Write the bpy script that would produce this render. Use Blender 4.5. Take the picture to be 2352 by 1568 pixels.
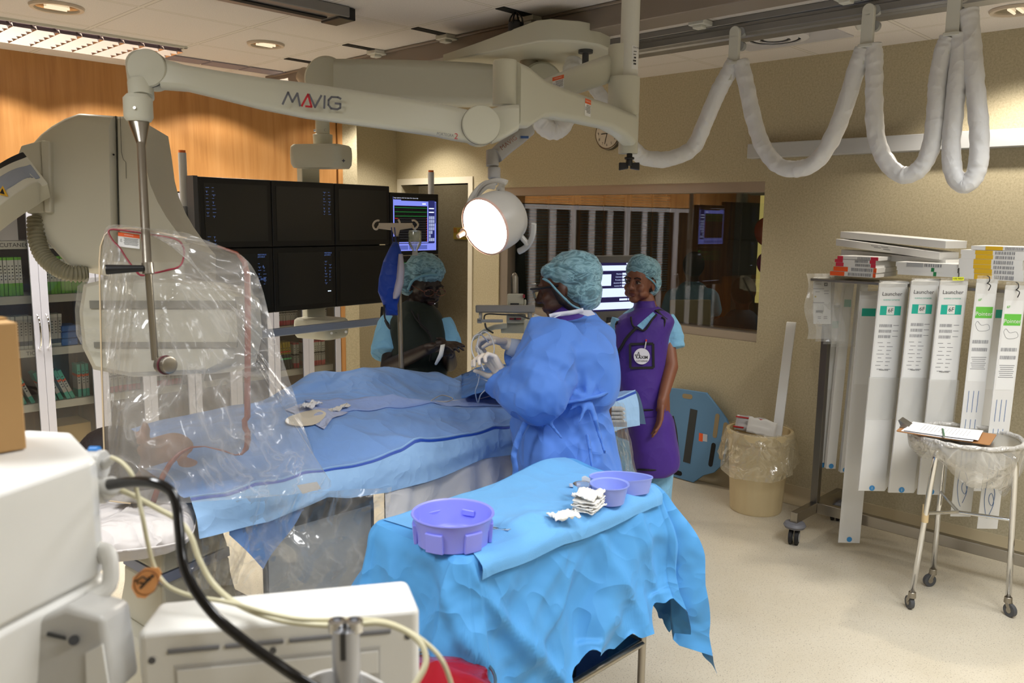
import bpy, bmesh, math, random
from math import sin, cos, pi, radians, sqrt, atan2
from mathutils import Vector as V, Matrix as M4, noise as NZ
random.seed(7)
for _o in list(bpy.data.objects): bpy.data.objects.remove(_o)
SC = bpy.context.scene
COL = SC.collection
# ---------------------------------------------------------------- camera
F, PITCH, ROLL, YAW, H = 1908., .146, -.0127, -.797, 1.75
def _camrot():
    cp, sp, c, s = cos(PITCH), sin(PITCH), cos(ROLL), sin(ROLL)
    M0 = M4(((1,0,0),(0,-sp,-cp),(0,cp,-sp))); R = M4(((c,s,0),(-s,c,0),(0,0,1)))
    W = M4(((cos(YAW),-sin(YAW),0),(sin(YAW),cos(YAW),0),(0,0,1)))
    return R @ M0 @ W.transposed()            # rows: camera right, down, forward in world axes
CR = _camrot()
RGT, DWN, FWD = V(CR[0]), V(CR[1]), V(CR[2])
UPC = -DWN
CAMLOC = V((0,0,H))
cd = bpy.data.cameras.new('camera'); cam = bpy.data.objects.new('camera', cd); COL.objects.link(cam)
m = M4.Identity(4)
for i in range(3):
    m[i][0] = RGT[i]; m[i][1] = -DWN[i]; m[i][2] = -FWD[i]; m[i][3] = CAMLOC[i]
cam.matrix_world = m
cd.sensor_width = 36; cd.lens = F*36/2352; cd.clip_start = .05
cd.dof.use_dof = True; cd.dof.focus_distance = 4.2; cd.dof.aperture_fstop = 5.6
SC.camera = cam
# ---------------------------------------------------------------- world, exposure
SC.view_settings.view_transform = 'Standard'; SC.view_settings.look = 'None'
SC.view_settings.gamma = 1; SC.view_settings.use_curve_mapping = False
SC.view_settings.exposure = 0.30
wd = bpy.data.worlds.new('world'); SC.world = wd; wd.use_nodes = True
wd.node_tree.nodes['Background'].inputs[0].default_value = (.9,.92,1,1)
wd.node_tree.nodes['Background'].inputs[1].default_value = .03
CEIL = 2.73; XR = 4.877; YL = 5.87; YB = 6.30
def lamp(kind, name, loc, energy, col=(1,.93,.82), size=.1, sizey=None, target=None, spot=None, blend=.5):
    l = bpy.data.lights.new(name, kind); l.energy = energy; l.color = col
    if kind == 'AREA':
        l.size = size
        if sizey: l.shape = 'RECTANGLE'; l.size_y = sizey
    else: l.shadow_soft_size = size
    if kind == 'SPOT': l.spot_size = radians(spot); l.spot_blend = blend
    o = bpy.data.objects.new(name, l); COL.objects.link(o); o.location = loc
    d = (V(target)-V(loc)) if target is not None else V((0,0,-1))
    o.rotation_euler = d.to_track_quat('-Z','Y').to_euler(); return o
WARM = (1,.91,.78)
# the room's low-glare ceiling luminaires (position, size, power, cut-off) and recessed downlights
PANELS = [(1.15,.80,11,140),(-.4,1.9,36,150),(2.9,.25,36,138),(1.2,-1.0,26,145),(3.3,-1.2,28,135)]
for (x,y,e,sp) in PANELS[:5]:
    lamp('AREA','panel_light',(x,y,CEIL-.035), e, (.97,.985,1), 1.1, .55).data.spread = radians(sp)
lamp('AREA','louvre_light',(1.25,5.20,CEIL-.04), 40, (1,.95,.86), 1.9, .42).data.spread = radians(96)
lamp('AREA','grille_light',(3.05,5.32,CEIL-.04), 16, (1,.93,.80), 1.0, .16).data.spread = radians(96)
DOWN = [(1.44,4.48,38,125),(2.55,4.50,38,125),(4.35,5.62,60,118),(4.45,1.15,60,125),(4.2,3.3,22,100),(3.7,.2,30,110)]
for (x,e) in ((.7,16),(1.45,24),(2.12,22),(2.85,20),(3.78,6)):
    lamp('SPOT','louvre_spot_light',(x,5.42,CEIL-.045), e, WARM, .05, spot=124, blend=.12)
for (x,y,e,sp) in DOWN:
    lamp('SPOT','downlight_light',(x,y,CEIL-.03), e, WARM, .06, spot=sp, blend=.5)
# ---------------------------------------------------------------- pixel -> place helpers (frame 2352 x 1568)
def ray(px,py): return (RGT*((px-1176)/F) + DWN*((py-784)/F) + FWD)
def P(px,py,d): return CAMLOC + ray(px,py)*d
def PA(px,py,ax,val):
    r = ray(px,py); return CAMLOC + r*((val-CAMLOC[ax])/r[ax])
def PX(px,py,x): return PA(px,py,0,x)
def PY(px,py,y): return PA(px,py,1,y)
def PZ(px,py,z): return PA(px,py,2,z)
def lerp(a,b,t): return a+(b-a)*t
# ---------------------------------------------------------------- materials
def lin(c):
    if isinstance(c,str):
        c = c.lstrip('#'); c = [int(c[i:i+2],16)/255 for i in (0,2,4)]
        return tuple((x/12.92 if x<=.04045 else ((x+.055)/1.055)**2.4) for x in c)+(1,)
    return tuple(c)+(1,) if len(c)==3 else tuple(c)
MATS = {}
class NT:
    def __init__(s, name):
        s.m = bpy.data.materials.new(name); s.m.use_nodes = True; s.t = s.m.node_tree; s.n = s.t.nodes
        s.b = s.n['Principled BSDF']; s.out = s.n['Material Output']
    def new(s, t, **k):
        n = s.n.new('ShaderNode'+t)
        for a,b in k.items(): setattr(n,a,b)
        return n
    def link(s,a,b): s.t.links.new(a,b)
    def coords(s, scale=(1,1,1), rot=(0,0,0), which='Object'):
        tc = s.new('TexCoord'); mp = s.new('Mapping'); mp.inputs['Scale'].default_value = scale; mp.inputs['Rotation'].default_value = rot
        s.link(tc.outputs[which], mp.inputs[0]); return mp.outputs[0]
    def noise(s, vec, scale=5, detail=3, rough=.5, dist=0):
        n = s.new('TexNoise'); n.inputs['Scale'].default_value = scale; n.inputs['Detail'].default_value = detail
        n.inputs['Roughness'].default_value = rough; n.inputs['Distortion'].default_value = dist
        s.link(vec, n.inputs['Vector']); return n.outputs['Fac']
    def math(s, op, a, b=None, c=None):
        n = s.new('Math', operation=op)
        for i,x in enumerate((a,b,c)):
            if x is None: continue
            if isinstance(x,(int,float)): n.inputs[i].default_value = x
            else: s.link(x, n.inputs[i])
        return n.outputs[0]
    def ramp(s, fac, stops):
        n = s.new('ValToRGB'); e = n.color_ramp.elements
        while len(e)<len(stops): e.new(.5)
        for q,(p,c) in zip(e,stops): q.position = p; q.color = lin(c)
        s.link(fac, n.inputs[0]); return n.outputs[0]
    def mix(s, fac, a, b):
        n = s.new('Mix', data_type='RGBA')
        if isinstance(fac,(int,float)): n.inputs[0].default_value = fac
        else: s.link(fac, n.inputs[0])
        for i,x in ((6,a),(7,b)):
            if isinstance(x,(str,tuple)): n.inputs[i].default_value = lin(x)
            else: s.link(x, n.inputs[i])
        return n.outputs[2]
    def bump(s, h, strength=.3, dist=.01):
        n = s.new('Bump'); n.inputs['Strength'].default_value = strength; n.inputs['Distance'].default_value = dist
        s.link(h, n.inputs['Height']); s.link(n.outputs[0], s.b.inputs['Normal']); return n.outputs[0]
def mat(name, col, rough=.5, metal=0, bump=0, bscale=60, var=0, emit=0, spec=None, coat=0, sss=0, alpha=None):
    if name in MATS: return MATS[name]
    t = NT(name); b = t.b
    b.inputs['Base Color'].default_value = lin(col); b.inputs['Roughness'].default_value = rough; b.inputs['Metallic'].default_value = metal
    if spec is not None: b.inputs['Specular IOR Level'].default_value = spec
    if coat: b.inputs['Coat Weight'].default_value = coat
    if emit: b.inputs['Emission Color'].default_value = lin(col); b.inputs['Emission Strength'].default_value = emit
    if sss: b.inputs['Subsurface Weight'].default_value = sss; b.inputs['Subsurface Radius'].default_value = (.02,.008,.004); b.inputs['Subsurface Scale'].default_value = .5
    if bump or var:
        v = t.coords(); n = t.noise(v, bscale, 4)
        if bump: t.bump(n, bump, .004)
        if var:
            c = lin(col)[:3]; n2 = t.noise(v, 6, 3)
            t.link(t.mix(n2, tuple(x*(1-var) for x in c), tuple(min(1,x*(1+var)) for x in c)), b.inputs['Base Color'])
    MATS[name] = t.m; return t.m
def emis(name, col, s=1):
    if name in MATS: return MATS[name]
    t = NT(name); t.b.inputs['Base Color'].default_value = (0,0,0,1); t.b.inputs['Roughness'].default_value = .4
    t.b.inputs['Emission Color'].default_value = lin(col); t.b.inputs['Emission Strength'].default_value = s
    MATS[name] = t.m; return t.m
def thinmat(name, col, opac=.2, gloss=.12, rough=.05, wr=0, wscale=12, streak=0, transl=0):
    """clear film or pane: transparent + a little white scatter + mirror gloss"""
    if name in MATS: return MATS[name]
    t = NT(name); t.n.remove(t.b)
    tr = t.new('BsdfTransparent'); tr.inputs[0].default_value = (.97,.97,.96,1) if opac<.9 else (1,1,1,1)
    df = t.new('BsdfDiffuse'); df.inputs[0].default_value = lin(col)
    gl = t.new('BsdfGlossy'); gl.inputs['Roughness'].default_value = rough; gl.inputs[0].default_value = (1,1,1,1)
    m1 = t.new('MixShader'); m2 = t.new('MixShader'); m1.inputs[0].default_value = opac
    base = df.outputs[0]
    if transl:
        tl = t.new('BsdfTranslucent'); tl.inputs[0].default_value = lin(col); mm = t.new('MixShader'); mm.inputs[0].default_value = transl
        t.link(df.outputs[0], mm.inputs[1]); t.link(tl.outputs[0], mm.inputs[2]); base = mm.outputs[0]
    t.link(tr.outputs[0], m1.inputs[1]); t.link(base, m1.inputs[2])
    fr = t.new('Fresnel'); fr.inputs[0].default_value = 1.45
    fac = t.math('ADD', fr.outputs[0], gloss)
    if wr: fac = t.math('MINIMUM', fac, .22)
    t.link(fac, m2.inputs[0])
    t.link(m1.outputs[0], m2.inputs[1]); t.link(gl.outputs[0], m2.inputs[2])
    if wr:
        v = t.coords(); n = t.noise(v, wscale, 3, .6, 1.2)
        rid = t.math('ABSOLUTE', t.math('SUBTRACT', n, .5)); rid = t.math('POWER', t.math('SUBTRACT', 1, t.math('MULTIPLY', rid, 2)), 6)
        b = t.new('Bump'); b.inputs['Strength'].default_value = wr; b.inputs['Distance'].default_value = .006
        t.link(rid, b.inputs['Height']); t.link(b.outputs[0], gl.inputs['Normal']); t.link(b.outputs[0], df.inputs['Normal']); t.link(b.outputs[0], fr.inputs['Normal'])
        if streak:
            o2 = t.math('ADD', opac, t.math('MULTIPLY', t.math('POWER', rid, 3), streak)); t.link(o2, m1.inputs[0])
    t.link(m2.outputs[0], t.out.inputs[0]); MATS[name] = t.m; return t.m
def cloth(name, col, crumple=.6, scale=5, fine=0, rough=.85, sheen=.1, dist=.02, transl=0):
    if name in MATS: return MATS[name]
    t = NT(name); b = t.b; b.inputs['Base Color'].default_value = lin(col); b.inputs['Roughness'].default_value = rough
    b.inputs['Sheen Weight'].default_value = sheen; b.inputs['Specular IOR Level'].default_value = .25
    v = t.coords()
    def ridge(sc, di):
        n = t.noise(v, sc, 2, .5, di); a = t.math('ABSOLUTE', t.math('SUBTRACT', n, .5))
        return t.math('POWER', t.math('SUBTRACT', 1, t.math('MINIMUM', t.math('MULTIPLY', a, 5), 1)), 1.6)
    h = t.math('ADD', ridge(scale,.8), t.math('MULTIPLY', ridge(scale*2.3,.3), .45))
    vo = t.new('TexVoronoi'); vo.feature = 'DISTANCE_TO_EDGE'; vo.inputs['Scale'].default_value = scale*.9; t.link(v, vo.inputs['Vector'])
    h = t.math('ADD', h, t.math('MULTIPLY', t.math('MINIMUM', vo.outputs['Distance'], .5), .7))
    if fine: h = t.math('ADD', h, t.math('MULTIPLY', t.noise(v, 400, 1), fine))
    t.bump(h, crumple, dist)
    MATS[name] = t.m; return t.m
# ---------------------------------------------------------------- mesh builder
def frame(z, x=None):
    z = V(z).normalized()
    x = V(x) if x is not None else (V((0,0,1)) if abs(z.z)<.9 else V((1,0,0)))
    x = (x - z*x.dot(z)).normalized(); y = z.cross(x); return x, y, z
class MB:
    def __init__(s): s.v=[]; s.f=[]; s.mi=[]; s.cur=0
    def add(s, vs, fs):
        o=len(s.v); s.v+= [V(q) for q in vs]; s.f+=[tuple(i+o for i in f) for f in fs]; s.mi+=[s.cur]*len(fs); return s
    def mat(s,i): s.cur=i; return s
    def obox(s, c, ax, ay, az):
        c,ax,ay,az=V(c),V(ax),V(ay),V(az); vs=[c+ax*i+ay*j+az*k for i in(-1,1) for j in(-1,1) for k in(-1,1)]
        if ax.cross(ay).dot(az)<0: fl=True
        else: fl=False
        fs=[(0,1,3,2),(4,6,7,5),(0,4,5,1),(2,3,7,6),(0,2,6,4),(1,5,7,3)]
        if fl: fs=[f[::-1] for f in fs]
        return s.add(vs,fs)
    def box(s, c, size, rz=0):
        c=V(c); r=M4.Rotation(rz,3,'Z'); return s.obox(c, r@V((size[0]/2,0,0)), r@V((0,size[1]/2,0)), V((0,0,size[2]/2)))
    def bb(s, a, b):
        a,b=V(a),V(b); return s.box((a+b)/2, [abs(b[i]-a[i]) for i in range(3)])
    def beam(s, a, b, w, h, up=(0,0,1)):
        a,b=V(a),V(b); z=(b-a); L=z.length; z.normalize(); x=z.cross(V(up)).normalized(); y=x.cross(z)
        return s.obox((a+b)/2, x*w/2, z*L/2, y*h/2)
    def ring(s, c, x, y, r, n, r2=None):
        r2=r2 if r2 else r; return [V(c)+x*(r*cos(2*pi*i/n))+y*(r2*sin(2*pi*i/n)) for i in range(n)]
    def loft(s, rings, cap0=True, cap1=True, closed=True):
        n=len(rings[0]); vs=[p for r in rings for p in r]; fs=[]
        for k in range(len(rings)-1):
            for i in range(n if closed else n-1):
                j=(i+1)%n; fs.append((k*n+i,k*n+j,(k+1)*n+j,(k+1)*n+i))
        if cap0: fs.append(tuple(range(n))[::-1])
        if cap1: fs.append(tuple((len(rings)-1)*n+i for i in range(n)))
        return s.add(vs,fs)
    def cyl(s, a, b, r1, r2=None, n=24, caps=True):
        a,b=V(a),V(b); r2=r1 if r2 is None else r2; x,y,z=frame(b-a)
        return s.loft([s.ring(a,x,y,r1,n), s.ring(b,x,y,r2,n)], caps, caps)
    def tube(s, pts, r, n=10, caps=True, closed=False, flat=1, up=None):
        pts=[V(p) for p in pts]; N=len(pts); rs=r if isinstance(r,(list,tuple)) else [r]*N
        rings=[]; px=None
        for i,p in enumerate(pts):
            d=(pts[(i+1)%N]-pts[i-1]) if closed else (pts[min(i+1,N-1)]-pts[max(i-1,0)])
            if d.length<1e-9: d=V((0,0,1))
            x,y,z=frame(d, px if px is not None else up); px=x; rings.append(s.ring(p,x,y,rs[i],n,rs[i]*flat))
        if closed: rings.append(rings[0])
        return s.loft(rings, caps and not closed, caps and not closed)
    def lathe(s, prof, c=(0,0,0), ax=(0,0,1), n=32, caps=True, xref=None):
        c=V(c); x,y,z=frame(ax,xref); return s.loft([s.ring(c+z*h,x,y,max(r,1e-5),n) for r,h in prof], caps, caps)
    def prism(s, pts, depth):
        """pts: list of world points (planar outline), depth: extrusion vector"""
        n=len(pts); d=V(depth); vs=[V(p) for p in pts]+[V(p)+d for p in pts]
        nrm=V((0,0,0))
        for i in range(n): nrm+= vs[i].cross(vs[(i+1)%n])
        fs=[tuple(range(n)), tuple(range(2*n-1,n-1,-1))]+[(i,i+n,(i+1)%n+n,(i+1)%n) for i in range(n)]
        if nrm.dot(d)>0: fs=[f[::-1] for f in fs]
        return s.add(vs,fs)
    def grid(s, fn, nu, nv):
        vs=[fn(i/nu,j/nv) for i in range(nu+1) for j in range(nv+1)]
        return s.add(vs,[(i*(nv+1)+j,(i+1)*(nv+1)+j,(i+1)*(nv+1)+j+1,i*(nv+1)+j+1) for i in range(nu) for j in range(nv)])
    def ell(s, c, r, rot=None, nu=24, nv=14, axes=None):
        c=V(c); r=(r,r,r) if isinstance(r,(int,float)) else r
        ax=axes if axes else (V((1,0,0)),V((0,1,0)),V((0,0,1)))
        rings=[]
        for j in range(1,nv):
            t=pi*j/nv; rings.append([c+ax[0]*(r[0]*sin(t)*cos(2*pi*i/nu))+ax[1]*(r[1]*sin(t)*sin(2*pi*i/nu))+ax[2]*(-r[2]*cos(t)) for i in range(nu)])
        o=len(s.v); s.loft(rings,False,False); n0=len(s.v); s.v+=[c-ax[2]*r[2], c+ax[2]*r[2]]
        for i in range(nu):
            j=(i+1)%nu; s.f.append((n0,o+j,o+i)); s.mi.append(s.cur)
            q=o+(nv-2)*nu; s.f.append((n0+1,q+i,q+j)); s.mi.append(s.cur)
        return s
    def cap(s, a, b, ra, rb, n=16):
        """tapered capsule"""
        a,b=V(a),V(b); x,y,z=frame(b-a); R=[]
        for k in range(1,5): t=pi/2*k/5; R.append(s.ring(a-z*(ra*cos(t)),x,y,ra*sin(t),n))
        R.append(s.ring(a,x,y,ra,n)); R.append(s.ring(b,x,y,rb,n))
        for k in range(4,0,-1): t=pi/2*k/5; R.append(s.ring(b+z*(rb*cos(t)),x,y,rb*sin(t),n))
        return s.loft(R)
    def build(s, name, mats, parent=None, bevel=0, segs=2, ang=35, subsurf=0, remesh=0, smoothit=0, solid=0, label=None, disp=None, decim=0):
        me=bpy.data.meshes.new(name); vs=s.v
        mats=mats if isinstance(mats,(list,tuple)) else [mats]
        lo=V([min(v[i] for v in vs) for i in range(3)]); hi=V([max(v[i] for v in vs) for i in range(3)])
        org=V(((lo.x+hi.x)/2,(lo.y+hi.y)/2,lo.z))
        me.from_pydata([v-org for v in vs],[],s.f)
        for mm in mats: me.materials.append(mm)
        if len(mats)>1: me.polygons.foreach_set('material_index', s.mi)
        me.update()
        me.shade_smooth()
        if ang<180: me.set_sharp_from_angle(angle=radians(ang))
        o=bpy.data.objects.new(name,me); COL.objects.link(o)
        setpar(o, parent, org)
        if remesh:
            r=o.modifiers.new('r','REMESH'); r.mode='VOXEL'; r.voxel_size=remesh; r.use_smooth_shade=True
        if smoothit:
            q=o.modifiers.new('s','SMOOTH'); q.iterations=smoothit; q.factor=.5
        if disp:
            for (ty,sz,st) in disp:
                tx=bpy.data.textures.new(name+'_tex',ty); tx.noise_scale=sz
                q=o.modifiers.new('d','DISPLACE'); q.texture=tx; q.strength=st; q.mid_level=.5; q.texture_coords='GLOBAL'
        if subsurf:
            q=o.modifiers.new('ss','SUBSURF'); q.levels=subsurf; q.render_levels=subsurf
        if solid:
            q=o.modifiers.new('so','SOLIDIFY'); q.thickness=solid; q.offset=0
        if bevel:
            q=o.modifiers.new('b','BEVEL'); q.width=bevel; q.segments=segs; q.limit_method='ANGLE'; q.angle_limit=radians(40); q.harden_normals=True
        if ang<180 and not remesh and not subsurf:
            q=o.modifiers.new('w','WEIGHTED_NORMAL'); q.keep_sharp=True; q.weight=60
        if label: o['label']=label
        return o
WM = {}
def setpar(o, parent, loc):
    loc=V(loc)
    if parent is None:
        o.location=loc; WM[o.name]=M4.Translation(loc)
    else:
        o.parent=parent; o.matrix_parent_inverse=WM[parent.name].inverted(); o.location=loc; WM[o.name]=M4.Translation(loc)
def tag(o, label=None, cat=None, group=None, kind=None):
    if label: o['label']=label
    if cat: o['category']=cat
    if group: o['group']=group
    if kind: o['kind']=kind
    return o
def struct(o): o['kind']='structure'; return o
def thing(name, label, cat, loc=(0,0,0), group=None):
    o=bpy.data.objects.new(name,None); COL.objects.link(o); o.empty_display_size=.05; o.location=V(loc); WM[o.name]=M4.Translation(V(loc))
    return tag(o,label,cat,group)
def dup(root, mtx, label=None, group=None):
    """copy of a thing with its parts and sub-parts, moved by mtx (applied in front of its placement)"""
    def cp(o, par):
        c=o.copy(); COL.objects.link(c)
        if par is not None: c.parent=par; c.matrix_parent_inverse=o.matrix_parent_inverse.copy()
        for ch in list(o.children): cp(ch,c)
        return c
    r=cp(root,None); mb=mtx @ root.matrix_basis; r.matrix_basis=mb; WM[r.name]=mb
    if label: r['label']=label
    if group: r['group']=group
    return r
def text(body, o, u, v, size, material, parent=None, name='lettering', align='LEFT', thick=.0006, sx=1, font=None, bold=0, label=None):
    cu=bpy.data.curves.new('t','FONT'); cu.body=body; cu.size=1; cu.align_x=align; cu.align_y='CENTER'; cu.resolution_u=3
    cu.offset=bold
    ob=bpy.data.objects.new('t',cu); COL.objects.link(ob)
    me=bpy.data.meshes.new_from_object(ob.evaluated_get(bpy.context.evaluated_depsgraph_get()))
    bpy.data.objects.remove(ob); bpy.data.curves.remove(cu)
    if not me.vertices: return None
    u,v=V(u).normalized(),V(v).normalized(); w=u.cross(v); o=V(o)
    mb=MB(); mb.v=[o+u*(q.co.x*size*sx)+v*(q.co.y*size)+w*thick for q in me.vertices]; mb.f=[tuple(p.vertices) for p in me.polygons]; mb.mi=[0]*len(mb.f)
    bpy.data.meshes.remove(me)
    return mb.build(name, material, parent, label=label)
def cat(pts, n=8, closed=False):
    """Catmull-Rom through points"""
    pts=[V(p) for p in pts]; N=len(pts); out=[]
    rng=range(N) if closed else range(N-1)
    for i in rng:
        if closed: a,b,c,d=pts[i-1],pts[i],pts[(i+1)%N],pts[(i+2)%N]
        else: a,b,c,d=pts[max(i-1,0)],pts[i],pts[i+1],pts[min(i+2,N-1)]
        for k in range(n):
            t=k/n; out.append(.5*((2*b)+(c-a)*t+(2*a-5*b+4*c-d)*t*t+(3*b-a-3*c+d)*t**3))
    if not closed: out.append(pts[-1])
    return out
def rrect(cx, cy, w, h, r, n=4):
    out=[]
    for (sx,sy,a0) in ((1,1,0),(-1,1,90),(-1,-1,180),(1,-1,270)):
        for k in range(n+1):
            a=radians(a0+90*k/n); out.append((cx+sx*(w/2-r)+r*cos(a), cy+sy*(h/2-r)+r*sin(a)))
    return out
# common materials
cream=mat('cream_enamel','#c9c8b8',.32,spec=.4); white=mat('white_plastic','#e4e4e0',.4); offw=mat('off_white_powder','#d6d6cd',.38)
black=mat('black_plastic','#101012',.4); darkgrey=mat('dark_grey','#3a3b3d',.45); grey=mat('grey_plastic','#9a9c9e',.4)
steel=mat('brushed_steel','#a39d92',.32,1,bump=.05,bscale=120); chrome=mat('chrome','#dcdcdc',.08,1); alu=mat('aluminium','#b9bbc2',.38,.75)
rubber=mat('rubber','#1b1b1d',.7); glass=thinmat('clear_glass','#ffffff',.02,.02,.0)
# ================================================================ ROOM
def wallmat(name, base, dark, light, sc=90):
    t=NT(name); v=t.coords(); n=t.noise(v,sc,3,.7); n2=t.noise(v,sc*3.1,2,.6)
    c=t.ramp(t.math('ADD',t.math('MULTIPLY',n,.6),t.math('MULTIPLY',n2,.4)),[(.36,dark),(.5,base),(.64,light)])
    vo=t.new('TexVoronoi'); vo.inputs['Scale'].default_value=14; t.link(v,vo.inputs['Vector'])
    dots=t.math('LESS_THAN',vo.outputs['Distance'],.035)
    t.link(t.mix(t.math('MULTIPLY',dots,.5),c,dark),t.b.inputs['Base Color']); t.b.inputs['Roughness'].default_value=.5; t.bump(n,.02,.001); return t.m
m_wall=wallmat('speckled_wall_vinyl','#b1a78c','#a0967a','#bdb499')
def floormat():
    t=NT('speckled_floor_vinyl'); v=t.coords(); n=t.noise(v,3,2); base=t.ramp(n,[(.3,'#c4bba7'),(.7,'#cdc5b3')])
    n1=t.noise(v,165,2,.6,.2); k1=t.math('GREATER_THAN',n1,.635); n2=t.noise(t.coords((1,1,1),(0,0,1)),210,2,.6,.2); k2=t.math('GREATER_THAN',n2,.65)
    c=t.mix(t.math('MULTIPLY',k1,.55),base,'#6e675c'); c=t.mix(t.math('MULTIPLY',k2,.6),c,'#a58f70')
    t.link(c,t.b.inputs['Base Color']); t.b.inputs['Roughness'].default_value=.33; t.bump(n1,.04,.001); return t.m
m_floor=floormat()
def ceilmat():
    t=NT('ceiling_tile'); v=t.coords(which='Object'); sp=t.new('SeparateXYZ'); t.link(v,sp.inputs[0])
    def ln(ax,off,per,w):
        q=t.math('FRACT',t.math('DIVIDE',t.math('SUBTRACT',sp.outputs[ax],off),per)); q=t.math('MINIMUM',q,t.math('SUBTRACT',1,q)); return t.math('LESS_THAN',q,w/per/2)
    l=t.math('MAXIMUM',ln(0,CX0,.565,.020),ln(1,CY0,.633,.020)); edge=t.math('MAXIMUM',ln(0,CX0,.565,.027),ln(1,CY0,.633,.027))
    n=t.noise(v,160,3,.7); c=t.ramp(n,[(.35,'#d2cbc6'),(.6,'#dcd6d1')]); c=t.mix(edge,c,'#a79e94'); c=t.mix(l,c,'#d8d2ca')
    t.link(c,t.b.inputs['Base Color']); t.b.inputs['Roughness'].default_value=.85; t.bump(t.math('SUBTRACT',t.math('MULTIPLY',n,.15),l),.25,.004); return t.m
X0,X1,Y0,Y1=-2.6,XR,-3.2,YB
CX0=1.72-(X0+X1)/2; CY0=4.82-(Y0+Y1)/2
m_ceil=ceilmat()
def woodmat(name, a, b, c, axis='Z', sc=1.0, rough=.32):
    t=NT(name); s={'Z':(6*sc,6*sc,.35*sc),'X':(.35*sc,6*sc,6*sc),'Y':(6*sc,.35*sc,6*sc)}[axis]
    v=t.coords(s); n=t.noise(v,2.2,5,.6,.6); n2=t.noise(v,9,3,.6)
    k=t.math('ADD',t.math('MULTIPLY',n,.75),t.math('MULTIPLY',n2,.25)); t.link(t.ramp(k,[(.3,a),(.5,b),(.72,c)]),t.b.inputs['Base Color'])
    t.b.inputs['Roughness'].default_value=rough; return t.m
m_wood=woodmat('light_wood_veneer','#a2703f','#b98650','#c89762')
m_dwood=woodmat('dark_wood_veneer','#5c3519','#7a4a24','#8f5c30')
m_jamb=mat('painted_door_frame','#cfc9b8',.4); m_dark=mat('shadow_gap_black','#0c0b0a',.8)
fl=struct(MB().bb((X0,Y0,-.08),(8.4,9.2,0)).build('floor',m_floor))
ce=struct(MB().bb((X0,Y0,CEIL),(X1,Y1,CEIL+.06)).build('ceiling',m_ceil))
T=.2; wy0,wy1,wz0,wz1=2.57,4.93,.985,2.005; dy0,dy1,dz=5.30,6.22,2.05
w=MB(); w.bb((XR,-3.2,0),(XR+T,wy0,CEIL)); w.bb((XR,wy0,0),(XR+T,wy1,wz0)); w.bb((XR,wy0,wz1),(XR+T,wy1,CEIL)); w.bb((XR,wy1,0),(XR+T,dy0,CEIL)); w.bb((XR,dy0,dz),(XR+T,dy1,CEIL)); w.bb((XR,dy1,0),(XR+T,YB+.2,CEIL))
struct(w.build('wall_right',m_wall))
w=MB(); w.bb((3.99,YL,0),(4.134,YB,CEIL)); struct(w.build('wall_pier',m_wall))
struct(MB().bb((3.9,YB,0),(XR,YB+.2,CEIL)).build('wall_back',m_wall))
w=MB(); w.bb((X0,YL,1.915),(3.93,YB,CEIL)); w.bb((3.945,YL-.004,0),(3.99,YB,CEIL)); struct(w.build('wall_left',m_wood))
struct(MB().bb((X0,YB,0),(3.99,YB+.1,CEIL)).build('wall_left_rear',m_dwood))
struct(MB().bb((X0-.1,Y0,0),(X0,YB,CEIL)).build('wall_side',m_wall)); struct(MB().bb((X0,Y0-.1,0),(X1,Y0,CEIL)).build('wall_rear',m_wall))
# coved skirting along the right wall
def cove(y0,y1,name):
    pr=[(0,0),(-.055,0)]+[(-.05+.05*sin(radians(a)),.05-.05*cos(radians(a))) for a in (0,22,45,67,90)]+[(-.003,.11),(0,.11)]
    return struct(MB().prism([V((XR+a,y0,b)) for a,b in pr],(0,y1-y0,0)).build(name,mat('skirting_vinyl','#beb193',.4)))
cove(-3.2,dy0-.06,'baseboard_right'); cove(dy1+.06,YB,'baseboard_corner')
# door lining
w=MB()
for (a,b) in ((dy0-.055,dy0+.0),(dy1,dy1+.055)): w.bb((XR-.012,a,0),(XR+T+.01,b,dz+.055))
w.bb((XR-.012,dy0,dz),(XR+T+.01,dy1,dz+.055)); struct(w.build('door_1',m_jamb))
# observation window
wn=struct(thing('window_1',None,None,(XR+.1,(wy0+wy1)/2,wz0)))
w=MB(); w.bb((XR+.012,wy0,wz1-.065),(XR+.19,wy1,wz1)); w.bb((XR+.012,wy0,wz0),(XR+.19,wy1,wz0+.055)); w.bb((XR+.012,wy1-.09,wz0+.055),(XR+.19,wy1,wz1-.065))
w.build('window_frame',mat('brushed_aluminium_frame','#a59b90',.4,.7,bump=.1,bscale=40),wn)
MB().bb((XR+.06,wy0,wz0+.05),(XR+.068,wy1-.08,wz1-.06)).build('window_pane',thinmat('lead_glass','#9fb0a0',.015,.05,.0),wn)
# corridor behind the door and control room behind the window
m_corr=wallmat('corridor_wall','#a79a7c','#94876a','#b5a98c')
struct(MB().bb((6.0,5.2,0),(6.08,9.2,2.6)).build('wall_corridor',m_corr)); struct(MB().bb((XR+T,5.2,2.42),(6.0,9.2,2.5)).build('ceiling_corridor',m_jamb))
struct(MB().bb((XR+T,9.1,0),(6.0,9.2,2.5)).build('wall_corridor_end',m_corr))
lamp('AREA','corridor_light',(5.5,6.9,2.40),2.2,(1,.92,.8),.5)
m_cw=woodmat('control_room_wood','#6d3f18','#8f5a26','#a56d34')
struct(MB().bb((XR+T,5.1,0),(8.3,5.2,2.6)).build('wall_control_left',m_cw)); struct(MB().bb((8.2,-1.5,0),(8.3,5.1,2.6)).build('wall_control_far',m_cw))
struct(MB().bb((XR+T,-1.6,0),(8.3,-1.5,2.6)).build('wall_control_right',m_cw)); struct(MB().bb((XR+T,-1.6,2.55),(8.3,5.2,2.62)).build('ceiling_control',mat('control_ceiling','#8d857a',.9)))
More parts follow.
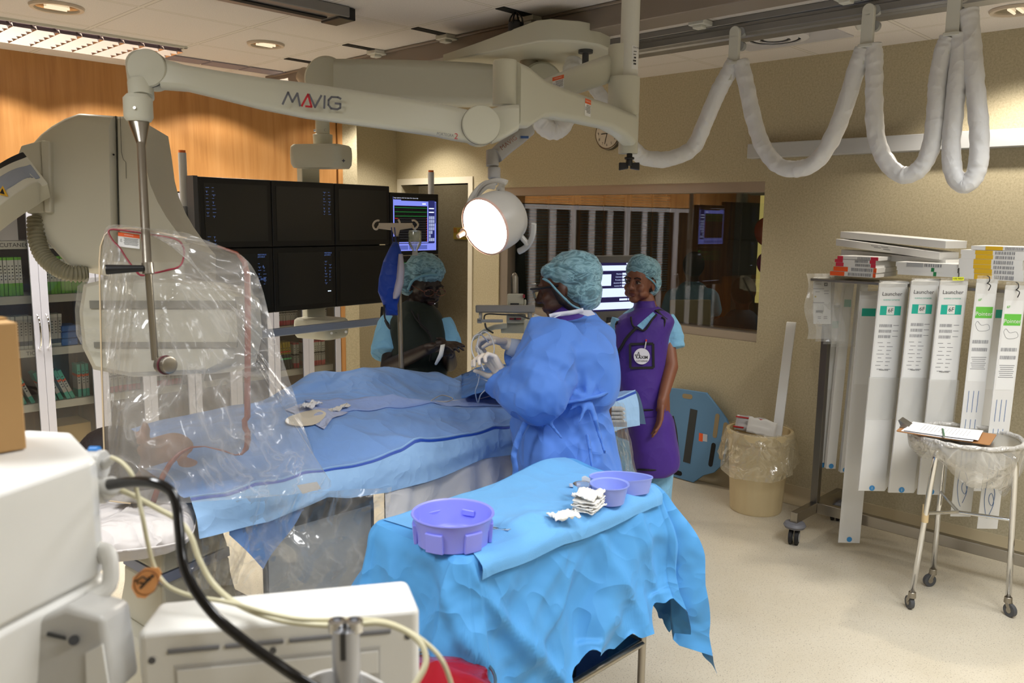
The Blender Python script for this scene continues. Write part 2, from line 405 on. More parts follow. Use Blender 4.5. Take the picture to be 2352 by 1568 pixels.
lamp('AREA','control_room_light',(6.9,2.4,2.5),8,(1,.85,.65),.6)
# slatted blinds on the control room's side wall
for i,(xa,xb) in enumerate(((5.25,5.95),(6.05,6.75),(6.85,7.55))):
    r=thing('window_blind',['pale slatted blind nearest the glass in the dim control room','pale slatted blind between two others in the dim control room','pale slatted blind deepest in the dim control room'][i],'blind',((xa+xb)/2,5.08,1.0),'control room blinds')
    w=MB()
    for k in range(46): w.obox(((xa+xb)/2,5.06,1.02+k*.026),((xb-xa)/2,0,0),(0,.010,.004),(0,0,.0012))
    w.build('slats',mat('blind_slat','#8c8f96',.5),r)
    w=MB(); w.bb((xa,5.04,2.21),(xb,5.09,2.25)); w.bb((xa-.02,5.045,1.0),(xa+.01,5.095,2.25)); w.bb((xb-.01,5.045,1.0),(xb+.02,5.095,2.25)); w.bb(((xa+xb)/2-.012,5.03,1.0),((xa+xb)/2+.012,5.04,2.25)); w.build('blind_frame',m_cw,r)
# glazed door and curtain at the control room's end
d=struct(thing('door_2',None,None,(8.18,4.1,0))); w=MB(); w.bb((8.14,4.55,0),(8.2,4.62,2.1)); w.bb((8.14,3.55,0),(8.2,3.62,2.1)); w.bb((8.14,3.55,2.05),(8.2,4.62,2.12)); w.build('door_frame',mat('grey_door_frame','#55524c',.5),d)
MB().bb((8.17,3.62,.02),(8.18,4.55,2.05)).build('door_pane',mat('curtained_glass','#4a4c40',.3),d); MB().bb((8.15,4.28,.9),(8.165,4.34,2.03)).build('light_gap',emis('lit_gap','#b7a860',.55),d)
# ---------------- items on the right wall
t_=MB().bb((XR-.075,-1.5,2.143),(XR,2.665,2.232)); o=t_.build('cable_trunking',mat('grey_trunking','#b4b6b8',.35),bevel=.004); tag(o,'long pale grey trunking running level across the right wall','trunking')
c0=PX(1398,307,XR-.02); ck=thing('wall_clock','round wall clock with silver rim half hidden behind the ceiling arm','clock',c0)
MB().cyl((XR,c0.y,c0.z),(XR-.035,c0.y,c0.z),.118,.112,48).build('clock_case',mat('clock_rim','#6c675f',.25,.8),ck,bevel=.004)
MB().cyl((XR-.034,c0.y,c0.z),(XR-.0375,c0.y,c0.z),.101,.101,48).build('clock_face',mat('clock_dial','#c9c0b2',.5),ck)
U=V((0,-1,0)); Z=V((0,0,1)); fc=V((XR-.038,c0.y,c0.z))
for h in range(1,13):
    a=pi/2-h*pi/6; text(str(h),fc+U*(.08*cos(a))+Z*(.08*sin(a)),U,Z,.026,black,ck,'numeral','CENTER')
def hand(a,L,wd,n):
    dr=U*cos(a)+Z*sin(a); q=dr.cross(V((1,0,0))); MB().obox(fc+V((-.002,0,0))+dr*L*.42,dr*L*.55,q*wd,V((.0008,0,0))).build(n,black,ck)
hand(radians(182),.055,.003,'hour_hand'); hand(radians(255),.078,.0022,'minute_hand')
s0=PX(1060,536,5.985); sg=thing('room_sign','yellow sign on the corridor wall seen through the open doorway','sign',PX(1060,536,5.98))
MB().obox((5.992,s0.y,s0.z),(.006,0,0),(0,.13,0),(0,0,.062)).build('sign_plate',mat('sign_yellow','#c2a640',.4),sg)
MB().obox((5.985,s0.y+.10,s0.z+.03),(.001,0,0),(0,.025,0),(0,0,.025)).build('sign_symbol',mat('sign_orange','#b87a30',.4),sg)
for k,tx in enumerate(('Control','Room')): text(tx,(5.984,s0.y+.045,s0.z+.027-.05*k),U,Z,.045,black,sg)
# ---------------- ceiling services (rails run along Y)
m_rail=mat('anodised_rail','#8f857c',.42,.4); m_rail2=mat('aluminium_rail','#8f8e8d',.35,.7)
bm=MB(); bm.bb((3.13,-1.2,2.625),(3.30,YL-.35,2.72)); bm.bb((3.115,-1.2,2.715),(3.315,YL-.35,2.729))
tag(bm.build('ceiling_rail',m_rail,bevel=.004),'wide brown anodised equipment rail crossing the ceiling behind the cream ceiling plate','rail','ceiling rails')
bm=MB(); pr=[(3.74,2.729),(3.74,2.70),(3.752,2.697),(3.752,2.682),(3.74,2.679),(3.74,2.648),(3.76,2.64),(3.775,2.648),(3.80,2.648),(3.81,2.64),(3.90,2.64),(3.90,2.729)]
bm.prism([V((a,-1.2,b)) for a,b in pr],(0,5.3,0)); tag(bm.build('ceiling_rail',m_rail2,bevel=.002),'grooved aluminium rail on the ceiling that carries the white cable festoon','rail','ceiling rails')
bm=MB(); bm.bb((-2.0,3.42,2.68),(2.38,3.60,2.729)); rl=bm.build('ceiling_rail',m_rail2,bevel=.003); tag(rl,'short grey ceiling rail with black end cap, at the top left of centre','rail','ceiling rails')
w=MB(); w.bb((2.33,3.43,2.672),(2.42,3.59,2.728)); w.build('end_cap',black,rl,bevel=.004); w=MB(); w.bb((-2,3.49,2.674),(2.3,3.53,2.682)); w.build('rail_slot',m_dark,rl)
def clip(x0,x1,y,lbl,side=1):
    r=thing('ceiling_clip',lbl,'bracket',((x0+x1)/2,y,2.70),'clips holding the ceiling rails')
    MB().bb((x0,y-.045,2.7262),(x1,y+.012,2.7298)).build('dark_slot',m_dark,r); w=MB(); q=x1 if side>0 else x0
    w.bb((q-.06,y-.05,2.705),(q+.03,y+.04,2.729)); w.bb((q-.05,y-.03,2.690),(q+.0,y+.02,2.706)); w.build('clip_body',offw,r,bevel=.004)
for y,l in ((4.82,'cream rail clip beside the far end of the brown rail, nearest the left wall'),(4.18,'cream rail clip second from the left end of the brown rail'),(3.55,'cream rail clip on the brown rail above the folded ceiling arm'),(2.92,'cream rail clip on the brown rail next to the black camera knob')): clip(2.86,3.11,y,l)
for y,l in ((2.35,'cream rail clip between the two ceiling rails, left of the first cable trolley'),(1.62,'cream rail clip between the two ceiling rails at the top edge, right part')): clip(3.45,3.72,y,l)
# black camera knob
q=PZ(1185,42,2.70); kn=thing('ceiling_camera_knob','small black caged knob hanging from the ceiling next to the brown rail','fixture',q)
w=MB(); w.lathe([(.03,-.075),(.036,-.07),(.037,-.035),(.034,-.03),(.02,-.028),(.02,-.02)],q+V((0,0,.01))); w.build('housing',black,kn)
w=MB()
for k in range(4):
    a=k*pi/2+.4; e=V((cos(a),sin(a),0)); w.tube(cat([q+e*.036+V((0,0,-.03)),q+e*.03+V((0,0,.0)),q+e*.01+V((0,0,.028))],4),.004,6)
w.build('cage',black,kn)
# downlights
def downlight(x,y,lbl,r=.105):
    t=thing('downlight',lbl,'downlight',(x,y,CEIL-.01),'recessed ceiling downlights')
    MB().lathe([(r,-.001),(r-.004,-.012),(r-.02,-.012),(r-.022,-.002)],(x,y,CEIL),n=40,caps=False).build('trim_ring',mat('downlight_trim','#cdbfae',.35),t,solid=.002)
    MB().lathe([(r-.022,-.006),(r-.04,-.003),(r-.06,-.0015),(.0,-.001)],(x,y,CEIL),n=40,caps=False).build('reflector',mat('downlight_reflector','#d0cbc2',.15,.9),t)
    w=MB()
    for s in (-1,1): w.cyl((x-.05,y+s*.018,CEIL-.008),(x+.05,y+s*.018,CEIL-.008),.006,n=10)
    w.build('bulb',emis('dim_bulb','#ffe6c0',.9),t)
downlight(1.44,4.48,'round recessed downlight at the top left corner of the picture',.12)
downlight(2.55,4.50,'round recessed downlight above the long lettered arm')
q=PZ(2285,-5,CEIL); downlight(4.45,1.15,'round recessed downlight at the top right beside the cable festoon',.11)
# round air diffuser panel
q=PZ(1775,78,CEIL); t=thing('air_diffuser','square white ceiling panel with a round air diffuser behind the festoon','vent',(q.x,q.y,CEIL-.01))
MB().box((q.x+.03,q.y,CEIL-.003),(.56,.6,.006)).build('diffuser_panel',mat('diffuser_grey','#bdbcc2',.4),t)
w=MB()
for a,b in ((.17,.13),(.115,.08),(.06,0.0)): w.lathe([(a,-.004),(a,-.02),(b,-.028),(b,-.022)],(q.x+.03,q.y,CEIL),n=40,caps=False)
w.build('diffuser_cone',mat('diffuser_white','#d2d1d4',.4),t,solid=.002)
q=PZ(1985,50,CEIL); t=thing('smoke_detector','small white smoke detector on the ceiling behind the middle cable trolley','detector',q+V((0,0,-.04)))
MB().lathe([(.045,0),(.045,-.01),(.035,-.03),(.025,-.04),(.0,-.04)],q,n=24).build('detector_body',offw,t); MB().lathe([(.0352,-.016),(.0352,-.02)],q,n=24).build('detector_band',mat('red_band','#a4442c',.5),t)
# louvre luminaires (unlit louvres catching light)
m_louv=mat('mirror_louvre','#e6dde4',.16,.9)
def luminaire(x0,x1,y0,y1,lbl,n=12,m=5):
    t=thing('louvre_luminaire',lbl,'ceiling light',((x0+x1)/2,(y0+y1)/2,CEIL-.015),'recessed louvre luminaires')
    w=MB(); fw=.018
    for a,b,c,d in ((x0,y0,x1,y0+fw),(x0,y1-fw,x1,y1),(x0,y0,x0+fw,y1),(x1-fw,y0,x1,y1)): w.bb((a,b,CEIL-.012),(c,d,CEIL-.0005))
    w.build('luminaire_frame',offw,t)
    MB().bb((x0+fw,y0+fw,CEIL-.0025),(x1-fw,y1-fw,CEIL-.0008)).build('backplate',mat('luminaire_back','#d8cbd6',.2,.6),t)
    w=MB(); dx=(x1-x0-2*fw)/n; dy=(y1-y0-2*fw)/m
    for i in range(n):
        for j in range(m):
            cx=x0+fw+(i+.5)*dx; cy=y0+fw+(j+.5)*dy
            for s in (-1,1):
                w.add([(cx-dx/2,cy+s*dy*.5,CEIL-.034),(cx+dx/2,cy+s*dy*.5,CEIL-.034),(cx+dx*.45,cy+s*dy*.12,CEIL-.006),(cx-dx*.45,cy+s*dy*.12,CEIL-.006)],[(0,1,2,3)])
            w.add([(cx+dx/2,cy-dy/2,CEIL-.034),(cx+dx/2,cy+dy/2,CEIL-.034),(cx+dx*.3,cy+dy*.3,CEIL-.008),(cx+dx*.3,cy-dy*.3,CEIL-.008)],[(0,1,2,3)])
    w.build('louvre',m_louv,t,ang=20); return t
luminaire(-.2,2.285,4.93,5.47,'large unlit louvred ceiling light at the upper left',22,6)
t=thing('air_grille','long narrow grey air grille in the ceiling above the lettered arm','vent',(2.66,5.33,CEIL-.01)); w=MB()
for k in range(5): w.bb((2.33+k*.26,5.24,CEIL-.008),(2.575+k*.26,5.40,CEIL-.001))
w.build('grille_slats',mat('grille_grey','#8d8791',.45),t)
for i,(x,y,e,sp) in enumerate(PANELS[:5]):
    t=thing('ceiling_panel_light','lit fluorescent ceiling panel outside the picture','ceiling light',(x,y,CEIL-.03),'ceiling panels behind the camera'); MB().box((x,y,CEIL-.014),(1.16,.6,.022)).build('panel_frame',offw,t)
# festoon: trolleys and white sleeve loops on the grooved rail
m_sleeve=cloth('white_vinyl_sleeve','#dedede',.35,6,rough=.32,sheen=0,dist=.008)
def trolley(px,py,Y,lbl):
    t=thing('cable_trolley',lbl,'trolley',(3.72,Y,2.5),'trolleys of the cable festoon'); w=MB()
    w.obox((3.722,Y,2.585),(.012,0,0),(0,.026,0),(0,0,.075)); w.cyl((3.71,Y,2.655),(3.735,Y,2.655),.026,n=20); w.bb((3.70,Y-.03,2.50),(3.80,Y+.03,2.515)); w.bb((3.715,Y+.005,2.43),(3.722,Y+.03,2.51)); w.build('trolley_body',offw,t,bevel=.003)
    w=MB(); w.cyl((3.735,Y-.02,2.655),(3.76,Y-.02,2.655),.022); w.cyl((3.735,Y-.02,2.59),(3.76,Y-.02,2.59),.022); w.build('roller',grey,t); w=MB(); w.cyl((3.76,Y,2.495),(3.76,Y,2.47),.008,n=8); w.build('bolt',steel,t); return t
TY=[PX(1692,100,3.74).y, PX(1997,70,3.74).y, PX(2195,30,3.74).y]
for y,l in zip(TY,('white trolley on the grooved rail above the leftmost peak of the cable sleeve','white trolley on the grooved rail above the middle peak of the cable sleeve','white trolley on the grooved rail above the rightmost peak of the cable sleeve')): trolley(0,0,y,l)
def sleeve(pts, r, lbl, seed):
    c=cat([PX(*p) for p in pts],9); random.seed(seed); rr=[r*(1+.10*NZ.noise(V((i*.55,seed,0)))+(.12*abs(NZ.noise(V((i*1.3,seed,4)))))) for i in range(len(c))]
    w=MB(); w.tube(c,rr,20)
    for i,v in enumerate(w.v[:]):
        k=i//20; a=i%20
        w.v[i]=v+(v-c[min(k,len(c)-1)])*(.16*NZ.noise(V((k*.9,a*.35,seed*3)))) if k<len(c) else v
    o=w.build('cable_sleeve',m_sleeve,subsurf=1,ang=180); return tag(o,lbl,'cable',None,None)
FX=3.74
sleeve([(1435,330,FX-.35),(1452,340,FX-.3),(1480,362,FX-.2),(1535,365,FX-.1),(1590,340,FX),(1620,280,FX),(1650,210,FX),(1675,165,FX),(1688,140,FX)],.040,'white cable sleeve loop rising from behind the ceiling column to the first trolley',1)
sleeve([(1700,140,FX),(1712,185,FX),(1728,260,FX),(1750,330,FX),(1785,378,FX),(1830,388,FX),(1875,370,FX),(1915,310,FX),(1945,230,FX),(1970,150,FX),(1985,110,FX)],.038,'wide white cable sleeve loop between the first and second trolleys',2)
sleeve([(2006,100,FX),(2008,150,FX),(2008,230,FX),(2012,310,FX),(2035,370,FX),(2075,402,FX),(2115,385,FX),(2140,330,FX),(2150,250,FX),(2155,180,FX),(2168,115,FX),(2180,85,FX)],.036,'deep white cable sleeve loop between the second and third trolleys',3)
sleeve([(2205,75,FX),(2205,130,FX),(2195,220,FX),(2185,330,FX),(2190,395,FX),(2215,425,FX),(2242,395,FX),(2250,330,FX),(2243,230,FX),(2235,140,FX),(2228,60,FX),(2225,20,FX)],.036,'narrow bright white cable sleeve loop hanging furthest right below the ceiling',4)
# sleeve of the monitor suspension, hanging behind the column
sleeve([(1320,140,3.25),(1310,180,3.2),(1305,240,3.15),(1295,285,3.1),(1270,300,3.05),(1245,285,3.0),(1225,255,2.95)],.045,'short white cable sleeve bulging below the ceiling plate behind the arms',5)
sleeve([(1345,170,3.35),(1365,200,3.35),(1390,235,3.35),(1405,275,3.35)],.034,'white cable sleeve passing down behind the column towards the clock',6)
# ================================================================ WALL CABINETS (glass doors, flush with the wood wall)
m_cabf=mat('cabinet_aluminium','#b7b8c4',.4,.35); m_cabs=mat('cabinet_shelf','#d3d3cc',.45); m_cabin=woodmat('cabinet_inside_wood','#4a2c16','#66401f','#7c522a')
m_cglass=thinmat('cabinet_glass','#ffffff',.005,.0,.0)
SHZ=[PY(40,553,5.94).z, PY(60,679,5.94).z, PY(115,798,5.94).z, PY(125,921,5.94).z, .13]
def cabinet(x0,x1,lbl):
    t=thing('glass_cabinet',lbl,'cabinet',((x0+x1)/2,6.07,.0),'glass fronted cabinets along the wood wall')
    w=MB(); w.bb((x0+.002,5.88,.0),(x0+.018,6.28,1.9)); w.bb((x1-.018,5.88,.0),(x1-.002,6.28,1.9)); w.bb((x0+.002,6.27,0),(x1-.002,6.285,1.9)); w.bb((x0+.002,5.88,1.885),(x1-.002,6.285,1.9)); w.bb((x0+.002,5.9,0),(x1-.002,6.28,.1))
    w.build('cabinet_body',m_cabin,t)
    for z in SHZ[:4]:
        MB().bb((x0+.02,5.94,z-.052),(x1-.02,6.26,z)).build('shelf',m_cabs,t,bevel=.002)
    mid=(x0+x1)/2
    for (a,b,s) in ((x0+.003,mid-.001,1),(mid+.001,x1-.003,-1)):
        w=MB(); f=.046; zt=1.905; zb=.1
        w.bb((a,5.845,zb),(a+f,5.868,zt)); w.bb((b-f,5.845,zb),(b,5.868,zt)); w.bb((a+f,5.845,zt-f),(b-f,5.868,zt)); w.bb((a+f,5.845,zb),(b-f,5.868,zb+f))
        d=w.build('door',m_cabf,t)
        MB().bb((a+f,5.856,zb+f),(b-f,5.859,zt-f)).build('door_glass',m_cglass,d)
        hx=b-.025 if s>0 else a+.025
        MB().tube(cat([V((hx,5.845,1.11)),V((hx+.002,5.812,1.08)),V((hx+.002,5.80,1.0)),V((hx+.002,5.812,.92)),V((hx,5.845,.885))],6),.005,8).build('handle',chrome,d)
    return t
for i,(a,b,l) in enumerate(((.01,.67,'glass cabinet outside the picture, third from the visible left one'),(.67,1.33,'glass cabinet just outside the left edge of the picture'),(1.33,2.01,'glass cabinet at the left edge holding green, navy and teal boxes'),(2.01,2.66,'glass cabinet seen through the clear hanging shield'),(2.66,3.31,'glass cabinet behind the bank of black screens'),(3.31,3.93,'glass cabinet beside the beige pier with red and yellow boxes'))): cabinet(a,b,l)
# shelf lettering and contents
left=[o for o in bpy.data.objects if o.get('label','').startswith('glass cabinet at the left edge')][0]
text('CUTANEOUS NEEDLES',(PY(-2,561,5.938).x,5.938,SHZ[0]-.027),(1,0,0),(0,0,1),.036,darkgrey,left,'shelf_label')
text('TION DE',(PY(60,812,5.938).x,5.938,SHZ[2]-.027),(1,0,0),(0,0,1),.036,darkgrey,left,'shelf_label')
def bandbox(name, w, d, h, bands, lbl, cat_, group):
    """box standing on the floor plane at the origin; bands: (z0 fraction, z1 fraction, material) wrapped around it, plus a printed strip on its spine"""
    b=MB(); mats=[]
    for (a,c,mm) in bands:
        if mm not in mats: mats.append(mm)
        b.mat(mats.index(mm)); b.bb((-w/2,-d/2,h*a),(w/2,d/2,h*c))
    ink=mat('printed_ink','#3b3d44',.6); mats.append(ink); b.mat(len(mats)-1)
    for k in range(5):
        zz=h*(.42+.085*k); b.bb((-w*.22,-d/2-.0006,zz),(w*.2,-d/2,zz+h*.03))
    b.mi=b.mi; o=b.build(name,mats,bevel=.0008,segs=1); return tag(o,lbl,cat_,group)
def row(proto, xs, y, z, tilt=0, jit=.002, lean=0):
    first=True
    for i,x in enumerate(xs):
        mt=M4.Translation((x,y+random.uniform(-1,1)*jit*3,z+.0005)) @ M4.Rotation(radians(tilt+random.uniform(-.6,.6)),4,'Y')
        if first: proto.matrix_basis=mt; first=False
        else: dup(proto, mt @ proto.matrix_basis.inverted() if False else M4.Identity(4)).matrix_basis=mt
def fr(a,b,n): return [a+(b-a)*i/(n-1) for i in range(n)]
g_white=mat('box_white','#d6dad4',.45); g_green=mat('box_green','#6fbf2e',.4); g_navy=mat('box_navy','#1c2b4e',.45); g_teal=mat('box_teal','#3fae9f',.4); g_or=mat('box_orange','#e0622b',.45); g_red=mat('box_red','#c9304a',.45); g_yel=mat('box_yellow','#b5a022',.45); g_blk=mat('box_black','#2c3034',.5); g_grey=mat('box_grey','#b9b9b6',.5); g_blue=mat('box_blue','#2469c4',.45); g_lg=mat('box_mint','#55d08a',.45)
def slab(x,z): return x
W1=[(0,.33,g_green),(.33,.93,g_white),(.93,1,g_green)]
W2=[(0,.10,g_white),(.10,.24,g_navy),(.24,.90,g_grey),(.90,1,g_white)]
W3=[(0,.24,g_teal),(.24,.62,g_grey),(.62,.70,g_or),(.70,1,g_teal)]
W4=[(0,.2,g_red),(.2,.5,g_grey),(.5,.56,g_blk),(.56,.94,g_white),(.94,1,g_red)]
W5=[(0,.36,g_blk),(.36,.42,g_lg),(.42,.56,g_blk),(.56,.62,g_yel),(.62,.68,g_or),(.68,1,g_yel)]
y5=6.01
def mk(bands,w,h,nm,lbl,grp): return bandbox(nm,w,.10,h,bands,lbl,'box',grp)
p=mk(W1,.019,.245,'needle_box','white and green needle box standing upright on the left cabinet upper shelf','green boxes on the cabinet shelf'); row(p, fr(1.36,1.60,12)+fr(1.735,1.975,12), y5, SHZ[1])
p=mk(W2,.0225,.215,'device_box','white and navy box standing in the row on the left cabinet middle shelf','navy boxes on the cabinet shelf'); row(p, fr(1.36,1.625,12)+fr(1.735,1.805,4), y5, SHZ[2], 2)
p=mk(W3,.024,.215,'catheter_box','teal box with orange band leaning on the left cabinet lower shelf','teal boxes leaning on the cabinet shelf'); row(p, [1.40,1.45,1.51,1.57,1.62], y5, SHZ[3],-22)
p=mk(W3,.024,.215,'catheter_box','teal box with orange band leaning right on the left cabinet lower shelf, right door','teal boxes leaning behind the right door'); row(p, [1.72,1.755,1.79,1.835,1.865], y5, SHZ[3],-22)
p=mk(W3,.020,.225,'catheter_box','teal box standing upright at the right end of the left cabinet lower shelf','upright teal boxes'); row(p, [1.905,1.935,1.96], y5, SHZ[3])
def blueblock(x,z,w,h,lbl,knob=True):
    b=MB(); b.bb((x-w/2,5.95,z),(x+w/2,6.1,z+h)); o=b.build('storage_block',g_blue,bevel=.006); tag(o,lbl,'box','blue plastic blocks on the shelf')
    if knob: MB().ell((x,5.95,z+h*.5),(.009,.005,.009)).build('block_knob',mat('blue_light','#4a8be0',.4),o)
blueblock(1.862,SHZ[2]+.001,.10,.048,'bright blue plastic block at the bottom of the stack on the middle shelf')
blueblock(1.866,SHZ[2]+.051,.105,.042,'bright blue plastic block in the middle of the stack on the middle shelf',False)
blueblock(1.868,SHZ[2]+.095,.105,.040,'bright blue plastic block on top of the stack on the middle shelf',False)
blueblock(1.948,SHZ[2]+.001,.045,.062,'small blue plastic block at the right end of the middle shelf, lower one')
blueblock(1.948,SHZ[2]+.065,.042,.058,'small blue plastic block at the right end of the middle shelf, upper one')
b=MB(); b.bb((1.37,5.95,SHZ[0]+.001),(1.60,6.15,SHZ[0]+.17)); o=b.build('open_carton',mat('white_carton','#cfcdd0',.6),bevel=.003); tag(o,'open white carton on the top shelf of the left cabinet','box')
b=MB(); b.bb((1.72,5.95,.131),(1.96,6.2,.34)); o=b.build('carton',mat('brown_carton','#a58a52',.7),bevel=.003); tag(o,'brown carton at the bottom of the left cabinet','box')
p=mk(W4,.019,.20,'stent_box','white box with red foot upright on the middle shelf of the cabinet beside the pier','red footed boxes on the middle shelf'); row(p, fr(3.345,3.58,12)+fr(3.66,3.86,10), y5, SHZ[2])
p=mk(W4,.019,.21,'stent_box','white box with red foot upright on the lower shelf of the cabinet beside the pier','red footed boxes on the lower shelf'); row(p, [3.56,3.585]+fr(3.665,3.84,9), y5, SHZ[3])
p=mk(W5,.021,.225,'balloon_box','yellow and black box leaning on the lower shelf of the cabinet beside the pier','yellow boxes on the lower shelf'); row(p, fr(3.355,3.53,8), y5, SHZ[3],-5)
p=mk(W4,.02,.22,'stent_box','pale box with red foot on a shelf behind the clear hanging shield','boxes behind the shield'); row(p, fr(2.05,2.3,9)+fr(2.40,2.6,8), y5, SHZ[3]); 
p=mk(W1,.02,.22,'needle_box','green and white box on the upper shelf behind the cream gantry','boxes behind the gantry'); row(p, fr(2.05,2.28,9)+fr(2.40,2.6,8)+fr(2.72,2.95,9), y5, SHZ[1])
p=mk(W2,.022,.22,'device_box','navy and white box on the middle shelf behind the clear hanging shield','navy boxes behind the shield'); row(p, fr(2.05,2.3,8)+fr(2.72,2.95,8), y5, SHZ[2])
# ================================================================ SCREEN BANK on its ceiling arm
m_bez=mat('monitor_bezel','#141414',.45); m_scr=mat('dark_screen','#08090d',.30,spec=.7); m_scrg=mat('grey_screen','#0e1015',.30,spec=.7)
m_cy=emis('screen_text_blue','#6f8fd8',.45); 
MU=V((.9965,.084,0)); MZ=V((0,0,1)); MN=MU.cross(MZ)          # MN faces the table
c0=P(455,405,3.95)
SW,SH_=.402,.338
bank=thing('monitor_bank','bank of six black screens in two rows hanging from a ceiling arm','monitor bank',c0+MU*.62+V((0,0,-.72)))
GAP=.003
def mon(root,o,w,h,name='monitor',scr=m_scr,dep=.05,bz=.026):
    """o: top-left corner on the front face"""
    b=MB(); c=o+MU*w/2-MZ*h/2-MN*dep/2; b.obox(c,MU*w/2,MN*dep/2,MZ*h/2); mo=b.build(name,m_bez,root,bevel=.004)
    s=MB(); s.obox(o+MU*w/2-MZ*h/2+MN*.0008,MU*(w/2-bz),MN*.0008,MZ*(h/2-bz*1.1)); s.build('screen',scr,mo); return mo
tl=c0
mons=[]
for r in range(2):
    for k in range(3):
        o=tl+MU*(k*(SW+GAP))-MZ*(r*(SH_+.006)); mons.append((mon(bank,o,SW,SH_,scr=m_scrg if (r==0 and k==2) else m_scr),o))
def glyphs(mo,o,cols,fr=.7,size=.011):
    """tiny blue readouts: rows of bars, as the photo shows them"""
    b=MB()
    for (u,v0,rows) in cols:
        for i in range(rows):
            vv=v0+i*.017; L=random.choice((.010,.014,.018))
            b.obox(o+MU*(u+L/2)-MZ*vv+MN*.002,MU*L/2,MN*.0003,MZ*.0007)
            if random.random()<.45: b.obox(o+MU*(u+L/2)-MZ*(vv+.005)+MN*.002,MU*.0008,MN*.0003,MZ*.003)
    b.build('screen_readout',m_cy,mo)
glyphs(*mons[0],[(.035,.05,9),(.068,.05,9),(.035,.285,3),(.068,.285,3)]); glyphs(*mons[1],[(.325,.05,8),(.358,.05,8)])
for i,uu in ((3,.31),(4,.325)):
    mo,o=mons[i]
    for k,s in enumerate(('PRETORIUS','JACOBUS')): text(s,o+MU*uu-MZ*(.035+.011*k)+MN*.0018,MU,MZ,.010,m_cy,mo,'screen_text')
    glyphs(mo,o,[(uu,.08,8),(uu+.03,.10,6)])
text('A',mons[3][1]+MU*.335-MZ*.095+MN*.0018,MU,MZ,.016,m_cy,mons[3][0],'screen_text'); text('00:00',mons[3][1]+MU*.322-MZ*.16+MN*.0018,MU,MZ,.014,m_cy,mons[3][0],'screen_text')
MB().obox(mons[4][1]+MU*.355-MZ*.245+MN*.002,MU*.011,MN*.0003,MZ*.0025).build('screen_readout',emis('screen_white','#cfe0ff',1.2),mons[4][0])
# frame behind the bank and its posts
ww=3*SW+2*GAP
b=MB(); b.obox(tl+MU*ww/2-MZ*(SH_)-MN*.075,MU*(ww/2-.03),MN*.02,MZ*(SH_-.04)); b.build('back_frame',darkgrey,bank,bevel=.004)
lf=tl-MU*.045-MN*.055
b=MB(); b.obox(tl-MU*.012-MZ*SH_-MN*.035,MU*.012,MN*.03,MZ*(SH_+.004)); b.build('side_trim',mat('side_trim_grey','#4c4d50',.4),bank)
pp=P(418,350,4.0); pb=V((pp.x,pp.y,1.25)); pz=P(418,345,4.0).z
def capole(px,pyt,d,lbl=''):
    q=P(px,pyt,d); b=MB(); b.cyl((q.x,q.y,q.z-.012),(q.x,q.y,1.18),.019,n=20); o=b.build('side_pole',mat('pole_grey','#c4c5c8',.4),bank)
    MB().cyl((q.x,q.y,q.z),(q.x,q.y,q.z-.012),.0165,n=20).build('pole_cap',mat('orange_cap','#d96a28',.5),o); return q
q=capole(418,345,4.02)
for yy in (495,):
    r=P(418,yy,4.02); b=MB(); b.cyl((r.x,r.y,r.z+.045),(r.x,r.y,r.z-.045),.024,n=20); b.obox(r+MU*.055+V((0,0,0)),MU*.055,MN*.006,MZ*.043); b.build('pole_bracket',grey,bank)
q2=capole(990,391,5.22)
r=P(990,500,5.22); MB().obox((q2.x,q2.y,1.55),MU*.03,MN*.012,MZ*.04).build('pole_bracket',grey,bank)
# handle bar and arm boxes under and over the bank
a=P(590,768,4.10); b_=P(875,737,4.66); 
b=MB(); b.beam(a,b_,.028,.040); b.build('handle_bar',mat('bar_blue_grey','#8d97ad',.4),bank,bevel=.006)
def pod(cx,cy,d,L,Wd,Hh,name,lblplus,ang=0):
    c=P(cx,cy,d); u=(RGT*cos(ang)+V((FWD.x,FWD.y,0)).normalized()*sin(ang)); u.z=0; u.normalize(); v=Z.cross(u)
    b=MB(); pr=rrect(0,0,L,Wd,.045,5); sec=[(1,0),(1,.75),(.93,.97),(.85,1)]
    rings=[]
    for s,h in ((.90,-Hh/2),(.98,-Hh*.34),(1,-Hh*.05),(1,Hh*.2),(.98,Hh*.4),(.9,Hh/2)): rings.append([c+u*x*s+v*y*s+Z*h for x,y in pr])
    b.loft(rings); return b.build(name,cream,bank),c,u,v
o1,cc,u1,v1=pod(738,360,4.42,.30,.19,.12,'arm_housing','+',-.25)
b=MB(); f=P(789,369,4.28); b.obox(f,RGT*.008,FWD*.001,UPC*.002); b.obox(f,RGT*.002,FWD*.001,UPC*.008); b.build('plus_mark',mat('mark_navy','#22264f',.5),o1)
w=MB(); q=P(741,300,4.42); w.cyl((q.x,q.y,2.30),(q.x,q.y,q.z-.02),.037,n=28); w.cyl((q.x,q.y,q.z-.02),(q.x,q.y,q.z-.075),.052,.05,n=28); w.build('drop_tube',cream,bank,bevel=.003)
w=MB(); 
for k in range(3):
    a=k*2.1+.3; w.cyl(q+V((cos(a)*.037,sin(a)*.037,.0)),q+V((cos(a)*.046,sin(a)*.046,.0)),.007,n=8)
w.build('bolts',chrome,bank)
w=MB(); q=P(708,395,4.60); w.box((q.x,q.y,q.z-.06),(.115,.05,.26),.05); w.build('mount_post',cream,bank,bevel=.004)
q=P(722,750,4.66); w=MB(); w.box((q.x,q.y,q.z+.14),(.12,.05,.34),.05); w.build('lower_post',cream,bank,bevel=.004)
o2,cc,u2,v2=pod(738,752,4.56,.26,.20,.105,'lower_housing','-',-.45)
w=MB()
for px,py in ((762,765),(795,762)): qq=P(px,py,4.43); w.cyl(qq,qq-FWD*.006,.007,n=12)
w.build('housing_button',white,o2)
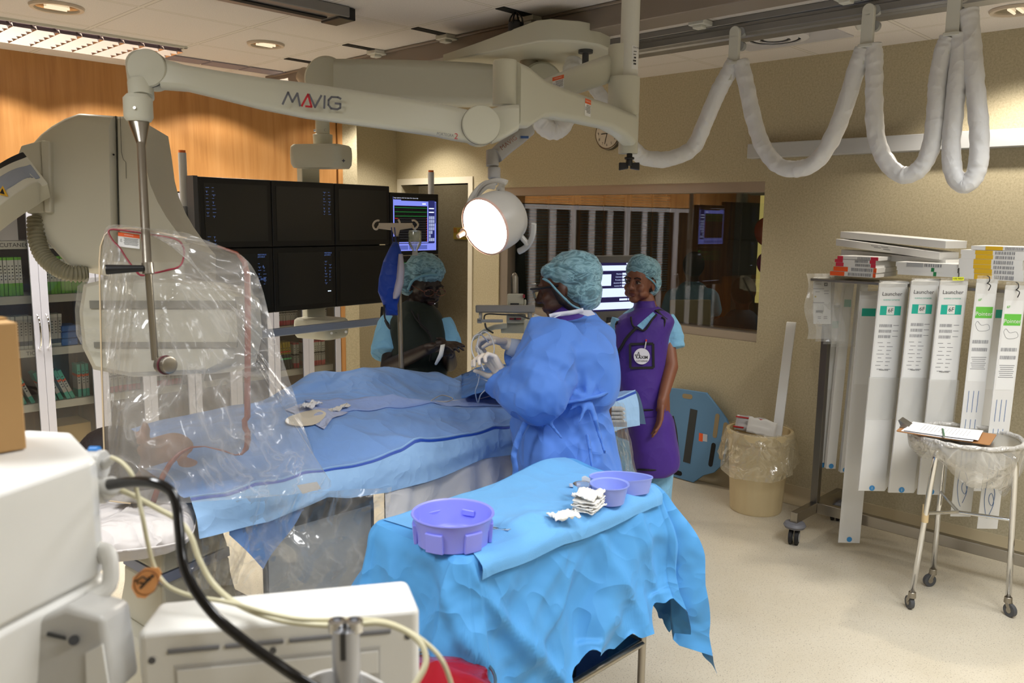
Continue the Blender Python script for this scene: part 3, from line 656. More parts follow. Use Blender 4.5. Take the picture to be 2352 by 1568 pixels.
w=MB(); qq=P(772,764,4.43); w.obox(qq,RGT*.006,FWD*.001,UPC*.001); w.build('housing_mark',black,o2)
# ECG screens: their own frame to the right of the bank
e0=tl+MU*(ww+.006)-MZ*.035
ecg=thing('monitor_pair','pair of stacked screens with green heart traces at the right of the bank','monitor',e0+MU*.2-MZ*.75)
m1=mon(ecg,e0,.402,.372,scr=emis('screen_lilac','#7f8ae8',.9),bz=.022); m2=mon(ecg,e0-MZ*.376,.402,.338,scr=m_scr,bz=.02)
def sq(mo,u0,v0,u1,v1,m,o=e0,lift=.002,name='screen_area'):
    MB().obox(o+MU*(u0+u1)/2-MZ*(v0+v1)/2+MN*lift,MU*(u1-u0)/2,MN*.0003,MZ*(v1-v0)/2).build(name,m,mo)
sq(m1,.022,.022,.38,.040,m_scr); sq(m1,.085,.040,.38,.046,m_scr); sq(m1,.030,.075,.302,.292,emis('screen_plot','#0c0c12',.4)); sq(m1,.312,.040,.366,.30,emis('screen_navy','#252a66',.8)); sq(m1,.022,.298,.36,.302,m_scr)
sq(m1,.022,.345,.38,.350,m_scr); sq(m1,.028,.312,.14,.338,emis('screen_lilac2','#5a66b8',.8)); sq(m1,.148,.312,.30,.338,emis('screen_lilac2','#5a66b8',.8)); sq(m1,.367,.05,.374,.18,emis('screen_navy','#252a66',.8),lift=.003)
wbtn=emis('screen_button','#9aa3c8',.9); wb=emis('screen_whitebar','#dfe6ff',1)
for r in range(7):
    for k in range(3):
        if (r==4 and k==2) or (r==5 and k): continue
        sq(m1,.316+k*.0165,.135+r*.0225,.330+k*.0165,.154+r*.0225,wbtn,lift=.003)
for v in (.085,.108): sq(m1,.316,v,.36,v+.007,wb,lift=.003)
sq(m1,.26,.058,.29,.066,wb)
text('Image  Applications  Edit  View  System  Print  Options  Help',e0+MU*.025-MZ*.030+MN*.0035,MU,MZ,.008,wb,m1,'screen_text')
gr=emis('trace_green','#25b04a',1.1); gl=emis('trace_grey','#4a4c50',.6); rd=emis('trace_red','#c02828',.9)
def trace(mo,o,u0,u1,v,amp,n,m,th=.00055,base=.0010):
    b=MB(); pts=[]; N=int((u1-u0)/.0012)
    for i in range(N+1):
        u=u0+(u1-u0)*i/N; ph=((u-u0)/(u1-u0)*n)%1; y=base*sin(i*.9)*.5
        if .70<ph<.73: y+=amp
        elif .73<ph<.76: y-=amp*.2
        elif .88<ph<.97: y+=amp*.16*sin((ph-.88)/.09*pi)
        pts.append((u,v-y))
    vs=[];fs=[]
    for i,(u,vv) in enumerate(pts): vs+=[o+MU*u-MZ*(vv-th)+MN*.0035,o+MU*u-MZ*(vv+th)+MN*.0035]
    fs=[(2*i,2*i+1,2*i+3,2*i+2) for i in range(len(pts)-1)]
    b.add(vs,fs); b.build('heart_trace',m,mo,ang=180)
trace(m1,e0,.032,.30,.087,.0,9,gr); trace(m1,e0,.032,.30,.112,.016,9,gr); trace(m1,e0,.032,.30,.137,.016,9,gr)
b=MB()
for k in range(9): vv=.152+k*.0148; b.obox(e0+MU*.166-MZ*vv+MN*.0035,MU*.134,MN*.0002,MZ*.0006)
b.build('trace_line',gl,m1)
b=MB(); b.obox(e0+MU*.045-MZ*.151+MN*.004,MU*.013,MN*.0002,MZ*.0015)
for k in range(10): b.obox(e0+MU*.297-MZ*(.150+k*.0148)+MN*.004,MU*.002,MN*.0002,MZ*.003)
b.build('trace_mark',rd,m1)
e1=e0-MZ*.376
trace(m2,e1,.06,.33,.040,.0,9,gr); trace(m2,e1,.06,.33,.078,.014,10,gr); trace(m2,e1,.06,.33,.104,.012,10,gr)
text('78',e1+MU*.352-MZ*.035+MN*.003,MU,MZ,.024,gr,m2,'screen_text'); text('93%',e1+MU*.345-MZ*.062+MN*.003,MU,MZ,.020,wb,m2,'screen_text'); text('--/--',e1+MU*.335-MZ*.088+MN*.003,MU,MZ,.018,rd,m2,'screen_text')
sq(m2,.06,.30,.30,.302,wb,e1); sq(m2,.35,.305,.37,.309,wb,e1)
# cable hanging at the bank's right edge
w=MB(); w.tube(cat([P(878,705,4.78),P(876,740,4.75),P(877,800,4.7),P(881,900,4.7),P(884,1010,4.7),V((P(884,1010,4.7).x,P(884,1010,4.7).y,.02))],6),.008,8); o=w.build('hanging_cable',black); tag(o,'thick black cable hanging straight down behind the blue pressure bag','cable')
# ================================================================ CEILING PLATE AND SUSPENSION ARM (carries the bank)
susp=thing('suspension_arm','cream ceiling suspension arm with round joint, running behind the lettered arm','arm',P(1215,140,4.3))
pl=[(1018,128),(1290,68),(1300,66),(1345,64),(1385,78),(1403,95),(1403,118),(1385,140),(1345,152),(1290,158),(1220,160)]
zt=2.62; base=[PZ(x,y,zt) for x,y in ((1018,130),(1232,82),(1300,95),(1390,92),(1401,112),(1370,150),(1290,165),(1190,160))]
# plate outline in plan (Y-long lozenge)
q0=PZ(1030,133,2.56); q1=PZ(1390,130,2.56)
opx=[(1018,141),(1070,131),(1125,120),(1180,108),(1232,98),(1265,95),(1330,99),(1378,107),(1401,117),(1400,134),(1372,150),(1300,163),(1200,166),(1100,160),(1035,150)]
outl=[PZ(x,y,2.56) for x,y in opx]; thk=[lerp(.035,.10,min(1,max(0,(x-1018)/215))) for x,y in opx]; cxp=sum(outl,V((0,0,0)))/len(outl)
w=MB(); rings=[]
for sc_,fz in ((.96,0),(1.0,.12),(1.0,.96),(.985,1)): rings.append([V((cxp.x+(p.x-cxp.x)*sc_,cxp.y+(p.y-cxp.y)*sc_,2.56+h_*fz)) for p,h_ in zip(outl,thk)])
w.loft(rings[::-1]); w.build('ceiling_plate',cream,susp,ang=50)
w=MB(); w.cyl((cxp.x,cxp.y,2.65),(cxp.x,cxp.y,2.729),.12,n=32); w.build('plate_mount',m_rail,susp)
hb=P(1215,150,4.3); w=MB(); w.cyl((hb.x,hb.y,2.565),(hb.x,hb.y,2.50),.048,n=28); w.build('hub',steel,susp)
jd=P(1240,196,4.3); el=P(758,186,4.25)
def disc(root,c,nrm,r,th,name='joint_cover',m=cream):
    n_=V(nrm).normalized(); w=MB(); w.lathe([(r*.9,-th/2),(r,-th/2+.012),(r,th/2-.012),(r*.9,th/2)],c,n_,40); return w.build(name,m,root,ang=40)
fh=V((FWD.x,FWD.y,0)).normalized()
disc(susp,jd,-fh+RGT*.2,.11,.13); disc(susp,el,-fh-RGT*.1,.112,.16)
w=MB(); A=P(1185,192,4.25); B=P(790,178,4.17); hx=V((0,0,1)); 
def armloft(a,b,hs,ws,dz=None,n=10,name='arm',root=None,m=cream,rad=.35):
    """rounded box section swept a->b with heights hs and widths ws (lists)"""
    a,b=V(a),V(b); d=(b-a).normalized(); s=d.cross(Z).normalized(); u=s.cross(d); R=[]
    N=len(hs)
    for i in range(N):
        t=i/(N-1); c=a+(b-a)*t+(u*dz[i] if dz else V((0,0,0)))
        R.append([c+s*x+u*y for x,y in rrect(0,0,ws[i],hs[i],min(ws[i],hs[i])*rad,4)])
    w=MB(); w.loft(R); return w.build(name,m,root,ang=40)
armloft(P(1170,198,4.22),P(770,186,4.18),[.19,.215,.22,.22,.215,.21],[.10,.12,.13,.13,.12,.11],name='main_arm',root=susp)
w=MB(); w.cyl(P(1190,160,4.1),P(1190,240,4.1),.05,n=24); w.build('arm_pivot',cream,susp,bevel=.01)
w=MB(); w.cyl(P(693,170,4.3),P(720,190,4.28),.04,.06,n=20); w.build('elbow_hub',mat('elbow_tan','#b9a893',.5),susp)
q=P(1345,120,4.0); w=MB(); w.cyl((q.x,q.y,2.56),(q.x,q.y,2.545),.035,n=24); w.cyl((q.x,q.y,2.545),(q.x,q.y,2.49),.016,n=16); w.build('cable_gland',darkgrey,susp)
# ================================================================ SHIELD ARM ON ITS CEILING COLUMN
colp=P(1443,200,3.38)
col=thing('ceiling_column','white round ceiling column carrying the shield arm and the lamp arm','column',(colp.x,colp.y,2.0))
w=MB(); w.cyl((colp.x,colp.y,2.72),(colp.x,colp.y,P(1443,240,3.38).z),.0375,n=36); w.build('column_tube',offw,col)
lab=MB(); 
def onc(px,py,d=3.335): return P(px,py,d)
o=MB(); cc=onc(1458,135); 
def curved(c,r,a0,a1,z0,z1,m,root,name,n=8):
    w=MB(); vs=[];N=n
    for i in range(N+1):
        a=a0+(a1-a0)*i/N
        for z in (z0,z1): vs.append(V((c.x+cos(a)*r,c.y+sin(a)*r,z)))
    w.add(vs,[(2*i,2*i+2,2*i+3,2*i+1) for i in range(N)]); return w.build(name,m,root,ang=180)
ca=atan2(-FWD.y,-FWD.x)
zl0,zl1=P(1458,160,3.35).z,P(1458,108,3.35).z
lb=curved(colp,.0382,ca+.15,ca+1.1,zl0,zl1,mat('label_white','#e2e2e0',.5),col,'rating_label')
lu=V((-sin(ca+.5),cos(ca+.5),0)); lo=V((colp.x+cos(ca+.5)*.0395,colp.y+sin(ca+.5)*.0395,0))
text('MAVIG',lo+Z*(zl1-.008)-lu*.011,lu,Z,.010,black,lb,thick=.001)
w=MB()
for k in range(5): w.obox(lo+Z*(zl1-.022-.012*k)-lu*.002*(k%2),lu*(.007-.001*(k%3)),V((cos(ca+.5),sin(ca+.5),0))*.0006,Z*(.003 if k>1 else .0012))
w.build('label_print',darkgrey,lb)
def sleeveseg(name,py0,py1,r,px=1436,root=col,d=3.38,m=cream,bev=.012):
    q=P(px,py0,d); z0=q.z; z1=P(px,py1,d).z; w=MB(); w.lathe([(r*.97,z0-z1),(r,z0-z1-.01),(r,.01),(r*.97,0)],(q.x,q.y,z1),n=36); return w.build(name,m,root,ang=40)
sleeveseg('upper_collar',105,178,.052,1427); sleeveseg('middle_collar',178,262,.064,1434)
# lower swivel block at the column foot
sleeveseg('foot_block',262,352,.040,1445,d=3.40); 
kb=P(1446,395,3.40); w=MB(); kt=P(1446,352,3.40); w.cyl(kt,kt-Z*.022,.012,n=16); w.cyl(kt-Z*.015,kt-Z*.025,.02,n=20); w.cyl(kt-Z*.022,kt-Z*.05,.012,.016,n=16)
for s in (-1,1): w.loft([[kt-Z*.05+RGT*s*.004+UPC*y+FWD*z for y,z in ((-.012,-.008),(.012,-.008),(.012,.008),(-.012,.008))],[kt-Z*.054+RGT*s*.042+UPC*y*1.2+FWD*z for y,z in ((-.012,-.008),(.014,-.008),(.014,.008),(-.012,.008))]])
w.build('clamp_knob',black,col,bevel=.003)
# extension arm column -> elbow
ext=thing('extension_arm','white horizontal extension arm with an orange and white warning label','arm',P(1300,240,3.1))
EA=P(1448,300,3.38); EB=P(1165,205,2.72)
w=MB()
def sect(c,s,u,w_,h,r=.3): return [c+s*x+u*y for x,y in rrect(0,0,w_,h,min(w_,h)*r,4)]
d_=(EB-EA).normalized(); s_=d_.cross(Z).normalized(); u_=Z
R=[]
for t,h,hoff in ((0.02,.125,.0),(.12,.10,.012),(.25,.092,.02),(.5,.10,.012),(.72,.115,.004),(.80,.135,.0),(.90,.20,-.012),(.97,.21,-.014)):
    R.append(sect(EA+(EB-EA)*t+Z*hoff,s_,u_,.075,h))
w.loft(R); w.build('arm_body',cream,ext,ang=40)
q=P(1160,205,2.74); zt=P(1160,141,2.74).z; zb=P(1160,241,2.74).z; w=MB(); w.lathe([(.038,zt-zb),(.041,zt-zb-.008),(.041,0),(.041,-.0)],(q.x,q.y,zb),n=36); w.build('elbow_sleeve',cream,ext,ang=40)
nv=-(s_ if s_.dot(FWD)>0 else -s_); lc=P(1345,248,3.05); fac=EA+(EB-EA)*((lc-EA).dot(d_)/(EB-EA).length)
lc=V((fac.x,fac.y,0))+nv*.0385; lc.z=P(1345,248,3.05).z
uu=-d_ if (-d_).dot(RGT)>0 else d_; 
def warnlabel(root,c,u,v,wd,hg):
    n=V(u).normalized().cross(V(v).normalized()); u=V(u).normalized(); v=V(v).normalized()
    if n.dot(FWD)>0: n=-n
    o=MB().obox(c,u*wd/2,v*hg/2,n*.0004).build('warning_label',mat('label_white','#e2e2e0',.5),root)
    MB().obox(c+v*hg*.36+n*.0006,u*wd/2,v*hg*.14,n*.0003).build('label_header',mat('label_orange','#e0602a',.5),o)
    w=MB()
    for k in range(6): w.obox(c+v*hg*(.13-.085*k)+u*wd*.1+n*.0007,u*wd*(.34-.03*(k%2)),v*hg*.014,n*.0002)
    t=.1*hg; a=c-u*wd*.36-v*hg*.05+n*.0007
    for p,q in ((a-u*t*.6-v*t,a+u*t*.6-v*t),(a-u*t*.6-v*t,a+v*t),(a+u*t*.6-v*t,a+v*t)): w.beam(p,q,t*.12,.0003,n)
    w.build('label_print',black,o); text('WARNING',c+v*hg*.36+n*.001,u,v,hg*.12,mat('label_pale','#f2d8c8',.5),o,align='CENTER',thick=.0002); return o
warnlabel(ext,lc,uu,Z,.040,.060)
# second (upper) arm from the column collar going back, it carries the lamp
la=thing('lamp_arm','cream upper arm going back from the column, with an orange label, carrying the lamp','arm',P(1300,190,3.5))
armloft(P(1420,150,3.45),P(1190,232,3.05),[.105,.105,.10,.085,.06],[.07,.07,.065,.06,.05],root=la,name='arm_body')
warnlabel(la,P(1282,190,3.13),RGT*.9+Z*-.0+UPC*.25,UPC,.045,.05)
w=MB(); a=P(1207,236,3.0); b2=P(1212,315,3.0); w.cyl(a,P(1208,265,3.0),.024,n=24); w.cyl(P(1208,265,3.0),P(1208,300,2.98),.028,n=24); w.build('pivot_sleeve',offw,la,bevel=.003)
armloft(P(1212,292,2.96),P(1138,358,2.86),[.062,.06,.052,.05],[.05,.05,.045,.045],name='spring_arm',root=la,m=mat('spring_grey','#a8a6a4',.4))
text('MAVIG',P(1150,342,2.80),RGT*.80+UPC*.60,UPC*.80-RGT*.60,.022,mat('logo_rust','#8a5a48',.5),la)
w=MB(); w.obox(P(1205,315,2.9),RGT*.014,FWD*.002,UPC*.004); w.build('blue_mark',mat('mark_blue','#3a5a90',.5),la)
w=MB(); w.cyl(P(1131,345,2.86),P(1131,382,2.86),.022,n=20); w.cyl(P(1135,385,2.86),P(1135,410,2.86),.022,n=20); w.cyl(P(1135,410,2.86),P(1135,425,2.86),.012,n=16); w.build('lamp_swivel',mat('spring_grey','#a8a6a4',.4),la,bevel=.003)
# ================================================================ LAMP
lc=P(1118,505,2.72)
lamp_=thing('procedure_lamp','lit round procedure lamp with a curved yoke and side handles','lamp',lc)
dirv=(RGT*-.62+DWN*.42-FWD*.66).normalized()      # light direction
back=-dirv; fcc=P(1113,521,2.62)
w=MB(); w.lathe([(.0895,0),(.0935,.004),(.095,.05),(.093,.080),(.083,.115),(.063,.135),(.03,.146),(0,.147)],fcc,back,48); w.build('lamp_head',mat('lamp_grey','#b3b0aa',.38),lamp_,ang=50)
w=MB(); w.lathe([(.0925,-.004),(.0942,0),(.0942,.006),(.0925,.006)],fcc,back,48,caps=False); w.build('lens_ring',mat('lens_ring','#caa79c',.3),lamp_)
w=MB(); w.lathe([(.0885,.0),(.06,-.004),(0,-.005)],fcc,back,48,caps=False); w.build('lens',emis('lamp_lens','#fff3df',14),lamp_)
lamp('SPOT','procedure_lamp_light',fcc+dirv*.02,38,(1,.93,.82),.09,target=fcc+dirv,spot=75,blend=.8)
x_,y_,z_=frame(back,Z)
def arc(c,e1,e2,r,a0,a1,n=18): return [c+e1*(r*cos(radians(a0+(a1-a0)*i/n)))+e2*(r*sin(radians(a0+(a1-a0)*i/n))) for i in range(n+1)]
w=MB(); yc=[P(1135,425,2.80),P(1118,424,2.78),P(1098,440,2.75),P(1082,465,2.73),P(1077,500,2.72),P(1080,520,2.71)]
w.tube(cat(yc,8),.0095,10,flat=1.6,up=FWD); w.build('yoke',mat('lamp_grey','#b3b0aa',.38),lamp_)
w=MB(); hc=fcc+back*.098; w.tube(arc(hc,x_,y_,.121,-160,20,26),.006,8,flat=1.7); w.tube(cat([hc+x_*.121*cos(0.3)+y_*.121*sin(.3),hc+x_*.09],3),.009,8)
for a in (-60,-120,10): w.cyl(hc+x_*(.082*cos(radians(a)))+y_*(.082*sin(radians(a))),hc+x_*(.123*cos(radians(a)))+y_*(.123*sin(radians(a))),.009,n=10)
w.build('handle_ring',mat('lamp_grey','#b3b0aa',.38),lamp_)
w=MB(); w.tube(arc(hc,x_,y_,.121,100,165,12),.006,8,flat=1.7); w.cyl(hc+x_*(.082*cos(radians(140)))+y_*(.082*sin(radians(140))),hc+x_*(.123*cos(radians(140)))+y_*(.123*sin(radians(140))),.009,n=10); w.build('lower_handle',mat('lamp_grey','#b3b0aa',.38),lamp_)
w=MB(); k0=P(1172,497,2.66); w.cyl(k0,P(1185,496,2.66),.009,n=16); w.build('adjust_knob',black,lamp_)
w=MB(); k0=P(1077,525,2.62); k1=P(1052,543,2.58); w.cyl(k0,lerp(k0,k1,.5),.012,.014,n=16); w.cyl(lerp(k0,k1,.5),k1,.010,.007,n=16); w.build('sterile_handle',mat('handle_metal','#c9a890',.3,.5),lamp_)
text('Mach 120',P(1153,510,2.58),UPC*-.9+RGT*.35,RGT*.9+UPC*.35,.012,darkgrey,lamp_)
# ================================================================ SPRING ARM WITH LETTERING, carries the shield
sa=thing('spring_arm','long white spring arm with grey and red lettering across the picture','arm',P(760,230,2.62))
J1=P(1102,290,2.66); J0=P(347,162,2.50)
R=[]; dd=(J0-J1); dn=dd.normalized(); s2=dn.cross(Z).normalized(); u2=s2.cross(dn)
if u2.z<0: u2=-u2
dep=[2.66,2.66,2.65,2.62,2.60,2.57,2.53,2.51,2.50]
prof=[(1090,258,330),(1040,246,322),(1000,238,313),(900,222,298),(700,192,271),(600,180,251),(500,164,226),(430,152,209),(375,136,205)]
for (px,yt,yb),dpt in zip(prof,dep):
    a=P(px,yt,dpt); b2=P(px,yb,dpt); c=(a+b2)/2; h=(a-b2).length
    uu2=(a-b2).normalized(); R.append([c+s2*x+uu2*y for x,y in rrect(0,0,.075,h,.018,4)])
w=MB(); w.loft(R); body=w.build('arm_body',cream,sa,ang=40)
fn=s2 if s2.dot(FWD)<0 else -s2
def jd_(c,r,name):
    w=MB(); w.lathe([(r*.98,.048),(r,.044),(r,-.05),(r*.98,-.052)],c,fn,44); g=MB(); g.lathe([(r*1.0,.030),(r*1.012,.032),(r*1.012,.036),(r*1.0,.038)],c,fn,44,caps=False); g.build('joint_gap',m_dark,sa); w.lathe([(r*.96,.048),(r*.95,.0505),(0,.0515)],c,fn,44); return w.build(name,cream,sa,ang=40)
jd_(J1,.061,'joint_cover'); jd_(J0,.055,'joint_cover')
def onarm(px,py):   # onto the arm's front face
    n=fn; o=lerp(J1,J0,.5)+fn*.0385; r=ray(px,py); return CAMLOC+r*((o-CAMLOC).dot(n)/r.dot(n))
ta=onarm(650,225); tb=onarm(782,238); tu=(tb-ta).normalized(); tv=fn.cross(tu)
if tv.z<0: tv=-tv
lw=(tb-ta).length
m_lg=mat('logo_grey','#63646c',.5); m_lr=mat('logo_red','#b8202c',.5)
def stroke(pts,m,wd=.0062,root=None,nm='logo'):
    w=MB()
    for a,b in zip(pts[:-1],pts[1:]):
        A=ta+tu*a[0]*lw+tv*a[1]*lw+fn*.0012; B=ta+tu*b[0]*lw+tv*b[1]*lw+fn*.0012; e=(B-A).normalized(); q=e.cross(fn); w.add([A-q*wd/2-e*wd*.3,A+q*wd/2-e*wd*.3,B+q*wd/2+e*wd*.3,B-q*wd/2+e*wd*.3],[(0,1,2,3)])
    w.build(nm,m,body,ang=180)
hh=.105
stroke([(0,-hh),(.085,hh),(.165,-hh*.5),(.245,hh),(.30,-hh)],m_lg); stroke([(.33,-hh),(.43,hh),(.50,-hh),(.50,-hh),(.40,-hh)],m_lr); stroke([(.45,hh),(.56,-hh),(.66,hh)],m_lg); stroke([(.72,hh),(.72,-hh)],m_lg)
stroke([(1.0,hh*.8),(.95,hh),(.84,hh*.95),(.79,hh*.4),(.79,-hh*.4),(.84,-hh*.95),(.95,-hh),(1.0,-hh*.7),(1.0,-hh*.05),(.91,-hh*.05)],m_lg)
pa=onarm(1003,307); pu=(onarm(1050,313)-pa).normalized(); pv=fn.cross(pu); pv=pv if pv.z>0 else -pv
text('PORTEGRA',pa+fn*.001,pu,pv,.0125,m_lg,body,'logo',sx=.85); text('2',onarm(1043,313)+fn*.001,pu,pv,.026,m_lr,body,'logo')
# joint block at the elbow, and shield hanger
w=MB(); a=P(1165,243,2.70); R=[]
for px,yt,yb,wd in ((1128,252,330,.07),(1150,246,322,.08),(1175,243,308,.08),(1189,243,300,.07)):
    p=P(px,yt,2.70);q=P(px,yb,2.70); c=(p+q)/2; R.append([c+s2*x+Z*y for x,y in rrect(0,0,wd,(p-q).length,.02,4)])
w.loft(R); w.build('elbow_block',cream,sa,ang=40)
hx=P(322,165,2.50)
w=MB(); p0=P(325,150,2.50); p1=P(325,225,2.47); w.cap(p0,P(325,185,2.5),.045,.040,24); w.cyl(P(322,190,2.48),p1,.036,n=28); w.build('head_block',cream,sa,ang=60)
w=MB(); w.lathe([(.034,0),(.041,.012),(.041,.066),(.030,.078)],P(319,279,2.46)-Z*0,Z,32); w.build('swivel_cup',cream,sa,ang=40)
w=MB(); qq=P(310,248,2.415); w.cyl(qq,qq-FWD*.004,.0045,n=12); w.build('swivel_screw',steel,sa)
# ================================================================ X-RAY GANTRY (left)
m_gan=mat('gantry_cream','#cfccbc',.42,spec=.35); m_gan2=mat('gantry_shadow_gap','#2a2b26',.7)
gan=thing('xray_gantry','large cream X-ray gantry with rounded housing and curved rail at the left','x-ray machine',P(250,1000,3.45)*1.0)
GD=3.42
def silh(pts,d,dd): # px outline on the plane facing the camera at distance d, extruded away by dd metres
    return [P(x,y,d) for x,y in pts], FWD*dd
def dome(outl,d0,steps,name,root,m=m_gan,ang=40,c=None):
    """rounded housing: outline rings, steps = (scale, distance)"""
    cx=sum(p[0] for p in outl)/len(outl) if c is None else c[0]; cy=sum(p[1] for p in outl)/len(outl) if c is None else c[1]
    R=[]
    for s,dd in steps:
        R.append([P(cx+(x-cx)*s,cy+(y-cy)*s,d0)+FWD*dd for x,y in outl])
    R=R[::-1]
    w=MB(); w.loft(R); return w.build(name,m,root,ang=ang)
L1=[(265,264),(225,261),(183,258),(150,270),(120,287),(95,306),(78,325),(68,350),(64,400),(66,450),(70,490),(85,525),(105,555),(130,583),(150,605),(165,620),(215,621),(272,622)]
dome(L1,GD,[(.80,-.035),(.92,-.028),(.975,-.01),(1,.02),(1,.30)],'housing',gan,c=(235,440))
L2=[(270,268),(300,266),(322,275),(331,330),(338,385),(348,425),(365,465),(385,500),(410,535),(440,570),(440,640),(277,640)]
dome(L2,GD+.01,[(.965,-.012),(1,.0),(1,.28)],'side_cover',gan)
w=MB(); w.add([P(265,266,GD-.012),P(267,266,GD-.012),P(276,622,GD-.012),P(273.5,622,GD-.012)],[(0,1,2,3)]); w.build('panel_gap',m_gan2,gan)
w=MB(); pts=[(276,268),(279,350),(283,366),(289,372),(290,410)]
w.tube([P(x,y,GD-.008) for x,y in pts],.0009,6); w.build('seam',m_gan2,gan)
w=MB(); w.cyl(P(261,355,GD-.045),P(261,355,GD-.02),.004,n=10); w.build('screw',black,gan)
w=MB(); w.prism([P(x,y,GD-.06) for x,y in ((92,322),(114,323),(117,488),(101,488),(94,322))][:4],FWD*.14); w.prism([P(x,y,GD-.05) for x,y in ((48,334),(92,322),(96,400),(40,400),(42,350))],FWD*.12); w.prism([P(x,y,GD-.05) for x,y in ((54,468),(100,462),(102,488),(62,490))],FWD*.12)
w.build('rail_bracket',m_gan,gan,bevel=.006)
cp_=[P(90,407,3.30),P(60,421,3.27),P(20,444,3.2),P(-30,478,3.12),P(-90,530,3.05),P(-150,600,3.0),P(-200,690,2.95)]
cp_=cat(cp_,5)
def band(cl,off,h,dn,name,m,df=0):
    R=[]
    for i,p in enumerate(cl):
        t=(cl[min(i+1,len(cl)-1)]-cl[max(i-1,0)]).normalized(); f=FWD-t*FWD.dot(t); f.normalize(); u=t.cross(f); u=u if u.z>0 else -u
        c=p+u*off+f*df; R.append([c+u*y+f*z for y,z in ((-h/2,-dn/2),(h/2,-dn/2),(h/2,dn/2),(-h/2,dn/2))])
    w=MB(); w.loft(R); return w.build(name,m,gan,bevel=.003)
band(cp_,0,.135,.12,'curved_rail',m_gan); band(cp_,.080,.030,.11,'rail_belt',black); band(cp_[1:],.0,.066,.126,'rail_inset',mat('rail_blue_grey','#8f96a3',.45))
tri=P(6,441,3.10); w=MB(); w.prism([tri+UPC*.024,tri+RGT*.020-UPC*.017,tri-RGT*.020-UPC*.008],FWD*.002); o=w.build('warning_triangle',mat('warning_yellow','#d8a62a',.5),gan)
w=MB(); w.prism([tri-FWD*.001+UPC*.014,tri-FWD*.001+RGT*.008-UPC*.009,tri-FWD*.001-RGT*.010-UPC*.004],FWD*.0005); w.build('triangle_mark',black,o)
# corrugated hose
hp=cat([P(83,500,3.40),P(84,545,3.38),P(98,585,3.37),P(125,612,3.37),P(160,628,3.38),P(200,628,3.42)],22)
w=MB(); w.tube(hp,[.031+.0035*(1 if (i//2)%2 else -1) for i in range(len(hp))],18); w.build('corrugated_hose',mat('hose_olive','#858069',.55),gan,ang=180)
# flat detector over the patient, in a clear bag
DT=[(192,652),(240,640),(420,640),(510,648),(545,680),(552,770),(535,838),(495,858),(300,866),(215,850),(190,800),(182,715)]
dome(DT,2.95,[(.9,-.03),(.98,-.01),(1,.03),(1,.26)],'detector_head',gan)
w=MB(); w.prism([P(x,y,2.912) for x,y in ((205,690),(540,690),(542,708),(206,708))],FWD*.01); w.prism([P(x,y,2.912) for x,y in ((215,785),(545,785),(543,798),(216,798))],FWD*.01); w.build('detector_groove',mat('groove_grey','#77766c',.5),gan)
w=MB(); w.prism([P(x,y,3.2) for x,y in ((250,600),(420,600),(430,680),(240,680))],FWD*.15); w.build('detector_neck',m_gan,gan,bevel=.01)
film=thinmat('clear_film','#e6e5e3',.19,.02,.12,wr=.55,wscale=3.6,streak=.22,transl=.4)
film2=thinmat('clear_film_bag','#dedcd8',.08,.02,.12,wr=.22,wscale=4,streak=.22,transl=.4)
w=MB(); B1=[(x,y) for x,y in ((250,632),(205,640),(184,655),(180,700),(178,760),(185,800),(215,800),(246,806),(246,700))]
dome([(x,y) for x,y in ((300,630),(205,636),(183,655),(177,710),(180,770),(200,806),(250,815),(300,815))],2.90,[(.96,-.02),(1,.02),(1,.2)],'detector_bag',gan,film2)
# ================================================================ TABLE, PEDESTAL
tb=thing('procedure_table','cream procedure table and pedestal with blue stripe under the blue drape','table',(1.7,2.6,0))
w=MB(); w.bb((.78,2.34,.86),(3.05,2.84,.90)); w.build('tabletop',mat('tabletop_dark','#2f3236',.5),tb,bevel=.01)
pc=P(372,1330,2.62); pl_=P(283,1285,2.78); pr_=P(528,1280,2.86)
ez=V((0,0,0)); A=V((pc.x,pc.y,0)); Bq=V((pl_.x,pl_.y,0)); Cq=V((pr_.x,pr_.y,0)); Dq=Bq+Cq-A
def ring_(s,z,c=(A+Bq+Cq+Dq)/4): return [V((c.x+(p.x-c.x)*s,c.y+(p.y-c.y)*s,z)) for p in (A,Cq,Dq,Bq)]
zc=P(372,1330,2.62).z
w=MB(); w.loft([ring_(1.12,.42),ring_(1.12,zc-.16),ring_(1.02,zc-.08),ring_(1.0,zc-.02)]); w.build('pedestal',m_gan,tb,bevel=.012)
w=MB(); w.loft([ring_(1.003,zc-.02),ring_(.995,zc+.012)]); w.build('pedestal_stripe',mat('stripe_blue_grey','#8f98b3',.45),tb)
w=MB(); w.loft([ring_(.99,zc+.012),ring_(.9,zc+.07),ring_(.6,zc+.11),ring_(.55,.86)]); w.build('pedestal_neck',m_gan,tb,bevel=.01)
w=MB(); w.loft([[V((p.x*1.0,p.y,z)) for p in ring_(s,0)] for s,z in ((1.7,0),(1.7,.36),(1.6,.42))]); w.build('floor_base',m_gan,tb,bevel=.02)
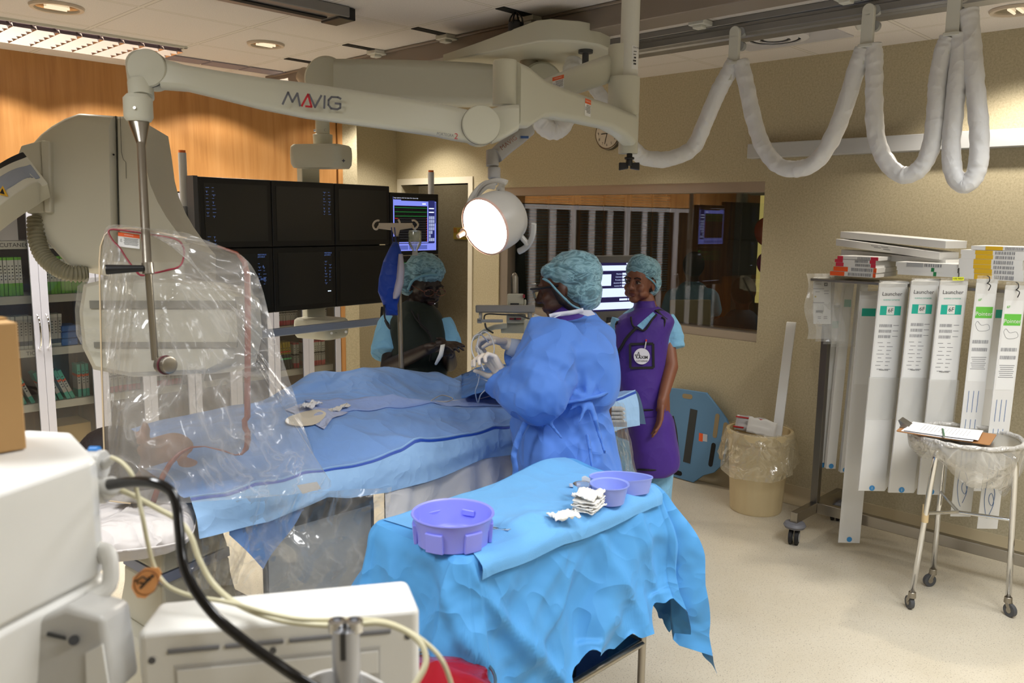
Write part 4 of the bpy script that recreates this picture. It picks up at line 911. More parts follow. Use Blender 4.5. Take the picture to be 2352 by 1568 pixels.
# lead skirt with dark band
sk=thing('lead_skirt','grey lead skirt panel with charcoal band hanging from the table side','shield',(1.6,2.28,.35))
ys=2.30
def SK(px,py,y=ys): return PY(px,py,y)
c1,c2=SK(603,1162),SK(858,1112); zb_=.38; x1,x2=c1.x,c2.x; zt=(c1.z+c2.z)/2
w=MB(); w.bb((x1,ys,zt-.085),(x2,ys+.012,zt+.02)); w.build('skirt_band',mat('charcoal_vinyl','#3d4144',.5),sk,bevel=.003)
w=MB(); w.bb((x1+.012,ys+.002,zb_),(x2-.0,ys+.010,zt-.08)); w.build('skirt_panel',mat('skirt_grey','#a3a6a8',.45),sk)
w=MB(); w.bb((x1,ys,zb_),(x1+.014,ys+.012,zt-.08)); w.bb((x2-.012,ys,zb_),(x2,ys+.012,zt-.08)); w.build('skirt_edge',mat('charcoal_vinyl','#3d4144',.5),sk)
lq=SK(655,1224); w=MB(); w.bb((lq.x-.034,ys-.001,lq.z-.017),(lq.x+.034,ys+.0005,lq.z+.017)); lb=w.build('maker_label',mat('label_white','#e2e2e0',.5),sk)
MB().cyl((lq.x-.020,ys-.0015,lq.z+.003),(lq.x-.020,ys-.001,lq.z+.003),.009,n=20).build('logo_disc',mat('logo_maroon','#8a2038',.5),lb)
text('K',(lq.x-.020,ys-.002,lq.z+.003),(1,0,0),(0,0,1),.012,white,lb,align='CENTER'); text('KENEX',(lq.x-.008,ys-.0015,lq.z+.004),(1,0,0),(0,0,1),.011,black,lb); w=MB()
for k in range(2): w.bb((lq.x-.024,ys-.0015,lq.z-.010-.004*k),(lq.x+.024,ys-.001,lq.z-.0085-.004*k))
w.build('label_print',darkgrey,lb)
w=MB(); q=P(640,1143,2.66); w.box((q.x,q.y,q.z),(.05,.03,.016),.0); o=w.build('rail_clamp',mat('clamp_steel','#8897a5',.3,.8),sk,bevel=.003)
# white sheet between drape and skirt
m_sheet=cloth('white_sheet','#e6e3e1',.3,3,rough=.5,dist=.02)
def zbord(x):
    K=[(.9,.85),(1.1,.84),(1.22,.83),(1.35,.85),(1.42,.865),(1.50,.842),(1.67,.818),(1.83,.823),(2.1,.845),(2.33,.83),(3.4,.80)]
    for (a,b),(c,d) in zip(K[:-1],K[1:]):
        if a<=x<=c: return b+(d-b)*(x-a)/(c-a)
    return K[-1][1]
def fbm(x,y,z=0,o=3):
    s=0;a=1
    for k in range(o): s+=a*NZ.noise(V((x,y,z)));a*=.5;x*=2;y*=2
    return s
def ridge(x,y,z=0): return (1-min(1,abs(NZ.noise(V((x,y,z))))*4))**1
w=MB(); w.grid(lambda u,v: V((1.66+.86*u, 2.222+.012*sin(u*38+1)*(v)+.014*ridge(u*5,v*1.5,3)-.02*v, zbord(1.66+.86*u)+.05-v*(.36+.03*sin(u*9)))),60,24)
o=w.build('white_sheet',m_sheet,ang=180); tag(o,'glossy white sheet hanging below the light blue hem of the table drape','sheet')
# pillow
pm=thing('pillow','white pillow under the patient at the left end of the table','pillow',P(330,1240,2.35))
c=P(302,1203,2.36); w=MB()
ex=V((1,0,0)).lerp(RGT,.6); ex.z=0; ex.normalize(); ey=Z.cross(ex)
def pil(u,v):
    a=u*2*pi; b=(v-.5)*pi; X=(abs(cos(a))**.45)*(1 if cos(a)>0 else -1); Y=(abs(sin(a))**.45)*(1 if sin(a)>0 else -1); k=cos(b)**.5 if cos(b)>0 else 0
    return c+ex*(X*k*.17)+ey*(Y*k*.20)+Z*(sin(b)*.060*(1-.3*(X*X*Y*Y))+.006*fbm(X*3,Y*3,v*4))
w.grid(pil,64,32); w.build('pillow_body',cloth('pillow_cotton','#cfcac8',.5,5,rough=.8),pm,ang=180)
w=MB(); seam=[c+ex*(((abs(cos(a))**.45)*(1 if cos(a)>0 else -1))*.171)+ey*(((abs(sin(a))**.45)*(1 if sin(a)>0 else -1))*.201) for a in [i*2*pi/60 for i in range(60)]]
w.tube(seam,.003,6,closed=True); w.build('pillow_seam',cloth('pillow_cotton','#cfcac8',.5,5),pm)
# ================================================================ DRAPE over the patient
m_drape=cloth('drape_blue','#7ba1dc',.5,3.0,fine=.05,rough=.8,dist=.02); m_lblue=cloth('drape_light_blue','#9cc3ec',.3,5,fine=.05,dist=.012); m_stripe=mat('drape_stripe_navy','#1d4bb0',.5)
def interp(K,x):
    if x<=K[0][0]: return K[0][1]
    for (a,b),(c,d) in zip(K[:-1],K[1:]):
        if x<=c:
            t=(x-a)/(c-a); t=t*t*(3-2*t); return b+(d-b)*t
    return K[-1][1]
ZF=[(.95,1.0),(1.2,1.03),(1.58,1.045),(1.70,1.072),(1.86,1.104),(2.03,1.110),(2.25,1.085),(2.46,1.052),(2.60,1.012),(2.70,1.030),(2.76,1.040),(3.0,1.015),(3.2,.97)]
ZM=[(.95,1.03),(1.2,1.05),(1.45,1.06),(1.6,1.062),(1.9,1.045),(2.2,.99),(2.5,.97),(3.2,.93)]
def drape_z(x,y):
    zn=.955; zm=interp(ZM,x); zf=interp(ZF,x)
    if y<2.27: z=zn
    elif y<2.6: t=(y-2.27)/.33; z=zn+(zm-zn)*sin(t*pi/2)
    elif y<2.9: t=(y-2.6)/.3; t=t*t*(3-2*t); z=zm+(zf-zm)*t
    else: z=zf
    z+=.010*fbm(x*3,y*4,1)+.022*ridge(x*1.9+y*1.2,y*1.8-x*.7,2)+.012*ridge(x*3.4-y*2.2,y*3+x*1.2,12)*(1 if y<2.85 else .5)-.012
    return z
XA,XB=.99,3.12
def dsurf(u,v):
    # v 0 near edge top .. .8 far crest .. 1 hanging far side
    if v<.82:
        y=2.245+(v/.82)*(2.93-2.245); xs=XA+(XB-XA)*u - (1-u)*.06*sin(v*3)
        return V((xs,y,drape_z(xs,y)))
    t=(v-.82)/.18; xs=XA+(XB-XA)*u-(1-u)*.06*sin(.82*3); z0=drape_z(xs,2.93)
    return V((xs,2.93+.14*t+.015*sin(xs*22)*t,z0-.02*t-.30*t*t))
dr=thing('patient_drape','large blue surgical drape covering the patient with light hem and navy stripe','drape',(2.1,2.6,.8))
w=MB(); w.grid(dsurf,190,70); w.build('drape_sheet',m_drape,dr,ang=180)
def dhem(u,v):
    x=XA+(XB-XA)*u; z0=drape_z(x,2.245); zb=zbord(x); k=max(v,0)**1.1
    return V((x,2.243-.030*sin(min(1,v*1.4)*pi/2)-.012*v*sin(x*14)-.010*v*ridge(x*2.4,v,5), z0-.008*0+(zb-z0)*k))
w=MB(); w.grid(dhem,170,20); w.build('drape_hem',m_lblue,dr,ang=180)
w=MB(); w.grid(lambda u,v:dhem(u,.03+.075*v)+V((0,-.0015,0)),170,3); w.build('drape_stripe',m_stripe,dr,ang=180)
w=MB(); w.grid(lambda u,v:dhem(u,-.02+.04*v)+V((0,-.0012,.002)),170,3); w.build('drape_edge_tape',m_lblue,dr,ang=180)
# end of drape falling at the foot end
w=MB(); w.grid(lambda u,v: V((XB+.10*v+.02*sin(u*14)*v, 2.245+.72*u, drape_z(XB,2.245+.69*u)-.02*v-.16*v*v)),40,12); w.build('drape_end',mat('drape_end_blue','#88aee0',.8),dr,ang=180)
# corner hanging at the head end (seen through the shield)
w=MB(); w.grid(lambda u,v: V((1.10+.25*u, 2.235-.015*sin(u*9)*v, .86-(.02+.17*v*max(.05,1-abs(u-.45)*1.9)))),40,16); w.build('drape_corner',m_drape,dr,ang=180)
# overlying pale patch with window and loose swabs
def ond(px,py,lift=.004):
    # point on the drape surface under a pixel
    lo_,hi_=1.8,4.6; r=ray(px,py)
    for i in range(200):
        d=lo_+(hi_-lo_)*i/200; p=CAMLOC+r*d
        if 2.2<p.y<3.0 and p.z<drape_z(p.x,p.y): return V((p.x,p.y,drape_z(p.x,p.y)+lift))
    return P(px,py,2.9)
c0,c1,c2,c3=ond(655,945),ond(690,930),ond(800,950),ond(745,992)
w=MB(); w.grid(lambda u,v: (lambda p:V((p.x,p.y,drape_z(p.x,p.y)+.005)))((c0.lerp(c3,v)).lerp(c1.lerp(c2,v),u)),20,20); w.build('window_patch',cloth('patch_lavender','#b4bfe0',.5,12,dist=.008),dr,ang=180)
cc=ond(703,966); w=MB(); R=[]
w.add([cc+V((0,0,.004))]+[ (lambda p:V((p.x,p.y,drape_z(p.x,p.y)+.008)))(cc+V((.075*cos(a)+.02*sin(a),.045*sin(a)-.01*cos(a),0))) for a in [k*2*pi/32 for k in range(32)]],[(0,i+1,(i+1)%32+1) for i in range(32)]); w.build('window_opening',mat('adhesive_cream','#d3cbbb',.4),dr)
def crumple(name,c,rx,ry,h,m,seed,root=None,n=22,rot=0):
    w=MB()
    def f(u,v):
        x=(u-.5)*2;y=(v-.5)*2; e=1-max(abs(x),abs(y))**6*.3; q=V((x*rx*e,y*ry*e,0)); q.rotate(M4.Rotation(rot,3,'Z'))
        return c+q+Z*(h*(.45+.5*fbm(x*1.8+seed,y*1.8,seed)+.3*ridge(x*2,y*2,seed)))
    w.grid(f,n,n); return w.build(name,m,root,ang=180,solid=.0015)
gz=mat('gauze_white','#ecebe6',.9)
s=crumple('swab',ond(715,940,.006),.055,.03,.02,mat('swab_white','#e8e9ee',.9),3,rot=.5); tag(s,'small crumpled white swab on the blue drape near the cream oval','swab')
s=crumple('paper_strip',ond(780,945,.004),.075,.015,.016,mat('paper_strip','#dcd8d2',.9),8,rot=.4); tag(s,'twisted white strip lying across the drape fold','strip')
# second sheet fold crossing the drape
w=MB(); 
def fold(u,v):
    a=ond_cache[0].lerp(ond_cache[1],min(u*2,1)) if u<.5 else ond_cache[1].lerp(ond_cache[2],(u-.5)*2)
    y=a.y-.10*v; return V((a.x,y,drape_z(a.x,y)+.006*(1-v)+.003))
ond_cache=[ond(700,926),ond(1000,926),ond(1168,908)]
w.grid(fold,60,8); w.build('drape_fold',cloth('drape_pale','#8fa7dc',.4,5,dist=.01),dr,ang=180,solid=.002)
# raised blue bit at the far side
w=MB(); a,b_=P(1065,862,4.15),P(1195,842,4.15)
w.grid(lambda u,v: P(1060+150*u, 862-22*sin(u*pi*.75)-0*v+v*55, 3.95-.5*v)+Z*.006*ridge(u*3,v*2,6),24,14); w.build('drape_far_flap',cloth('drape_dark_blue','#4a78bc',.4,5),dr,ang=180,solid=.002)
# thin wires and tubes lying on the drape
def cord(pts,r,m,lbl,cat_='tube',n=8,name='catheter_tube',step=8):
    w=MB(); w.tube(cat(pts,step),r,n); o=w.build(name,m,ang=180); return tag(o,lbl,cat_)
clr=mat('clear_tube','#cfd3da',.15,spec=.8); cord([ond(990,925,.008),ond(1015,920,.02),ond(1040,922,.012),ond(1025,928,.01),ond(995,925,.008)],.0018,mat('wire_cream','#cbbfa8',.4),'small loop of guide wire with a blue hub on the drape beside the gowned person')
cord([ond(1040,925,.01),ond(1100,922,.01),ond(1150,905,.012),ond(1120,890,.012),ond(1088,905,.01)],.0022,clr,'clear tube looped on the drape near the gowned person')
# ================================================================ PATIENT
m_skinp=mat('skin_patient','#9a6a52',.5,sss=.05); m_hair=mat('hair_dark_brown','#1c0f0a',.7,bump=.6,bscale=220)
pt=thing('person','person lying on the table, only dark hair and a bare shoulder showing beside the pillow','person',P(270,1130,2.45))
hc=P(268,1052,2.47); w=MB()
w.ell(hc,(.098,.085,.088)); w.ell(hc+V((.05,-.0,.02)),(.06,.06,.05)); w.cap(hc+V((.05,0,-.02)),hc+V((.18,.03,-.03)),.055,.07)
bz=.925; bp=lambda x,y,z:V((x,y,z)); w.cap(bp(hc.x+.18,2.42,bz+.03),bp(hc.x+.18,2.74,bz+.03),.055,.055); w.cap(bp(hc.x+.18,2.58,bz+.01),bp(1.75,2.60,bz-.01),.068,.060); w.cap(bp(1.75,2.53,bz),bp(2.25,2.50,bz-.02),.05,.04); w.cap(bp(1.75,2.66,bz),bp(2.25,2.70,bz-.02),.05,.04); w.cap(bp(2.25,2.50,bz-.02),bp(2.7,2.50,bz-.02),.04,.03); w.cap(bp(2.25,2.70,bz-.02),bp(2.7,2.70,bz-.02),.04,.03); w.ell(hc+V((.08,-.02,.075)),(.014,.018,.03))
w.build('body',m_skinp,pt,remesh=.008,smoothit=6,ang=180)
w=MB(); w.ell(hc+V((-.014,.004,.004)),(.100,.096,.094)); w.build('hair',m_hair,pt,remesh=.006,smoothit=2,ang=180,disp=[('CLOUDS',.02,.006)])
# ================================================================ HANGING SHIELD
hs=thing('hanging_shield','clear acrylic hanging shield wrapped in crinkled clear film, with brown edge','shield',P(400,1100,2.4))
def SD(x): return 2.30+(x-240)*(.14/340)
def S(x,y,o=0): return P(x,y,SD(x)+o)
PO=[(228,600),(231,565),(240,540),(256,525),(300,524),(360,533),(430,547),(500,563),(545,578),(566,598),(575,630),(576,700),(576,800),(575,900),(575,958),(568,968),(569,980),(575,990),(576,1010),(571,1032),(556,1045),(540,1046),(510,1036),(470,1026),(440,1029),(415,1045),(395,1068),(380,1095),(368,1125),(358,1155),(300,1156),(250,1150),(242,1120),(238,1000),(232,800)]
w=MB(); w.prism([S(x,y) for x,y in PO],FWD*.006); w.build('acrylic_pane',thinmat('acrylic','#b5aa9b',.17,.0,.02),hs)
w=MB(); eb=PO[7:30]; pts=[S(x-2,y,-.003) for x,y in eb]; 
vs=[];
for i,(x,y) in enumerate(eb):
    t=V((eb[min(i+1,len(eb)-1)][0]-eb[max(i-1,0)][0],eb[min(i+1,len(eb)-1)][1]-eb[max(i-1,0)][1])); t.normalize(); wd=14*max(.15,abs(t.y)); nx,ny=-t.y,t.x
    vs+=[S(x+nx*0,y+ny*0,-.004),S(x+nx*wd,y+ny*wd,-.004)]
w.add(vs,[(2*i,2*i+1,2*i+3,2*i+2) for i in range(len(eb)-1)]); w.build('brown_edge',mat('acrylic_edge_brown','#7d3d2c',.35),hs,ang=180,solid=.003)
w=MB(); w.tube([S(x,y,-.002) for x,y in PO[-5:]+PO[:7]],.0022,6); w.build('pale_edge',mat('acrylic_edge_pale','#c9b596',.2),hs)
LP=[(252,527),(300,531),(360,541),(405,550),(421,567),(422,592),(412,612),(385,620),(352,628),(325,632),(312,622),(292,596),(275,570),(256,548)]
lp3=cat([S(x,y,-.012) for x,y in LP],5,closed=True); w=MB(); w.tube(lp3,[.0026+.0014*abs(NZ.noise(V((i*.7,0,0)))) for i in range(len(lp3))],8,closed=True); w.build('red_elastic',mat('elastic_red','#8f1f33',.55),hs,ang=180)
OUT=[(250,518),(330,522),(415,532),(455,545),(510,566),(560,590),(590,630),(612,700),(640,800),(668,880),(700,985),(730,1060),(762,1116),(700,1130),(600,1142),(480,1150),(400,1156),(330,1152),(262,1142),(250,1060),(246,900),(240,750),(234,640),(238,560)]
def resamp(pts,n,start=0):
    c=cat([V((x,y,0)) for x,y in pts],10,closed=True); L=[0]
    for i in range(len(c)): L.append(L[-1]+(c[(i+1)%len(c)]-c[i]).length)
    out=[]
    for k in range(n):
        t=L[-1]*k/n; j=max(i for i in range(len(c)) if L[i]<=t); f=(t-L[j])/max(1e-6,L[j+1]-L[j]); out.append(c[j].lerp(c[(j+1)%len(c)],f))
    return out
NU=150; inn=resamp(LP,NU); out_=resamp(OUT,NU)
NV=34; vs=[]
for j in range(NV+1):
    v=j/NV
    for i in range(NU):
        p=inn[i].lerp(out_[i],v); a=i/NU*2*pi
        fo=.022*v*ridge(cos(a)*3.2+v*.4,sin(a)*3.2-v*.3,2)+.012*v*ridge(p.x*.012,p.y*.012,7)+.010*fbm(p.x*.02,p.y*.006,3)
        fx=3*fbm(p.x*.02,p.y*.02,9)*v
        vs.append(S(p.x+fx,p.y+fx*.5,-.014-.035*sin(min(1,v)*pi*.5)*.6-fo-.03*v*(1 if p.x>560 else .3)))
w=MB(); w.add(vs,[(j*NU+i,j*NU+(i+1)%NU,(j+1)*NU+(i+1)%NU,(j+1)*NU+i) for j in range(NV) for i in range(NU)]); w.build('film_cover',film,hs,ang=180)
w=MB(); w.add([S(682,1114,-.06),S(728,1106,-.06),S(738,1122,-.06),S(695,1134,-.06)],[(0,1,2,3)]); w.build('film_tab',mat('tab_white','#c9c6c2',.6),hs,solid=.001)
warnlabel(hs,S(296,552,-.006),S(320,556)-S(280,551),UPC,.055,.040)
w=MB(); w.lathe([(.0115,0),(.028,.07),(.0285,.078),(.0,.078)],P(325,333,2.44),(P(319,279,2.46)-P(325,333,2.44)),32); w.build('steel_cone',steel,hs)
w=MB(); w.cyl(P(324,330,2.44),P(338,608,2.27),.0118,n=20); w.build('support_rod',steel,hs); w=MB(); w.cyl(P(341,628,2.275),P(356,826,2.315),.0095,n=16); w.build('lower_rod',steel,hs)
w=MB(); w.cyl(P(338,603,2.262),P(341,629,2.262),.0155,n=24); w.build('clamp_collar',steel,hs,bevel=.001); w=MB(); a=P(330,616,2.25);b_=P(242,619,2.21); w.lathe([(.0085,0),(.0135,(b_-a).length*.97),(.012,(b_-a).length)],a,(b_-a),24); w.build('black_handle',black,hs)
kx=P(380,838,2.315); ka=(RGT*.75-FWD*.5).normalized(); w=MB(); w.lathe([(.012,-.022),(.024,-.02),(.026,-.006),(.026,.0)],kx,ka,32); w.lathe([(.024,.004),(.024,.020),(.020,.022),(0,.022)],kx,ka,32); w.build('pivot_knob',steel,hs); w=MB(); w.lathe([(.027,0),(.027,.004)],kx,ka,32); w.build('knob_ring',mat('knob_ring_maroon','#5a2530',.4),hs)
# clear film hanging below the drape
def hfilm(name,pts,d0,d1,lbl,seed,root=None):
    nu,nv=40,30; (x0,y0),(x1,y1),(x2,y2),(x3,y3)=pts
    def f(u,v):
        x=lerp(lerp(x0,x1,u),lerp(x3,x2,u),v); y=lerp(lerp(y0,y1,u),lerp(y3,y2,u),v)
        return P(x+4*fbm(v*5,u*3,seed),y+3*fbm(u*5,v*2,seed),lerp(d0,d1,u)-.03*ridge(u*3+v*.5,v*1.2,seed)-.015*fbm(u*6,v*3,seed))
    w=MB(); w.grid(f,nu,nv); o=w.build(name,film2,root,ang=180); return tag(o,lbl,'film') if root is None else o
hfilm('clear_film_sheet',[(560,1140),(900,1118),(870,1345),(440,1375)],2.5,2.62,'crinkled clear film hanging over the grey lead skirt',4)
hfilm('clear_film_sheet',[(430,1160),(600,1145),(545,1340),(430,1360)],2.42,2.5,'crinkled clear film hanging left of the lead skirt over the pedestal',6)
# ================================================================ DRIP STAND
iv=thing('drip_stand','steel drip stand with cream double hook behind the draped table','drip stand',(P(918,850,3.75).x,P(918,850,3.75).y,0))
pb=P(922,845,3.75); pt_=P(911,540,3.75); mid_=P(916,640,3.75)
w=MB(); bx,by=pb.x,pb.y; w.cyl((bx,by,.12),(pb.x,pb.y,pb.z),.0125,n=18); w.cyl(pb,mid_,.0115,n=18); w.build('pole',steel,iv); w=MB(); w.cyl(mid_,pt_,.0095,n=16); w.build('upper_pole',steel,iv)
w=MB(); 
for k in range(5):
    a=k*2*pi/5; w.beam((bx,by,.12),(bx+.19*cos(a),by+.19*sin(a),.055),.03,.025); w.cyl((bx+.18*cos(a)-.01,by+.18*sin(a),.03),(bx+.18*cos(a)+.01,by+.18*sin(a),.03),.03,n=14)
w.build('wheel_base',darkgrey,iv)
m_hook=mat('hook_cream','#cdbfa9',.45)
w=MB(); hk=lambda x,y:P(x,y,3.74)
w.prism([hk(x,y) for x,y in ((870,512),(947,512),(947,522),(918,527),(914,541),(906,541),(900,528),(868,524))],FWD*.012)
for pts in ([(870,519),(866,526),(860,525),(857,517),(861,509),(868,506),(871,507)],[(947,517),(951,525),(957,522),(960,515),(955,508),(950,506),(946,507)],[(919,514),(917,508),(915,504)]): w.tube(cat([hk(x,y) for x,y in pts],4),.0045,8)
w.build('double_hook',m_hook,iv,bevel=.001); w=MB(); q=P(909,550,3.74); w.cyl(q+UPC*.012,q-UPC*.012,.016,n=16); w.build('clamp_knob',black,iv)
bt=thing('infusion_bottle','clear infusion bottle with a green label hanging upside down from the drip stand','bottle',P(953,585,3.7)); c=P(953,546,3.70)
w=MB(); w.lathe([(.008,-.078),(.010,-.070),(.012,-.055),(.027,-.030),(.029,-.02),(.029,.024),(.027,.031),(.012,.034),(0,.034)],c,UPC,32); w.build('bottle_glass',thinmat('bottle_clear','#d5dcd8',.25,.15,.05),bt)
w=MB(); w.lathe([(.0285,-.012),(.0285,.022)],c,UPC,32,caps=False); w.build('bottle_label',mat('label_green','#a9b88a',.6),bt); w=MB(); w.cyl(c-UPC*.078,c-UPC*.062,.0125,n=20); w.build('bottle_cap',mat('cap_grey','#a8a6a0',.4),bt)
w=MB(); w.tube([c+UPC*.034,c+UPC*.045],.003,6); w.build('hanger_loop',clr,bt)
pg=thing('pressure_bag','blue pressure infusion bag with a white panel hanging from the drip stand','bag',P(895,725,3.7))
def bagsec(y,xl,xr,t): return y,xl,xr,t
R=[]
for y,xl,xr,t in ((556,902,914,.006),(575,892,921,.02),(600,880,926,.034),(640,870,926,.04),(670,868,922,.036),(690,876,916,.022),(700,880,913,.010),(724,886,914,.005)):
    c=P((xl+xr)/2,y,3.67); h=(xr-xl)/2*3.67/F; R.append([c+RGT*(h*cos(a))+FWD*(t*sin(a)) for a in [i*2*pi/24 for i in range(24)]])
w=MB(); w.loft(R); w.build('bag_body',cloth('bag_blue','#1d3f9a',.3,6,rough=.45),pg,ang=180)
w=MB(); R=[[P(x,y,3.62+.02*abs(k-1)) for k,x in enumerate(xs)] for y,xs in ((583,(916,922,925)),(620,(912,923,929)),(650,(906,922,927)),(675,(903,915,920)),(686,(903,908,912)))]
w.loft(R,False,False,False); w.build('white_panel',mat('bag_white','#b9b4c4',.5),pg,ang=180,solid=.002)
w=MB()
for x in (899,906): w.tube([P(x,522,3.70),P(x+4,560,3.69)],.0025,6)
w.build('straps',mat('strap_blue','#16307a',.5),pg)
w=MB(); w.tube(cat([P(882,700,3.66),P(884,730,3.66),P(893,745,3.65),P(896,755,3.65),P(890,748,3.65),P(884,735,3.65)],6),.004,8); w.build('bulb_tube',black,pg)
# ================================================================ INJECTOR behind the gowned person
ij=thing('contrast_injector','cream contrast injector with grey rail and steel syringe barrel in front of the observation window','injector',(P(1200,800,4.35).x,P(1200,800,4.35).y,0))
D=4.35
def bxp(w,x0,y0,x1,y1,dep=.06,d=D): 
    a=P((x0+x1)/2,(y0+y1)/2,d); w.obox(a+FWD*dep/2,RGT*((x1-x0)/2*d/F),UPC*((y1-y0)/2*d/F),FWD*dep/2)
w=MB(); bxp(w,1092,700,1229,718,.07,4.28); w.build('grey_rail',mat('injector_grey','#9b9a99',.35,.4),ij,bevel=.006)
w=MB(); R=[]; bxp(w,1165,674,1203,700,.08); bxp(w,1203,687,1209,700,.05); bxp(w,1163,720,1208,742,.08); bxp(w,1204,733,1236,830,.09,4.25); bxp(w,1150,742,1240,765,.07,4.4); w.build('injector_body',cream,ij,bevel=.012)
w=MB(); w.loft([[P(x,y,D+z) for x,y,z in ((a,b,0),(a,b+12,0),(a,b+12,.06),(a,b,.06))] for a,b in ((1085,772),(1110,755),(1135,745),(1165,742))]); w.build('side_arm',cream,ij,bevel=.006)
w=MB(); cy=P(1182,674,4.38); w.lathe([(.0205,0),(.0205,.085),(.012,.104),(.006,.109),(0,.109)],cy,UPC,32); w.build('syringe_barrel',steel,ij)
w=MB(); bxp(w,1096,733,1155,740,.05,4.24); bxp(w,1096,731,1106,742,.05,4.24); w.cyl(P(1104,718,4.3),P(1104,733,4.26),.009,n=14); w.build('rail_fitting',grey,ij,bevel=.002); w=MB(); w.cyl(P(1217,718,4.3),P(1217,733,4.3),.012,n=14); w.build('rail_post',grey,ij)
w=MB(); bxp(w,1170,730,1197,734,.004,4.33); bxp(w,1201,676,1206,684,.02,4.33); w.build('red_lever',mat('lever_red','#8c2232',.4),ij); w=MB(); bxp(w,1172,696,1192,700,.004,4.33); w.cyl(P(1183,732,4.34),P(1183,732,4.31),.006,n=10); w.build('display',black,ij)
w=MB(); w.tube(cat([P(1112,738,4.28),P(1116,722,4.28),P(1150,722,4.28),P(1190,724,4.28),P(1214,732,4.28),P(1228,742,4.28)],6),.004,8); w.tube(cat([P(1114,742,4.25),P(1118,755,4.25),P(1132,764,4.3)],5),.005,8); w.build('cable',darkgrey,ij)
q=P(1200,800,4.45); w=MB(); w.cyl((q.x,q.y,.1),(q.x,q.y,q.z),.03,n=20); 
for k in range(4):
    a=k*pi/2+.4; w.beam((q.x,q.y,.1),(q.x+.22*cos(a),q.y+.22*sin(a),.06),.04,.035); w.cyl((q.x+.22*cos(a)-.012,q.y+.22*sin(a),.03),(q.x+.22*cos(a)+.012,q.y+.22*sin(a),.03),.03,n=14)
w.build('stand',cream,ij)
w=MB(); w.add([P(1228,720,4.2),P(1258,733,4.2),P(1240,752,4.2),P(1222,735,4.2)],[(0,1,2,3)]); w.build('paper',mat('paper_white','#d8d8d6',.7),ij,solid=.001)
# ================================================================ WORKSTATION SCREEN by the window
wsn=thing('workstation_monitor','wide grey framed computer monitor showing a lit blue form, between the two capped women','monitor',(P(1395,735,4.75).x,P(1395,735,4.75).y,0))
a=P(1335,596,4.62); b_=P(1462,585,4.78); c=P(1462,722,4.78); mu=(b_-a); L=mu.length; mu.normalize(); mu.z=0; mu.normalize(); mn=mu.cross(Z); HH=.36; tl2=a
w=MB(); w.obox(tl2+mu*.21-Z*.17-mn*.02,mu*.23,mn*.02,Z*.19); mo=w.build('monitor_case',mat('workstation_grey','#6f6e6c',.4),wsn,bevel=.006)
def ws(u0,v0,u1,v1,m,l=.002): MB().obox(tl2+mu*(u0+u1)/2-Z*(v0+v1)/2+mn*l,mu*(u1-u0)/2,mn*.0003,Z*(v1-v0)/2).build('screen_area',m,mo)
wn_=emis('form_navy','#1c1646',.8); wl=emis('form_white','#c9d6ff',1.15); ws(.02,.02,.40,.295,wn_)
ws(.03,.035,.39,.065,wl,.003); ws(.03,.085,.20,.15,wl,.003); ws(.03,.165,.36,.215,wl,.003); ws(.03,.245,.36,.285,wl,.003); ws(.30,.022,.40,.03,wl,.003)
for k in range(5): ws(.275,.078+.017*k,.36,.090+.017*k,wl,.003)
for k in range(2): ws(.26+.06*k,.225,.315+.06*k,.236,wl,.003)
for k,tx in enumerate(('Physician','Comment','Procedure','Accession ID','Location ID')): text(tx,tl2+mu*.27-Z*(.084+.017*k)+mn*.003,mu,Z,.010,wl,mo,'screen_text',align='RIGHT')
w=MB(); q=tl2+mu*.21-Z*.36; w.cyl((q.x,q.y,.08),(q.x,q.y,q.z+.03),.03,n=20); w.obox((q.x,q.y,q.z-.06),mu*.09,mn*.07,Z*.02); w.lathe([(.22,.0),(.22,.03),(.05,.08)],(q.x,q.y,0),n=28); w.build('monitor_stand',darkgrey,wsn)
w=MB(); q=P(1408,752,4.6); w.box(q,(.10,.05,.05),.3); w.build('cable_box',white,wsn)
# pad stack and clear bag at the table's foot end
w=MB(); 
ps=thing('pad_stack','stack of folded white pads on a grey ledge at the foot end of the table','pads',P(1410,985,3.55))
for k in range(4): q=P(1408,938+k*9,3.55); w.obox(q,RGT*.045-UPC*.012*0+FWD*.0,UPC*.006,FWD*.05)
w.build('pads',mat('pad_white','#c9c9c6',.7),ps,bevel=.004)
w=MB(); q=P(1412,972,3.55); w.obox(q,RGT*.045,UPC*.010,FWD*.05); w.build('ledge',grey,ps)
hfilm('clear_bag',[(1400,920),(1432,925),(1470,1120),(1420,1120)],3.45,3.5,'clear plastic bag hanging from the foot end of the table beside the purple apron',9)
# ================================================================ PEOPLE
m_skd=mat('skin_deep_brown','#4a2a1c',.5,sss=.03); m_skn=mat('skin_dark_brown','#24140e',.5,sss=.03); m_skm=mat('skin_brown','#7c4c36',.5,sss=.05)
def capcloth(name):
    t=NT(name); b=t.b; n=t.noise(t.coords((7,7,16)),2.2,3,.6,1.0); n2=t.noise(t.coords((1,1,1)),9,2)
    st=t.math('POWER',t.math('SUBTRACT',1,t.math('MINIMUM',t.math('ABSOLUTE',t.math('MULTIPLY',t.math('SUBTRACT',n,.5),6)),1)),2)
    k=t.math('ADD',t.math('MULTIPLY',st,.55),t.math('MULTIPLY',n2,.45))
    t.link(t.ramp(k,[(.12,'#47636f'),(.4,'#66909f'),(.9,'#9cc6d6')]),b.inputs['Base Color']); b.inputs['Roughness'].default_value=.85; b.inputs['Sheen Weight'].default_value=.2  # pale ridge lines paint soft highlights into the cap colour
    t.bump(st,.35,.004); return t.m
m_cap=capcloth('bouffant_cap'); m_capt=mat('cap_elastic_blue','#6f9fb2',.8)
